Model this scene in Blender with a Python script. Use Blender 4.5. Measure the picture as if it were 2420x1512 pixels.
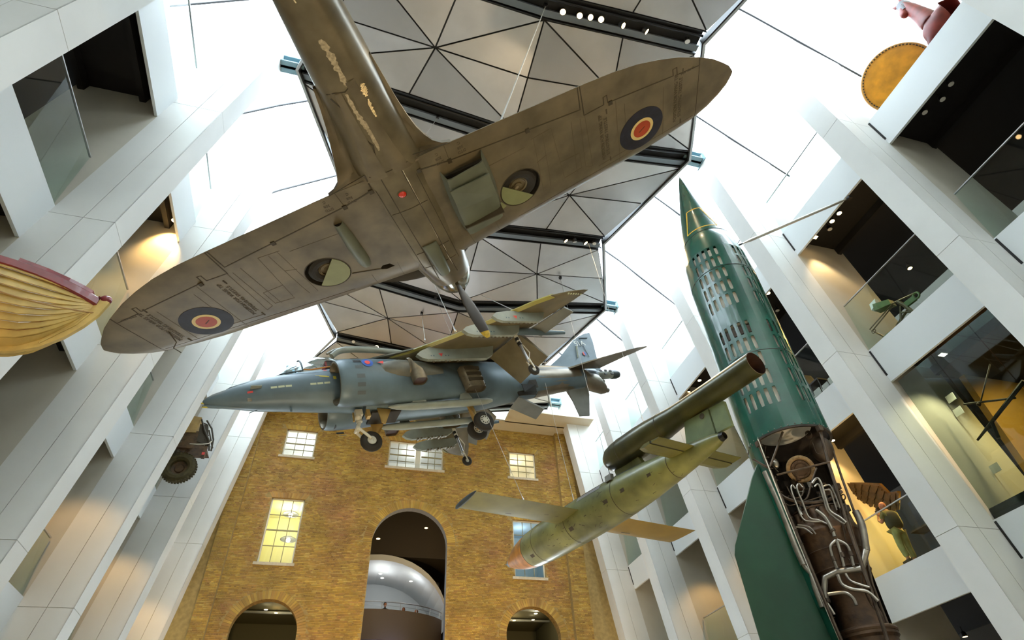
import bpy, bmesh, math, random
from mathutils import Vector, Matrix, geometry
from math import sin, cos, pi, radians, sqrt, atan2
random.seed(7)
S = bpy.context.scene
COL = S.collection
for o in list(bpy.data.objects):
    bpy.data.objects.remove(o)

# ------------------------------------------------------------------ camera
RC = ((0.96313, -0.26512, -0.04558), (0.14582, 0.65696, -0.73957), (0.22602, 0.70579, 0.67143))
FPX = 1390.976
cd = bpy.data.cameras.new('camera')
cd.sensor_width = 36.0
cd.lens = FPX / 2420 * 36
cd.clip_start = 0.05
cd.clip_end = 500
cam = bpy.data.objects.new('camera', cd)
COL.objects.link(cam)
_R = Matrix(RC)
_cx, _cy, _cz = _R[0], _R[1], _R[2]
cam.matrix_world = Matrix(((_cx[0], -_cy[0], -_cz[0], 0), (_cx[1], -_cy[1], -_cz[1], 0), (_cx[2], -_cy[2], -_cz[2], 0), (0, 0, 0, 1)))
S.camera = cam

# ------------------------------------------------------------------ sky, lights, exposure
W = bpy.data.worlds.new('overcast_sky')
S.world = W
W.use_nodes = True
_n = W.node_tree.nodes
_bg = _n['Background']
_bg.inputs[0].default_value = (0.80, 0.92, 1.0, 1)
_bg.inputs[1].default_value = 5.5
S.view_settings.view_transform = 'Standard'
S.view_settings.look = 'None'
S.view_settings.gamma = 1
S.view_settings.use_curve_mapping = False
S.view_settings.exposure = 1.2
S.cycles.max_bounces = 7
S.cycles.diffuse_bounces = 4
S.cycles.glossy_bounces = 3
S.cycles.transmission_bounces = 6
S.cycles.transparent_max_bounces = 12
S.cycles.sample_clamp_indirect = 6
S.cycles.caustics_reflective = False
S.cycles.caustics_refractive = False
S.cycles.use_denoising = True

def spot(name, loc, target, power, col, size=50, blend=.6, rad=.12):
    d = bpy.data.lights.new(name, 'SPOT')
    d.energy = power; d.color = col; d.spot_size = radians(size); d.spot_blend = blend; d.shadow_soft_size = rad
    o = bpy.data.objects.new(name, d); COL.objects.link(o)
    v = Vector(target) - Vector(loc)
    o.location = loc; o.rotation_euler = v.to_track_quat('-Z', 'Y').to_euler()
    return o
def bulb(name, loc, power, col, rad=.08):
    d = bpy.data.lights.new(name, 'POINT'); d.energy = power; d.color = col; d.shadow_soft_size = rad
    o = bpy.data.objects.new(name, d); COL.objects.link(o); o.location = loc
    return o
WARM = (1.0, .62, .22); WARMW = (1.0, .80, .52); NEUT = (1.0, .93, .82)
LIGHTS = [
    # added unseen uplights, no fixtures, warming the brick front
    ('added_uplight', (-3.5, 24.5, 2.0), (-3, 32, 13), 500, WARM, 80),
    ('added_uplight', (4.0, 24.0, 2.0), (4.2, 32, 14), 470, WARM, 80),
    ('added_uplight', (11.0, 24.5, 2.0), (10.5, 32, 13), 500, WARM, 80),
    ('added_uplight', (4.0, 26.0, 2.0), (4.0, 32, 19), 380, WARM, 90),
    # more added uplights out of view, warm fill under the aircraft
    ('added_uplight', (-4.5, 3.0, -1.4), (0.3, 6.0, 7.4), 110, (1, .66, .30), 75),
    ('added_uplight', (6.0, 0.5, -1.4), (2.8, 5.0, 8.5), 430, (1, .66, .28), 70),
    ('added_uplight', (2.0, 12.0, -1.4), (1.5, 14, 9), 520, WARMW, 75),
    ('added_uplight', (3.5, 7.0, -1.4), (4.8, 11.0, 5.0), 260, (1, .66, .22), 70),
    ('added_uplight', (8.0, 5.0, -1.4), (8.6, 8.7, 6.0), 260, WARMW, 60),
]
for _l in LIGHTS:
    spot(*_l[:1], *_l[1:5], _l[5])

# ------------------------------------------------------------------ materials
MATS = {}
def mat(name, col, rough=.5, metal=0, noise=0, nscale=6, bump=0, bscale=30, spec=.5, coat=0, emit=None, estr=0, alpha=None, col2=None, detail=4):
    if name in MATS: return MATS[name]
    m = bpy.data.materials.new(name); m.use_nodes = True
    nt = m.node_tree; N = nt.nodes; L = nt.links
    b = N['Principled BSDF']
    b.inputs['Base Color'].default_value = (*col, 1)
    b.inputs['Roughness'].default_value = rough
    b.inputs['Metallic'].default_value = metal
    b.inputs['Specular IOR Level'].default_value = spec
    b.inputs['Coat Weight'].default_value = coat
    tc = N.new('ShaderNodeTexCoord')
    if noise or col2:
        t = N.new('ShaderNodeTexNoise'); t.inputs['Scale'].default_value = nscale; t.inputs['Detail'].default_value = detail
        L.new(tc.outputs['Object'], t.inputs['Vector'])
        r = N.new('ShaderNodeValToRGB')
        c2 = col2 if col2 else tuple(c * (1 - noise) for c in col)
        c1 = col if col2 else tuple(min(1, c * (1 + noise * .5)) for c in col)
        r.color_ramp.elements[0].position = .35 if not col2 else .45; r.color_ramp.elements[1].position = .65 if not col2 else .55
        r.color_ramp.elements[0].color = (*c2, 1); r.color_ramp.elements[1].color = (*c1, 1)
        L.new(t.outputs['Fac'], r.inputs['Fac']); L.new(r.outputs['Color'], b.inputs['Base Color'])
    if bump:
        t2 = N.new('ShaderNodeTexNoise'); t2.inputs['Scale'].default_value = bscale; t2.inputs['Detail'].default_value = 3
        L.new(tc.outputs['Object'], t2.inputs['Vector'])
        bp = N.new('ShaderNodeBump'); bp.inputs['Strength'].default_value = bump; bp.inputs['Distance'].default_value = .05
        L.new(t2.outputs['Fac'], bp.inputs['Height']); L.new(bp.outputs['Normal'], b.inputs['Normal'])
    if emit:
        b.inputs['Emission Color'].default_value = (*emit, 1); b.inputs['Emission Strength'].default_value = estr
    m.diffuse_color = (*col, 1)
    MATS[name] = m
    return m

def glass_mat(name, tint, rough=0.02, refl=.9, refl_min=.05):
    if name in MATS: return MATS[name]
    m = bpy.data.materials.new(name); m.use_nodes = True
    nt = m.node_tree; N = nt.nodes; L = nt.links
    N.remove(N['Principled BSDF'])
    out = N['Material Output']
    tr = N.new('ShaderNodeBsdfTransparent'); tr.inputs[0].default_value = (*tint, 1)
    gl = N.new('ShaderNodeBsdfGlossy'); gl.inputs[0].default_value = (refl, refl, refl, 1); gl.inputs['Roughness'].default_value = rough
    lw = N.new('ShaderNodeLayerWeight'); lw.inputs[0].default_value = .5
    pw = N.new('ShaderNodeMath'); pw.operation = 'POWER'; pw.inputs[1].default_value = 5
    fr = N.new('ShaderNodeMapRange'); fr.inputs[3].default_value = refl_min; fr.inputs[4].default_value = .9
    L.new(lw.outputs['Facing'], pw.inputs[0]); L.new(pw.outputs[0], fr.inputs[0])
    mx = N.new('ShaderNodeMixShader')
    L.new(fr.outputs[0], mx.inputs[0]); L.new(tr.outputs[0], mx.inputs[1]); L.new(gl.outputs[0], mx.inputs[2]); L.new(mx.outputs[0], out.inputs[0])
    MATS[name] = m
    return m

def roof_glass():
    m = bpy.data.materials.new('frosted_roof_glass'); m.use_nodes = True
    nt = m.node_tree; N = nt.nodes; L = nt.links
    N.remove(N['Principled BSDF']); out = N['Material Output']
    tr = N.new('ShaderNodeBsdfTransparent'); tr.inputs[0].default_value = (.95, .98, 1, 1)
    tl = N.new('ShaderNodeBsdfTranslucent'); tl.inputs[0].default_value = (.9, .95, 1, 1)
    mx = N.new('ShaderNodeMixShader'); mx.inputs[0].default_value = .35
    L.new(tr.outputs[0], mx.inputs[1]); L.new(tl.outputs[0], mx.inputs[2]); L.new(mx.outputs[0], out.inputs[0])
    MATS['roof_glass'] = m
    return m

def attr_mat(name, rough=.85, bump=.3):
    m = bpy.data.materials.new(name); m.use_nodes = True
    nt = m.node_tree; N = nt.nodes; L = nt.links; b = N['Principled BSDF']
    a = N.new('ShaderNodeAttribute'); a.attribute_name = 'bcol'
    tc = N.new('ShaderNodeTexCoord')
    t = N.new('ShaderNodeTexNoise'); t.inputs['Scale'].default_value = 1.1; t.inputs['Detail'].default_value = 6
    L.new(tc.outputs['Object'], t.inputs['Vector'])
    mp = N.new('ShaderNodeMapRange'); mp.inputs[1].default_value = .3; mp.inputs[2].default_value = .7; mp.inputs[3].default_value = .72; mp.inputs[4].default_value = 1.18
    L.new(t.outputs['Fac'], mp.inputs[0])
    mx = N.new('ShaderNodeVectorMath'); mx.operation = 'SCALE'
    t3 = N.new('ShaderNodeTexNoise'); t3.inputs['Scale'].default_value = .45; t3.inputs['Detail'].default_value = 3
    L.new(tc.outputs['Object'], t3.inputs['Vector'])
    m3 = N.new('ShaderNodeMapRange'); m3.inputs[1].default_value = .52; m3.inputs[2].default_value = .72; m3.inputs[3].default_value = 0; m3.inputs[4].default_value = .75
    L.new(t3.outputs['Fac'], m3.inputs[0])
    mc = N.new('ShaderNodeMixRGB'); mc.blend_type = 'MULTIPLY'; mc.inputs[2].default_value = (.88, .68, 1.25, 1)
    L.new(m3.outputs[0], mc.inputs[0]); L.new(a.outputs['Color'], mc.inputs[1])
    L.new(mc.outputs[0], mx.inputs[0]); L.new(mp.outputs[0], mx.inputs['Scale'])
    L.new(mx.outputs[0], b.inputs['Base Color'])
    b.inputs['Roughness'].default_value = rough
    MATS[name] = m
    return m

def MT(k): return MATS[k]

# ------------------------------------------------------------------ mesh helpers
class MB:
    def __init__(s): s.v = []; s.f = []; s.m = []
    def add(s, vs, fs, mi=0):
        k = len(s.v); s.v += [tuple(v) for v in vs]; s.f += [tuple(i + k for i in f) for f in fs]; s.m += [mi] * len(fs)
    def box(s, a, b, mi=0, M=None):
        x0, y0, z0 = a; x1, y1, z1 = b
        vs = [(x0, y0, z0), (x1, y0, z0), (x1, y1, z0), (x0, y1, z0), (x0, y0, z1), (x1, y0, z1), (x1, y1, z1), (x0, y1, z1)]
        if M is not None: vs = [M @ Vector(v) for v in vs]
        s.add(vs, [(0, 3, 2, 1), (4, 5, 6, 7), (0, 1, 5, 4), (1, 2, 6, 5), (2, 3, 7, 6), (3, 0, 4, 7)], mi)
    def hexa(s, vs, mi=0):   # 8 corners ordered like box
        s.add(vs, [(0, 3, 2, 1), (4, 5, 6, 7), (0, 1, 5, 4), (1, 2, 6, 5), (2, 3, 7, 6), (3, 0, 4, 7)], mi)
    def tube(s, pts, r, n=8, cap=True, mi=0):
        pts = [Vector(p) for p in pts]; rr = r if isinstance(r, (list, tuple)) else [r] * len(pts)
        base = len(s.v); ref = None; m = len(pts)
        for i, p in enumerate(pts):
            d = (pts[min(i + 1, m - 1)] - pts[max(i - 1, 0)])
            if d.length < 1e-9: d = Vector((0, 0, 1))
            d.normalize()
            if ref is None:
                ref = d.orthogonal().normalized()
            else:
                ref = (ref - d * ref.dot(d))
                ref = ref.normalized() if ref.length > 1e-6 else d.orthogonal().normalized()
            q = d.cross(ref)
            for k in range(n):
                a = 2 * pi * k / n
                s.v.append(tuple(p + (ref * cos(a) + q * sin(a)) * rr[i]))
        for i in range(m - 1):
            for k in range(n):
                a = base + i * n + k; b = base + i * n + (k + 1) % n
                s.f.append((a, b, b + n, a + n)); s.m.append(mi)
        if cap:
            s.f.append(tuple(base + k for k in range(n))[::-1]); s.m.append(mi)
            s.f.append(tuple(base + (m - 1) * n + k for k in range(n))); s.m.append(mi)
    def lathe(s, prof, n=24, axis='z', org=(0, 0, 0), cap=True, mi=0, a0=0, a1=2 * pi):
        # prof: list of (r, t)
        full = abs(a1 - a0 - 2 * pi) < 1e-6
        nn = n if full else n + 1
        base = len(s.v)
        for r, t in prof:
            for k in range(nn):
                a = a0 + (a1 - a0) * k / n
                c, q = r * cos(a), r * sin(a)
                p = {'z': (c, q, t), 'y': (c, t, q), 'x': (t, c, q)}[axis]
                s.v.append((p[0] + org[0], p[1] + org[1], p[2] + org[2]))
        for i in range(len(prof) - 1):
            for k in range(n if full else n):
                a = base + i * nn + k; b = base + i * nn + (k + 1) % nn
                s.f.append((a, b, b + nn, a + nn)); s.m.append(mi)
        if cap and full:
            if prof[0][0] > 1e-6: s.f.append(tuple(base + k for k in range(nn))[::-1]); s.m.append(mi)
            if prof[-1][0] > 1e-6: s.f.append(tuple(base + (len(prof) - 1) * nn + k for k in range(nn))); s.m.append(mi)
    def rings(s, rings, cap=True, closed=True, mi=0):
        n = len(rings[0]); base = len(s.v)
        for r in rings: s.v += [tuple(p) for p in r]
        for i in range(len(rings) - 1):
            for k in range(n if closed else n - 1):
                a = base + i * n + k; b = base + i * n + (k + 1) % n
                s.f.append((a, b, b + n, a + n)); s.m.append(mi)
        if cap:
            s.f.append(tuple(base + k for k in range(n))[::-1]); s.m.append(mi)
            s.f.append(tuple(base + (len(rings) - 1) * n + k for k in range(n))); s.m.append(mi)
    def torus(s, c, R, r, axis='z', n=24, k=8, mi=0):
        rs = []
        base = len(s.v)
        for i in range(n):
            a = 2 * pi * i / n
            for j in range(k):
                b = 2 * pi * j / k
                rad = R + r * cos(b); t = r * sin(b)
                x, y = rad * cos(a), rad * sin(a)
                p = {'z': (x, y, t), 'y': (x, t, y), 'x': (t, x, y)}[axis]
                s.v.append((c[0] + p[0], c[1] + p[1], c[2] + p[2]))
        for i in range(n):
            for j in range(k):
                a = base + i * k + j; b = base + i * k + (j + 1) % k
                c2 = base + ((i + 1) % n) * k + (j + 1) % k; d = base + ((i + 1) % n) * k + j
                s.f.append((a, b, c2, d)); s.m.append(mi)
    def prism(s, poly, vec, mi=0):
        n = len(poly); k = len(s.v); vec = Vector(vec)
        s.v += [tuple(p) for p in poly] + [tuple(Vector(p) + vec) for p in poly]
        s.f.append(tuple(k + i for i in range(n))[::-1]); s.m.append(mi)
        s.f.append(tuple(k + n + i for i in range(n))); s.m.append(mi)
        for i in range(n):
            j = (i + 1) % n
            s.f.append((k + i, k + j, k + n + j, k + n + i)); s.m.append(mi)
    def sphere(s, c, r, n=16, m=10, sc=(1, 1, 1), mi=0):
        prof = [(max(1e-4, sin(pi * i / m)) * 1.0, -cos(pi * i / m)) for i in range(m + 1)]
        base = len(s.v)
        for rr, t in prof:
            for k in range(n):
                a = 2 * pi * k / n
                s.v.append((c[0] + r * sc[0] * rr * cos(a), c[1] + r * sc[1] * rr * sin(a), c[2] + r * sc[2] * t))
        for i in range(m):
            for k in range(n):
                a = base + i * n + k; b = base + i * n + (k + 1) % n
                s.f.append((a, b, b + n, a + n)); s.m.append(mi)
    def build(s, name, mats, parent=None, smooth=False, fixn=True, ang=35):
        me = bpy.data.meshes.new(name)
        me.from_pydata(s.v, [], s.f)
        if not isinstance(mats, (list, tuple)): mats = [mats]
        for m in mats: me.materials.append(MT(m) if isinstance(m, str) else m)
        if len(mats) > 1: me.polygons.foreach_set('material_index', s.m)
        if fixn:
            bm = bmesh.new(); bm.from_mesh(me); bmesh.ops.recalc_face_normals(bm, faces=bm.faces); bm.to_mesh(me); bm.free()
        if smooth:
            me.polygons.foreach_set('use_smooth', [True] * len(me.polygons))
            me.set_sharp_from_angle(angle=radians(ang))
        me.update()
        o = bpy.data.objects.new(name, me); COL.objects.link(o)
        if parent is not None: o.parent = parent
        return o

def thing(name, label, cat, loc=(0, 0, 0), rot=None, group=None, kind=None, M=None):
    o = bpy.data.objects.new(name, None); COL.objects.link(o)
    o.empty_display_size = .3
    if M is not None: o.matrix_world = M
    else:
        o.location = loc
        if rot: o.rotation_euler = rot
    if label: o['label'] = label
    if cat: o['category'] = cat
    if group: o['group'] = group
    if kind: o['kind'] = kind
    return o
def tag(o, label=None, cat=None, group=None, kind=None):
    if label: o['label'] = label
    if cat: o['category'] = cat
    if group: o['group'] = group
    if kind: o['kind'] = kind
    return o
def copy_tree(o, parent=None):
    c = o.copy(); COL.objects.link(c); c.parent = parent
    for ch in [x for x in o.children]: copy_tree(ch, c)
    return c
def interp(tab, x):
    if x <= tab[0][0]: return tab[0][1]
    for (a, b), (c, d) in zip(tab, tab[1:]):
        if x <= c: return b + (d - b) * (x - a) / (c - a)
    return tab[-1][1]
def smoothpoly(pts, k=4):
    P = [Vector(p) for p in pts]; out = []
    for i in range(len(P) - 1):
        p0 = P[max(i - 1, 0)]; p1 = P[i]; p2 = P[i + 1]; p3 = P[min(i + 2, len(P) - 1)]
        for j in range(k):
            t = j / k
            out.append(.5 * ((2 * p1) + (-p0 + p2) * t + (2 * p0 - 5 * p1 + 4 * p2 - p3) * t * t + (-p0 + 3 * p1 - 3 * p2 + p3) * t ** 3))
    out.append(P[-1]); return out
def text_obj(name, body, M, size, material, parent=None, thick=.002, spacing=1.0):
    c = bpy.data.curves.new(name, 'FONT'); c.body = body; c.size = size; c.extrude = thick; c.align_x = 'CENTER'; c.align_y = 'CENTER'; c.space_character = spacing
    t = bpy.data.objects.new(name, c); COL.objects.link(t)
    dg = bpy.context.evaluated_depsgraph_get()
    me = bpy.data.meshes.new_from_object(t.evaluated_get(dg))
    bpy.data.objects.remove(t)
    me.materials.clear(); me.materials.append(MT(material))
    me.transform(M)
    o = bpy.data.objects.new(name, me); COL.objects.link(o)
    if parent is not None: o.parent = parent
    return o
def basis(a, up, loc):
    a = Vector(a).normalized(); up = Vector(up); up = (up - a * up.dot(a)).normalized(); n = a.cross(up)
    return Matrix(((a[0], up[0], n[0], loc[0]), (a[1], up[1], n[1], loc[1]), (a[2], up[2], n[2], loc[2]), (0, 0, 0, 1)))

# palette
mat('fin_white', (.79, .79, .775), .55, noise=.05, nscale=.6)
mat('fin_core', (.50, .45, .34), .8)
mat('slab_white', (.77, .80, .82), .45)
mat('gallery_wall', (.62, .58, .50), .7, noise=.06, nscale=.8)
mat('dark_ceiling', (.012, .011, .011), .6)
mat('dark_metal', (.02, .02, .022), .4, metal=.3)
mat('blue_steel', (.22, .36, .42), .5)
mat('black', (.008, .008, .008), .5)
mat('steel', (.55, .55, .56), .3, metal=.9)
mat('frame_grey', (.45, .47, .48), .4, metal=.6)
mat('floor_stone', (.50, .42, .30), .5, noise=.15, nscale=2)
mat('plaster', (.60, .56, .48), .8, noise=.05)
mat('cable', (.62, .60, .54), .35, metal=.6); mat('wire', (.36, .35, .32), .6)
mat('lamp_glow', (1, .8, .5), .5, emit=(1, .66, .28), estr=9)
mat('lamp_glow_white', (1, .95, .85), .5, emit=(1, .93, .78), estr=6)
mat('lamp_off', (.75, .73, .68), .3)
mat('bar_backlit', (.34, .32, .20), .6)  # cream bars, backlit shade put into a darker colour
mat('cream_paint', (.80, .77, .66), .5)
roof_glass()
glass_mat('glass_green', (.80, .93, .89))
glass_mat('glass_clear', (.97, .98, .98))
glass_mat('glass_dark', (.60, .68, .64))
attr_mat('brick')
# ================================================================== the setting
CR, AR, YR, BR = 15.61, -.126, 5.944, .024
CL, AL, YL, BL = -7.56, .129, 10.156, .039
SP = 4.8
ROOF_TOP = 26.4
def edge(side, i, Z, out=0.0, back=0.0):
    """Point on fin i: out = away from the atrium, back = away from the camera side."""
    if side > 0: return (CR + AR * Z + out, YR + SP * i + BR * Z + back, Z)
    return (CL + AL * Z - out, YL + SP * i + BL * Z + back, Z)
FLOORS = (5.85, 11.5, 17.35)
LEV = (-1.6, 5.6, 11.26, 17.08, 22.3)
THK = .74
def roofz(out_x):  # height of the sloping roof above x, measured symmetrically
    return max(22.0, 26.1 - 1.03 * (out_x - 13.7))

# ---- floor, ends
b = MB(); b.box((-16, -12, -1.8), (26, 34, -1.6)); tag(b.build('floor', 'floor_stone'), kind='structure')
b = MB(); b.box((-16, -12.4, -1.6), (26, -12, 30)); tag(b.build('wall_front', 'plaster'), kind='structure')

# ---- fin walls with cladding panels
def quad_box(P, name, m, parent, mb=None):
    mb_ = MB(); mb_.hexa(P); return mb_.build(name, m, parent)
def fin(side, i, last=False):
    nm = 'wall_right' if side > 0 else 'wall_left'
    root = thing(nm, None, None, kind='structure')
    zs = (-1.6, 22.3, ROOF_TOP)
    core = MB()
    def toplim(o):
        z = 25.0
        for _ in range(6):
            x = edge(side, i, z, o)[0]; x = x if side > 0 else 2 * 4.03 - x; z = roofz(x)
        return z - .06
    for z0, z1 in ((-1.6, 17.0), (17.0, 22.0)):
        P = [edge(side, i, z, o, bk) for z in (z0, z1) for (o, bk) in ((.03, .03), (3.85, .03), (3.85, THK), (.03, THK))]
        core.hexa(P)
    for o0, o1 in ((.03, .7), (.7, 1.5), (1.5, 2.6), (2.6, 3.85)):
        P = [edge(side, i, 22.0, o, bk) for (o, bk) in ((o0, .03), (o1, .03), (o1, THK), (o0, THK))] + [edge(side, i, toplim(o), o, bk) for (o, bk) in ((o0, .03), (o1, .03), (o1, THK), (o0, THK))]
        core.hexa(P)
    core.build('wall_core', 'fin_core', root)
    g = .008
    levs = list(LEV) + [ROOF_TOP - .2]
    for k in range(len(levs) - 1):
        z0, z1 = levs[k] + g, levs[k + 1] - g
        # end face
        last_ = k == len(levs) - 2
        zt = lambda o: toplim(o) if last_ else z1
        P = [edge(side, i, z if z == z0 else zt(o), o, bk) for z in (z0, z1) for (o, bk) in ((0, .0), (.03, .0), (.03, THK), (0, THK))]
        MBx = MB(); MBx.hexa(P); MBx.build('panel', 'fin_white', root)
        # near and far columns of the broad face, then the gallery wall behind the parapet line
        top = k == len(levs) - 2
        for (o0, o1) in ((g, .66 - g), (.66 + g, 1.36)):
            oo1 = o1
            P = [edge(side, i, z if z == z0 else zt(o), o, bk) for z in (z0, z1) for (o, bk) in ((o0, 0), (oo1, 0), (oo1, .03), (o0, .03))]
            MBx = MB(); MBx.hexa(P); MBx.build('panel', 'fin_white', root)
        P = []
        for z in (z0, z1):
            d = 3.86
            for (o, bk) in ((1.362, 0.004), (d, 0.004), (d, .03), (1.362, .03)): P.append(edge(side, i, z if z == z0 else zt(o), o, bk))
        MBx = MB(); MBx.hexa(P); MBx.build('panel', 'fin_white' if k >= 3 else 'gallery_wall', root)
    return root
NR = range(-3, 6); NL = range(-4, 5)
for i in NR: fin(1, i)
for i in NL: fin(-1, i)

# ---- galleries: slab edges, ceilings, back walls, glass
def gallery(side):
    rng = list(NR)[:-1] + [5] if side > 0 else list(NL)[:-1] + [4]
    for i in rng:
        for fi, zf in enumerate(FLOORS):
            # bay between fin i and i+1
            ya = THK + .0; yb = SP
            if i == rng[-1]: yb = 1.9 + THK if side > 0 else 2.6
            nm = 'slab_edge'
            P = [edge(side, i, z, o, bk) for z in (zf - 1.22, zf) for (o, bk) in ((1.36, ya), (1.44, ya), (1.44, yb), (1.36, yb))]
            m = MB(); m.hexa(P); o_ = m.build('trim_%d' % (fi + 1), 'slab_white'); tag(o_, kind='structure')
            P = [edge(side, i, z, o, bk) for z in (zf - 1.0, zf - .05) for (o, bk) in ((1.345, yb - .06), (1.36, yb - .06), (1.36, yb), (1.345, yb))]
            m = MB(); m.hexa(P)
            if side > 0: tag(m.build('trim_4', 'black'), kind='structure')
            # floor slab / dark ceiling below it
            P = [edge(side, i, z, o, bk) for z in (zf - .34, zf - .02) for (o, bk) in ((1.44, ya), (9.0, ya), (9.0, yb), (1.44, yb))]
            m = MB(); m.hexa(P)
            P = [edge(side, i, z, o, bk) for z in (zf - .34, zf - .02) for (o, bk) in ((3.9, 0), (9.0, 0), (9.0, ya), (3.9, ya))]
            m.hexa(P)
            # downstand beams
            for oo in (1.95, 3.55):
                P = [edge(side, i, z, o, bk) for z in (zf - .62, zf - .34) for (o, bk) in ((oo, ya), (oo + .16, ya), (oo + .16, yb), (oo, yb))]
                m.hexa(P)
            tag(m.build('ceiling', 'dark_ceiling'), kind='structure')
            # glass balustrade and its top rail
            if not (side > 0 and i > 3 and fi == 0) and not (side > 0 and i == -1 and fi == 2) and not (side < 0 and i == -1 and fi == 0) and not (side > 0 and i == 0 and fi == 0):
                hgt = 1.95 if fi > 0 else 1.62
                gx = edge(side, i, zf, 1.40)[0]
                y0 = edge(side, i, zf)[1] + ya + .01; y1 = edge(side, i, zf)[1] + yb - .02
                bayn = ('bay nearest the camera', 'second bay', 'third bay', 'fourth bay', 'fifth bay', 'sixth bay', 'seventh bay', 'eighth bay', 'ninth bay')[i - rng[0]]
                lev = ('lowest', 'middle', 'top')[fi]
                t = thing('glass_balustrade', 'glass balustrade with steel rail, %s gallery, %s side, %s' % (lev, 'right' if side > 0 else 'left', bayn), 'balustrade', (gx, y0, zf), group='glass balustrades along the galleries')
                m = MB(); m.add([(0, 0, -.02), (0, y1 - y0, -.02), (0, y1 - y0, hgt), (0, 0, hgt)], [(0, 1, 2, 3)]); m.build('pane', 'glass_green', t, fixn=False)
                m = MB(); m.box((-.025, 0, hgt), (.025, y1 - y0, hgt + .035)); m.build('rail', 'steel', t)
        # deep back wall
    # back wall of the galleries
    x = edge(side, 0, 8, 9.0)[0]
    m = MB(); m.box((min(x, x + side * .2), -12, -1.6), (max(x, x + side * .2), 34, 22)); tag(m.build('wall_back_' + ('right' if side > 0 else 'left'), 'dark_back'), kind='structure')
    # top gallery rear wall, white
    x = edge(side, 0, 18, 3.9)[0]
    m = MB(); m.box((min(x, x + side * .1), -12, 17.35), (max(x, x + side * .1), 31.6, 22.2)); tag(m.build('wall_top_' + ('right' if side > 0 else 'left'), 'fin_white'), kind='structure')
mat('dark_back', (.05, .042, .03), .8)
gallery(1); gallery(-1)

# ---- roof: frosted glass slopes with joint bars
def roof(side):
    xin = 8.6
    cx = 4.03
    def X(a): return a if side > 0 else 2 * cx - a
    prof = [(19.2, 21.9), (17.3, 22.4), (13.7, 26.1), (9.0, 30.2), (4.03, 31.2)]
    r = thing('ceiling', None, None, kind='structure')
    ys = [-12, -8.4]
    y = (YR if side > 0 else YL) + .55 - SP * 4
    ys = [-12] + [y + SP * k for k in range(0, 10) if -11 < y + SP * k < 31.5] + [32.0]
    for a, c in zip(ys, ys[1:]):
        for (x0, z0), (x1, z1) in zip(prof, prof[1:]):
            m = MB(); m.add([(X(x0), a + .03, z0), (X(x1), a + .03, z1), (X(x1), c - .03, z1), (X(x0), c - .03, z0)], [(0, 1, 2, 3)])
            m.build('pane', 'roof_glass', r, fixn=False)
    m = MB()
    for yy in ys[1:-1]:
        for (x0, z0), (x1, z1) in zip(prof, prof[1:]):
            m.hexa([(X(x0), yy - .035, z0 - .1), (X(x1), yy - .035, z1 - .1), (X(x1), yy + .035, z1 - .1), (X(x0), yy + .035, z0 - .1),
                    (X(x0), yy - .035, z0), (X(x1), yy - .035, z1), (X(x1), yy + .035, z1), (X(x0), yy + .035, z0)])
    m.build('joint_bar', 'dark_metal', r)
roof(1); roof(-1)
m = MB(); m.box((-12, 32.0, 20.5), (20, 32.2, 31.5)); tag(m.build('wall_gable', 'plaster'), kind='structure')
m = MB(); m.box((-12, -12.2, 24), (20, -12.0, 31.5)); tag(m.build('wall_gable', 'plaster'), kind='structure')

# ---- faceted metal canopy
mat('canopy_metal', (.50, .475, .455), .33, metal=.92, noise=.07, nscale=.5)
for k_, c_ in enumerate(((.47, .455, .45), (.53, .50, .475), (.50, .485, .48))):
    mat('canopy_metal_%d' % k_, tuple(q * 1.15 for q in c_), .34 + .05 * k_, metal=.8, noise=.10, nscale=.35 + .2 * k_, bump=.02, bscale=2)
canopy = thing('ceiling', None, None, kind='structure')
CXc = 4.03
def node(kind, sd, y):
    # kind: center / outer / inner
    if kind == 'co': return Vector((CXc, y, 20.35))
    if kind == 'ci': return Vector((CXc, y, 20.6))
    if kind == 'eo': return Vector((CXc + sd * 8.0, y, 21.85))
    if kind == 'ei': return Vector((CXc + sd * 5.85, y, 21.25))
def tri_panel(a, b_, c, k):
    cen = (a + b_ + c) / 3
    def inset(p):
        return p
    P = [a, b_, c]; Q = []
    n = (b_ - a).cross(c - a).normalized()
    if n.z > 0: n = -n
    g = .028
    # inset each edge by g
    for j in range(3):
        p0 = P[j - 1]; p1 = P[j]; p2 = P[(j + 1) % 3]
        e1 = (p1 - p0).normalized(); e2 = (p2 - p1).normalized()
        in1 = n.cross(e1); in2 = n.cross(e2)
        if in1.dot(cen - p1) < 0: in1 = -in1
        if in2.dot(cen - p1) < 0: in2 = -in2
        bis = (in1 + in2); d = g / max(.2, in1.dot(bis.normalized()))
        Q.append(p1 + bis.normalized() * d)
    m = MB(); m.prism([q - n * .05 for q in Q], n * .05)
    return m.build('panel', 'canopy_metal_%d' % (k % 3), canopy)
pk = 0
OUT_Y = [1.8, 11.4, 21.0, 30.6]; IN_Y = [-3.0, 6.6, 16.2, 25.75]
lines = sorted([(y, 'o') for y in OUT_Y] + [(y, 'i') for y in IN_Y])
back_m = MB()
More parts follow.
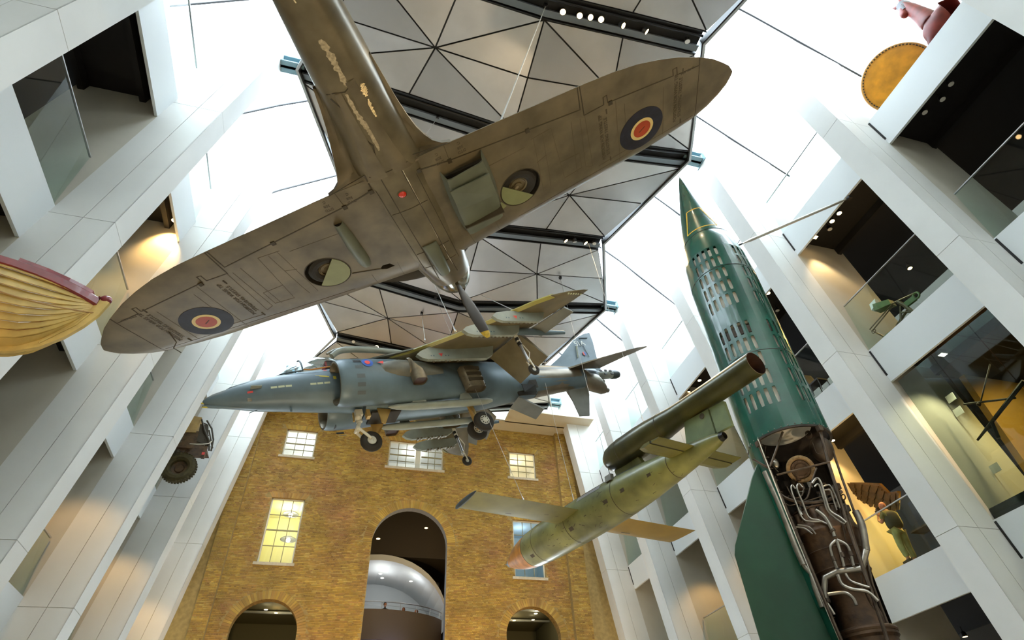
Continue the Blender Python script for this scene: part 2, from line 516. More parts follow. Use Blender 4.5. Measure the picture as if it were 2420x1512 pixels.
for (ya, ka), (yb, kb) in zip(lines, lines[1:]):
    ya += .42; yb -= .42
    for sd in (-1, 1):
        Ca = node('c' + ka, sd, ya); Cb = node('c' + kb, sd, yb); Ea = node('e' + ka, sd, ya); Eb = node('e' + kb, sd, yb)
        St = Vector((CXc + sd * 3.35, (ya + yb) / 2, 21.02))
        Mc = (Ca + Cb) / 2; Me = (Ea + Eb) / 2; Ma = (Ca + Ea) / 2; Mb_ = (Cb + Eb) / 2
        Ma.z += .05; Mb_.z += .05
        ring = [Ca, Ma, Ea, Me, Eb, Mb_, Cb, Mc]
        for j in range(8):
            tri_panel(St, ring[j], ring[(j + 1) % 8], pk + j); pk += 1
            up = Vector((0, 0, .09)); k0 = len(back_m.v)
            back_m.add([St + up, ring[j] + up, ring[(j + 1) % 8] + up], [(0, 1, 2)])
back_m.build('backing', 'black', canopy, fixn=False)
# channels across the canopy, edge frame, brackets
ch = MB(); pipes = MB(); rail = MB()
for y, k in lines:
    for sd in (-1, 1):
        c = node('c' + k, sd, y); e = node('e' + k, sd, y)
        c = c + Vector((0, 0, .28)); e = e + Vector((0, 0, .28))
        ch.hexa([c + Vector((0, -.44, 0)), e + Vector((0, -.44, 0)), e + Vector((0, .44, 0)), c + Vector((0, .44, 0)),
                 c + Vector((0, -.44, .04)), e + Vector((0, -.44, .04)), e + Vector((0, .44, .04)), c + Vector((0, .44, .04))])
        for dy in (-.40, .40):
            d = Vector((0, 0, -.28))
            ch.hexa([c + d + Vector((0, dy - .02, 0)), e + d + Vector((0, dy - .02, 0)), e + d + Vector((0, dy + .02, 0)), c + d + Vector((0, dy + .02, 0)),
                     c + Vector((0, dy - .02, 0)), e + Vector((0, dy - .02, 0)), e + Vector((0, dy + .02, 0)), c + Vector((0, dy + .02, 0))])
        pipes.tube([c + Vector((0, -.2, -.12)), e + Vector((0, -.2, -.12))], .055, 8)
        rail.hexa([c + Vector((0, .12, -.22)), e + Vector((0, .12, -.22)), e + Vector((0, .34, -.22)), c + Vector((0, .34, -.22)),
                   c + Vector((0, .12, -.1)), e + Vector((0, .12, -.1)), e + Vector((0, .34, -.1)), c + Vector((0, .34, -.1))])
ch.build('channel', 'black', canopy); pipes.build('pipe', 'dark_metal', canopy)
mat('rail_grey', (.20, .22, .24), .4, metal=.5)
rail.build('light_rail', 'rail_grey', canopy)
ef = MB(); er = MB()
for sd in (-1, 1):
    pts = [node('e' + k, sd, y) for y, k in lines]
    for p, q in zip(pts, pts[1:]):
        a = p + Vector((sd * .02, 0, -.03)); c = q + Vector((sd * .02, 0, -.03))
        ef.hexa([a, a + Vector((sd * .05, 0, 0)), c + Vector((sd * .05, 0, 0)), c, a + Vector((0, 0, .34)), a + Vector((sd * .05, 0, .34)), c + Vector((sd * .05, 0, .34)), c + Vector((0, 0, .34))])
        a = p + Vector((sd * .07, 0, -.06)); c = q + Vector((sd * .07, 0, -.06))
        er.hexa([a, a + Vector((sd * .10, 0, 0)), c + Vector((sd * .10, 0, 0)), c, a + Vector((0, 0, .36)), a + Vector((sd * .10, 0, .36)), c + Vector((sd * .10, 0, .36)), c + Vector((0, 0, .36))])
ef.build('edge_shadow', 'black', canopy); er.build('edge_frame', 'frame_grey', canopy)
for y in OUT_Y[1:]:
    for sd in (-1, 1):
        m = MB(); x0 = CXc + sd * 7.9; x1 = CXc + sd * 8.78; z = 22.05
        for (za, zb, hw) in ((z, z + .06, .24), (z + .36, z + .42, .24), (z, z + .42, .05)):
            m.box((min(x0, x1), y + .1 - hw, za), (max(x0, x1), y + .1 + hw, zb))
        m.box((min(x1, x1 + sd * .05), y - .24, z - .08), (max(x1, x1 + sd * .05), y + .44, z + .5))
        m.build('bracket', 'blue_steel', canopy)
# spot lamps hung in the channels
def track_lamp(p, aim, on, label, grp='spot lamps in the canopy channels'):
    t = thing('spot_lamp', label, 'lamp', p, group=grp)
    q = Vector(aim).normalized().to_track_quat('-Z', 'Y').to_matrix().to_4x4()
    m = MB(); m.tube([(0, 0, .0), (0, 0, .22)], .015, 6); m.build('stem', 'dark_metal', t)
    m = MB(); m.lathe([(.03, .10), (.09, .06), (.11, -.06), (.115, -.09)], 12, cap=True)
    o = m.build('housing', 'dark_metal', t, smooth=True); o.matrix_local = q
    m = MB(); m.lathe([(.095, -.092), (.095, -.10)], 12, cap=True); o = m.build('lens', on, t); o.matrix_local = q
    return t
# ================================================================== brick front with arches and sash windows
YW = 32.0
wallb = thing('wall_back', None, None, kind='structure')
def arch_poly(xc, r, zb, zs, n=24, k=0):
    return [(xc - r, zb)] + [(xc - r * cos(pi * j / n), zs + r * sin(pi * j / n)) for j in range(n + 1)] + [(xc + r, zb)]
ARCHES = [(3.66, 2.04, 12.71, 'c'), (-2.86, 1.50, 8.15, 's'), (10.39, 1.48, 8.28, 's')]
WINS = [(-3.92, -2.22, 17.33, 19.02), (2.02, 5.30, 17.22, 18.95), (9.50, 11.20, 17.22, 18.98), (-3.87, -2.17, 11.36, 14.78), (9.52, 11.30, 11.26, 14.5)]
holes = [arch_poly(a[0], a[1], -1.6, a[2]) for a in ARCHES] + [[(w[0], w[2]), (w[0], w[3]), (w[1], w[3]), (w[1], w[2])] for w in WINS]
outer = [(-9.0, -1.6), (-4.36, -1.6)]
# wall plate: columns split so every hole is handled by tessellation
outer = [(-9.0, -1.6)] + [p for p in holes[1]] + [p for p in holes[0]] + [p for p in holes[2]] + [(17.0, -1.6), (17.0, 20.5), (-9.0, 20.5)]
loops = [outer] + holes[3:]
flat = [Vector((p[0], 0, p[1])) for l in loops for p in l]
tris = geometry.tessellate_polygon([[Vector((p[0], p[1], 0)) for p in l] for l in loops])
m = MB()
m.add([(p.x, YW, p.z) for p in flat], [tuple(t) for t in tris])
core = m.build('wall_core', 'plaster', wallb, fixn=False)
mat('mortar', (.42, .30, .12), .9, noise=.2, nscale=5)
core.data.materials.clear(); core.data.materials.append(MT('mortar'))
# reveals
mat('reveal_brick', (.36, .22, .07), .9, noise=.35, nscale=9, bump=.2, bscale=14)
mat('reveal_grey', (.20, .21, .22), .6)
for hidx, h in enumerate(holes):
    m = MB(); d = .45 if hidx < 3 else .22
    n = len(h)
    for j in range(n if hidx >= 3 else n - 1):
        a, c = h[j], h[(j + 1) % n]
        m.add([(a[0], YW, a[1]), (c[0], YW, c[1]), (c[0], YW + d, c[1]), (a[0], YW + d, a[1])], [(0, 1, 2, 3)])
    m.build('reveal', 'reveal_grey' if hidx == 0 else 'reveal_brick', wallb, fixn=False)
# brick field
def in_hole(x, z, pad):
    for xc, r, zs, k in ARCHES:
        ring = (.46 if k == 'c' else .40)
        if z < zs:
            if abs(x - xc) < r + pad: return True
        elif (x - xc) ** 2 + (z - zs) ** 2 < (r + ring) ** 2: return True
    for x0, x1, z0, z1 in WINS:
        if x0 - pad < x < x1 + pad and z0 - pad * .6 < z < z1 + .02: return True
        if x0 - .25 < x < x1 + .25 and z1 < z < z1 + .32: return True
    return False
random.seed(11)
PAL = [(.50, .31, .06), (.45, .27, .055), (.56, .37, .08), (.38, .21, .055), (.50, .34, .09), (.27, .15, .05), (.56, .40, .12), (.40, .21, .075), (.33, .20, .06)]
V = []; F = []; C = []
def brick_box(x0, x1, z0, z1, y0, y1, col):
    k = len(V)
    V.extend([(x0, y0, z0), (x1, y0, z0), (x1, y1, z0), (x0, y1, z0), (x0, y0, z1), (x1, y0, z1), (x1, y1, z1), (x0, y1, z1)])
    F.extend([(k, k + 1, k + 5, k + 4), (k, k + 3, k + 2, k + 1), (k + 4, k + 5, k + 6, k + 7), (k, k + 4, k + 7, k + 3), (k + 1, k + 2, k + 6, k + 5)])
    C.extend([col] * 5)
def lay(xa, xb, za, zb, yf, test=True):
    row = 0; z = za
    while z < zb - .03:
        x = xa - (0 if row % 2 else .1125 / 2) - random.random() * .02
        while x < xb:
            L = .225 if (row % 2 or True) and ((row % 4) < 3) else .1125
            if random.random() < .3: L = .1125
            x0, x1 = max(x, xa) + .006, min(x + L, xb) - .006
            if x1 - x0 > .03:
                xm = (x0 + x1) / 2; zm = z + .0375
                if not test or not (in_hole(xm, zm, .0) or in_hole(x0 + .01, zm, 0) or in_hole(x1 - .01, zm, 0)):
                    if random.random() < .6 or 'c' not in dir(): c = random.choice(PAL)
                    c = tuple(.68 * a_ + .32 * b_ for a_, b_ in zip(c, (.46, .285, .055))); q = random.uniform(.84, 1.12)
                    pr = random.uniform(.004, .02)
                    brick_box(x0, x1, z + .006, z + .069, yf - pr, yf, (c[0] * q, c[1] * q, c[2] * q, 1))
            x += L
        z += .075; row += 1
lay(-5.30, 12.62, 6.9, 20.5, YW)
lay(-7.3, -6.02, 6.9, 20.5, YW + .02, False)
lay(13.62, 15.2, 6.9, 20.5, YW + .02, False)
lay(-6.02, -5.30, 6.9, 20.5, YW - .32, False)
lay(12.62, 13.62, 6.9, 20.5, YW - .32, False)
me = bpy.data.meshes.new('brickwork'); me.from_pydata(V, [], F)
at = me.color_attributes.new('bcol', 'FLOAT_COLOR', 'CORNER')
buf = []
for c in C: buf += list(c) * 4
at.data.foreach_set('color', buf)
me.materials.append(MT('brick')); me.update()
o = bpy.data.objects.new('brickwork', me); COL.objects.link(o); o.parent = wallb; o['kind'] = 'stuff'
m = MB(); m.box((-6.02, YW - .32, -1.6), (-5.30, YW, 20.5)); m.box((12.62, YW - .32, -1.6), (13.62, YW, 20.5)); m.build('pilaster', 'mortar', wallb)
# voussoirs, one by one
def add_brick(P, col, parent):
    me = bpy.data.meshes.new('brick')
    me.from_pydata([tuple(p) for p in P], [], [(0, 1, 5, 4), (0, 3, 2, 1), (4, 5, 6, 7), (0, 4, 7, 3), (1, 2, 6, 5)])
    a = me.color_attributes.new('bcol', 'FLOAT_COLOR', 'CORNER'); a.data.foreach_set('color', list(col) * 20)
    me.materials.append(MT('brick'))
    o = bpy.data.objects.new('brick', me); COL.objects.link(o); o.parent = parent
for xc, r, zs, k in ARCHES:
    n = {'c': 70}.get(k, 42); ring = .46 if k == 'c' else .40
    for j in range(n):
        a0 = pi * (j + .06) / n; a1 = pi * (j + .94) / n
        c = tuple(.5 * a_ + .5 * b_ for a_, b_ in zip(random.choice(PAL), (.48, .30, .06))); q = random.uniform(.85, 1.15)
        yf = YW - random.uniform(.008, .025)
        pts = []
        for rr in (r + .005, r + ring):
            for a, y in ((a0, yf), (a1, yf), (a1, YW), (a0, YW)):
                pts.append((xc - rr * cos(a), y, zs + rr * sin(a)))
        add_brick(pts, (c[0] * q, c[1] * q, c[2] * q, 1), wallb)
for x0, x1, z0, z1 in WINS:     # flat gauged arches over the windows
    n = int((x1 - x0 + .3) / .092)
    for j in range(n):
        t0 = (j + .05) / n; t1 = (j + .95) / n
        xa, xb = x0 - .02 + (x1 - x0 + .04) * t0, x0 - .02 + (x1 - x0 + .04) * t1
        xc0, xc1 = x0 - .2 + (x1 - x0 + .4) * t0, x0 - .2 + (x1 - x0 + .4) * t1
        c = random.choice(PAL[:3] + PAL[4:5]); q = random.uniform(.9, 1.2); yf = YW - .015
        add_brick([(xa, yf, z1 + .02), (xb, yf, z1 + .02), (xb, YW, z1 + .02), (xa, YW, z1 + .02), (xc0, yf, z1 + .31), (xc1, yf, z1 + .31), (xc1, YW, z1 + .31), (xc0, YW, z1 + .31)], (c[0] * q, c[1] * q, c[2] * q, 1), wallb)
# sash windows with lit rooms behind
mat('room_cream', (.86, .84, .50), .8); mat('room_white', (.85, .86, .84), .8); mat('room_blue', (.42, .55, .62), .8)
mat('stone_sill', (.62, .54, .42), .7, noise=.1, nscale=8)
wn = 0
def room_light(x, y, z, e, col):
    d = bpy.data.lights.new('room_lamp', 'POINT'); d.energy = e; d.color = col; d.shadow_soft_size = .25
    o = bpy.data.objects.new('room_lamp', d); COL.objects.link(o); o.location = (x, y, z)
for idx, (x0, x1, z0, z1) in enumerate(WINS):
    wn += 1
    w = thing('window_%d' % wn, None, None, (0, 0, 0), kind='structure')
    lights_ = [(x0, x1)] if idx != 1 else [(x0, x0 + 1.62), (x1 - 1.38, x1)]
    m = MB(); fw = .07; yf = YW + .10
    m.box((x0, yf, z0), (x1, yf + .09, z0 + fw)); m.box((x0, yf, z1 - fw), (x1, yf + .09, z1)); m.box((x0, yf, z0), (x0 + fw, yf + .09, z1)); m.box((x1 - fw, yf, z0), (x1, yf + .09, z1))
    if idx == 1: m.box((lights_[0][1], yf - .02, z0), (lights_[1][0], yf + .09, z1))
    m.build('window_frame', 'cream_paint', w)
    rows = 4 if idx < 3 else 4; cols = 3
    bars = MB()
    for a, c in lights_:
        for j in range(1, cols): xx = a + fw + (c - a - 2 * fw) * j / cols; bars.box((xx - .018, yf + .02, z0 + fw), (xx + .018, yf + .06, z1 - fw))
        for j in range(1, rows):
            zz = z0 + fw + (z1 - z0 - 2 * fw) * j / rows; hw = .034 if j == rows // 2 else .018
            bars.box((a + fw, yf + .02 - (.02 if j == rows // 2 else 0), zz - hw), (c - fw, yf + .06, zz + hw))
        for j in range(cols):
            for kk in range(rows):
                g = MB(); xa = a + fw + (c - a - 2 * fw) * j / cols; xb = a + fw + (c - a - 2 * fw) * (j + 1) / cols
                za = z0 + fw + (z1 - z0 - 2 * fw) * kk / rows; zb = z0 + fw + (z1 - z0 - 2 * fw) * (kk + 1) / rows
                g.add([(xa, yf + .04, za), (xb, yf + .04, za), (xb, yf + .04, zb), (xa, yf + .04, zb)], [(0, 1, 2, 3)]); g.build('pane', 'glass_clear', w, fixn=False)
    bars.build('glazing_bars', 'bar_backlit', w)
    m = MB(); m.box((x0 - .16, YW - .09, z0 - .14), (x1 + .1, YW + .2, z0)); m.build('window_sill', 'stone_sill', w)
    # room box
    d = 3.2; zt = z1 + .25; m = MB()
    rx0, rx1 = x0 - .6, x1 + .6
    m.add([(rx0, YW + .25, z0 - .6), (rx1, YW + .25, z0 - .6), (rx1, YW + d, z0 - .6), (rx0, YW + d, z0 - .6), (rx0, YW + .25, zt), (rx1, YW + .25, zt), (rx1, YW + d, zt), (rx0, YW + d, zt)],
          [(0, 1, 2, 3), (4, 7, 6, 5), (3, 2, 6, 7), (0, 3, 7, 4), (1, 5, 6, 2)])
    m.build('room', ['room_white', 'room_white', 'room_white', 'room_cream', 'room_blue'][idx], w, fixn=False)
    room_light((x0 + x1) / 2, YW + 1.6, zt - .5, [22, 26, 18, 30, 14][idx], [(.95, 1, 1), (.95, 1, .96), (1, .78, .4), (1, .93, .62), (.7, .85, 1)][idx])
# two pendant lamps inside the tall left window
for z, x in ((14.35, -2.85), (13.2, -2.75)):
    t = thing('pendant_lamp', 'grey cone pendant lamp seen inside the tall left sash window, %s' % ('upper of two' if z > 14 else 'lower of two'), 'lamp', (x, YW + 1.15 + (.6 if z < 14 else 0), z), group='pendant lamps behind the tall window')
    m = MB(); m.lathe([(.05, .28), (.42, .08), (.43, .04), (.40, .05)], 20, cap=False); m.build('lamp_shade', 'frame_grey', t, smooth=True)
    m = MB(); m.sphere((0, 0, .02), .11); m.build('bulb', 'lamp_glow_white', t, smooth=True)
    m = MB(); m.tube([(0, 0, .28), (0, 0, .6)], .012, 6); m.build('stem', 'steel', t)
# flat plaster soffit between canopy and brick wall
m = MB(); m.box((-7.5, 30.9, 20.5), (14.6, 32.4, 20.6)); m.box((9.0, 29.6, 20.5), (14.6, 31.0, 20.6)); m.box((-7.5, 29.6, 20.5), (-1.0, 31.0, 20.6))
mat('soffit', (.60, .54, .42), .8)
tag(m.build('ceiling', 'soffit'), kind='structure')

# ---- rooms behind the arches
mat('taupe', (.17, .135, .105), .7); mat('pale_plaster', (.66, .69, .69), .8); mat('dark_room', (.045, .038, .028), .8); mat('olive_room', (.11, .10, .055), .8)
hall = thing('wall_inner', None, None, kind='structure')
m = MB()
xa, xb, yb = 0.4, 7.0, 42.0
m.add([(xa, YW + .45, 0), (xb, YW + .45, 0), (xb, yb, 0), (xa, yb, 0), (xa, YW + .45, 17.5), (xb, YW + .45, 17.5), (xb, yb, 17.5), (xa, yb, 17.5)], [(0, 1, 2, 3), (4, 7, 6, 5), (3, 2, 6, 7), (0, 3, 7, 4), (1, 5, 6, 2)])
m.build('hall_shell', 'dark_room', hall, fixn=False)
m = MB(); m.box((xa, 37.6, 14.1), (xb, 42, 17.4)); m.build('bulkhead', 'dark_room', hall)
# pale vaulted alcove above the balcony
m = MB(); n = 20; R_ = 4.2; cx = 2.6; zc = 10.2; pts0 = []
for j in range(n + 1):
    a = pi * j / n; pts0.append((cx - R_ * cos(a), zc + 3.6 * sin(a)))
for (x0, z0), (x1, z1) in zip(pts0, pts0[1:]):
    m.add([(x0, 37.5, z0), (x1, 37.5, z1), (x1, 41.9, z1), (x0, 41.9, z0)], [(0, 1, 2, 3)])
    m.add([(x0, 37.5, z0), (x1, 37.5, z1), (x1 * 1.0, 37.5, z1 + .35), (x0, 37.5, z0 + .35)], [(0, 1, 2, 3)])
m.add([(-1.7, 41.9, 8), (7, 41.9, 8), (7, 41.9, 15), (-1.7, 41.9, 15)], [(0, 1, 2, 3)])
m.build('alcove', 'pale_plaster', hall, fixn=False)
m = MB()
for zz in (11.0, 13.9):
    pass
# curved balcony front, floor, rail
bc = (2.6, 39.9); Rb = 4.5
def arc(r, z, n=28, a0=-2.75, a1=-.45): return [(bc[0] + r * cos(a0 + (a1 - a0) * j / n), bc[1] + r * .72 * sin(a0 + (a1 - a0) * j / n), z) for j in range(n + 1)]
lo, hi = arc(Rb, 9.15), arc(Rb, 10.75); m = MB()
k = len(lo); m.add(lo + hi, [(j, j + 1, j + 1 + k, j + k) for j in range(k - 1)])
lo2 = arc(Rb - .1, 9.15); m.add(lo + lo2, [(j, j + 1, j + 1 + k, j + k) for j in range(k - 1)])
m.add(arc(Rb, 9.15) + [(bc[0], bc[1] + 2, 9.15)], [tuple(range(k + 1))])
m.build('balcony_front', 'taupe', hall, smooth=True, fixn=False)
m = MB(); m.tube(arc(Rb - .03, 11.15), .03, 6)
for p in arc(Rb - .03, 10.75)[::3]: m.tube([p, (p[0], p[1], 11.15)], .015, 6)
m.tube(arc(Rb - .03, 10.95), .012, 5)
m.build('handrail', 'steel', hall, smooth=True)
# downlights (small lit discs)
def downlight(p, glow, e=0, col=(1, .9, .7), lab=None):
    t = thing('downlight', lab, 'lamp', p, group='recessed lamps behind the arches')
    m = MB(); m.lathe([(.0001, 0), (.09, 0)], 12, cap=False); m.build('lens', glow, t, fixn=False)
    m = MB(); m.torus((0, 0, .0), .10, .015); m.build('ring', 'cream_paint', t)
    if e: room_light(p[0], p[1], p[2] - .25, e, col)
for p, lab in (((5.3, 33.9, 15.6), 'upper right'), ((4.9, 34.9, 14.9), 'middle right'), ((2.0, 33.0, 13.3), 'left edge')):
    downlight((p[0], p[1], p[2]), 'lamp_glow', 14, (1, .7, .4), 'small warm lamp in the dark vault of the central arch, %s' % lab)
for p, lab in (((2.9, 39.3, 13.35), 'upper left'), ((2.7, 38.4, 13.3), 'lower left'), ((4.6, 38.3, 12.9), 'right')):
    downlight(p, 'lamp_glow_white', 13, (.9, .95, 1), 'white recessed lamp in the pale alcove ceiling, %s' % lab)
downlight((2.8, 37.0, 9.1), 'lamp_glow_white', 10, (.6, .7, 1), 'oval lamp under the curved balcony')
for (xc, r, zs, k), nm in ((ARCHES[1], 'left'), (ARCHES[2], 'right')):
    m = MB(); x0, x1 = xc - 2.4, xc + 2.4
    if nm == 'left': x1 = .3
    else: x0 = 7.1
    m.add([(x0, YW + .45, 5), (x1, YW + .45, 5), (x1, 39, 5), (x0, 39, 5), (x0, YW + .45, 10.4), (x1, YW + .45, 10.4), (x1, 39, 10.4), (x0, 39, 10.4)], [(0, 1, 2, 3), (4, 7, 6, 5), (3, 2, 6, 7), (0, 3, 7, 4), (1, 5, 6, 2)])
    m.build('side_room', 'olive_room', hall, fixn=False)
    m = MB()
    for yy in (34.2, 36.2): m.box((x0, yy, 10.2), (x1, yy + .12, 10.3))
    m.build('lighting_track', 'frame_grey', hall)
    sp_ = [(-.6, 33.6), (.9, 33.7), (-.4, 35.1), (.1, 35.6), (1.2, 35.4), (1.0, 34.2)]
    for j, (dx, yy) in enumerate(sp_):
        downlight((xc + dx, yy + .3, 10.15), 'lamp_glow_white' if j % 3 else 'lamp_glow', 9 if j % 2 else 0, (1, .85, .5), 'small lamp on the dark ceiling inside the %s side arch, %s' % (nm, ('front left', 'front right', 'middle left', 'centre', 'back right', 'middle right')[j]))
# ================================================================== propeller fighter hung over the camera
mat('wing_grey', (.165, .13, .078), .42, noise=.34, nscale=2.0, metal=.15, bump=.015, bscale=3, detail=8)
mat('belly_grey', (.17, .135, .08), .30, noise=.30, nscale=2.2, metal=.35, bump=.03, bscale=4, detail=8)
mat('control_grey', (.17, .135, .08), .5, noise=.18, nscale=2)
mat('radiator_green', (.125, .135, .095), .45, noise=.15, nscale=3)
mat('line_dark', (.05, .038, .022), .7); mat('line_soft', (.11, .085, .05), .7); mat('stencil', (.075, .06, .038), .6)
mat('bare_paint', (.46, .37, .24), .4, noise=.35, nscale=30); mat('bare_metal', (.75, .62, .40), .22, metal=.9, bump=.3, bscale=60)
mat('roundel_blue', (.014, .014, .028), .6, noise=.4, nscale=6); mat('roundel_yellow', (.72, .55, .22), .5); mat('roundel_red', (.42, .055, .015), .5, noise=.15, nscale=5)
mat('tyre', (.022, .019, .016), .8, bump=.1, bscale=40); mat('hub', (.22, .17, .10), .4, metal=.5)
mat('door_green', (.24, .25, .11), .45, noise=.1, nscale=4); mat('red_lens', (.62, .03, .01), .15, coat=.8); mat('prop_black', (.05, .042, .035), .45); mat('yellow_tip', (.62, .42, .03), .5, noise=.3, nscale=20)
mat('well_dark', (.03, .025, .018), .8); mat('skin_bright', (.26, .25, .20), .16, metal=.75, noise=.15, nscale=2)
T_ = (0.69146, 6.17945, 7.29119)
SPIT_R = ((0.821144, 0.461398, -0.335909), (-0.510642, 0.856826, -0.071368), (0.254886, 0.230133, 0.939187))
SR = SPIT_R
M_f = Matrix(((SR[0][0], SR[0][1], SR[0][2], T_[0]), (SR[1][0], SR[1][1], SR[1][2], T_[1]), (SR[2][0], SR[2][1], SR[2][2], T_[2]), (0, 0, 0, 1)))
fighter = thing('fighter_aircraft', 'large grey propeller fighter with worn belly and dark-ringed roundels, hung closest to camera', 'aircraft', M=M_f)
DIH = 0.12278
LE = [(0, .64), (1.0, .63), (2.0, .64), (3.0, .63), (3.9, .615), (4.5, .55), (4.93, .48), (5.2, .37), (5.4, .23), (5.53, .10), (5.60, -.04), (5.62, -.12)]
TE = [(0, -1.74), (.9, -1.67), (1.47, -1.6), (2.12, -1.52), (2.9, -1.43), (3.4, -1.36), (3.85, -1.26), (4.2, -1.14), (4.55, -.99), (4.93, -.78), (5.2, -.60), (5.4, -.42), (5.53, -.29), (5.60, -.17), (5.62, -.12)]
def zl(x, y):
    ax = abs(x); le = interp(LE, ax); te = interp(TE, ax); c = max(.02, le - te); s = min(1, max(0, (le - y) / c))
    t = c * (.13 - .008 * ax)
    base = (ax - .6) * DIH if ax > .35 else (-.25) * DIH
    up = 0
    if s < .16: up = t * .42 * (1 - s / .16) ** 2
    if s > .75: up = t * .10 * ((s - .75) / .25) ** 2
    return base + up
def zu(x, y):
    ax = abs(x); le = interp(LE, ax); te = interp(TE, ax); c = max(.02, le - te); s = min(1, max(0, (le - y) / c))
    t = c * (.13 - .008 * ax)
    yt = t * (2.969 * sqrt(s) - 1.26 * s - 3.516 * s * s + 2.843 * s ** 3 - 1.015 * s ** 4) * 1.0
    return zl(x, y) + yt + .004
def make_wing(x0, x1, nx=44, ns=22, f0=0.0, f1=1.0, hinge=None):
    m = MB(); lo = []; hi = []
    for i in range(nx + 1):
        u = i / nx; x = x0 + (x1 - x0) * u
        if abs(x1) > 5.5: x = x0 + (x1 - x0) * (1 - (1 - u) ** 1.7)
        le = interp(LE, abs(x)); te = interp(TE, abs(x)); c = le - te
        rl = []; rh = []
        for j in range(ns + 1):
            s = j / ns; s = .5 * (1 - cos(pi * s)) if True else s
            s = f0 + (f1 - f0) * s
            y = le - c * s
            rl.append((x, y, zl(x, y))); rh.append((x, y, zu(x, y)))
        lo.append(rl); hi.append(rh)
    rings = [a + b[::-1] for a, b in zip(lo, hi)]
    m.rings(rings)
    return m
def bool_cut(obj, cutters):
    for c in cutters:
        md = obj.modifiers.new('b', 'BOOLEAN'); md.operation = 'DIFFERENCE'; md.object = c; md.solver = 'EXACT'
    bpy.context.view_layer.update()
    dg = bpy.context.evaluated_depsgraph_get()
    me = bpy.data.meshes.new_from_object(obj.evaluated_get(dg))
    obj.modifiers.clear(); obj.data = me
    for c in cutters: bpy.data.objects.remove(c)
def cutter(poly, z0, z1, parent):
    m = MB(); m.prism([(p[0], p[1], z0) for p in poly], (0, 0, z1 - z0)); return m.build('cut', 'well_dark', parent)
def ell(cx, cy, a, b, n=32, rot=0):
    return [(cx + a * cos(2 * pi * k / n) * cos(rot) - b * sin(2 * pi * k / n) * sin(rot), cy + a * cos(2 * pi * k / n) * sin(rot) + b * sin(2 * pi * k / n) * cos(rot)) for k in range(n)]
for sd in (1, -1):
    w = make_wing(0.28 * sd, 5.62 * sd).build('wing', ['wing_grey', 'well_dark'], fighter, smooth=True, ang=50)
    cuts = [cutter(ell(1.665 * sd, -.19, .345, .36), -.3, (1.1) * DIH + .13, fighter),
            cutter([(.69 * sd, .17), (.74 * sd, .075), (.86 * sd, .07), (.93 * sd, .14), (.83 * sd, .19)], -.3, .12, fighter)]
    bool_cut(w, cuts)
def ribbon(pts, wdt, material, parent=fighter, off=.004, name='panel_line', zf=zl, step=.08):
    # thin strip lying on the lower surface
    P = [Vector((p[0], p[1])) for p in pts]; Q = []
    for a, b_ in zip(P, P[1:]):
        n = max(1, int((b_ - a).length / step))
        for j in range(n): Q.append(a + (b_ - a) * j / n)
    Q.append(P[-1]); m = MB(); k = len(Q); vs = []
    for i, q in enumerate(Q):
        d = (Q[min(i + 1, k - 1)] - Q[max(i - 1, 0)]); d = d.normalized() if d.length > 1e-6 else Vector((1, 0)); n = Vector((-d.y, d.x)) * wdt / 2
        for s in (1, -1):
            p = q + n * s; z = zf(p.x, p.y); vs += [(p.x, p.y, z - off), (p.x, p.y, z + .004)]
    fs = []
    for i in range(k - 1):
        a = i * 4
        fs += [(a, a + 2, a + 6, a + 4), (a, a + 4, a + 5, a + 1), (a + 2, a + 3, a + 7, a + 6)]
    m.add(vs, fs)
    return m
def merge(mbs, name, material, parent):
    m = MB()
    for q in mbs: m.add(q.v, q.f)
    return m.build(name, material, parent, fixn=False)
def decal(poly, material, name, parent=fighter, off=.005, zf=zl, nsub=1):
    m = MB(); cx = sum(p[0] for p in poly) / len(poly); cy = sum(p[1] for p in poly) / len(poly)
    n = len(poly); vs = [(cx, cy, zf(cx, cy) - off)]
    K = 6
    for r in range(1, K + 1):
        for p in poly:
            x = cx + (p[0] - cx) * r / K; y = cy + (p[1] - cy) * r / K; vs.append((x, y, zf(x, y) - off))
    for p in poly: vs.append((p[0], p[1], zf(p[0], p[1]) + .003))
    fs = [(0, 1 + j, 1 + (j + 1) % n) for j in range(n)]
    for r in range(K):
        for j in range(n):
            a = 1 + r * n + j; b_ = 1 + r * n + (j + 1) % n; fs.append((a, b_, b_ + n, a + n))
    m.add(vs, fs); return m.build(name, material, parent, smooth=True, fixn=False)
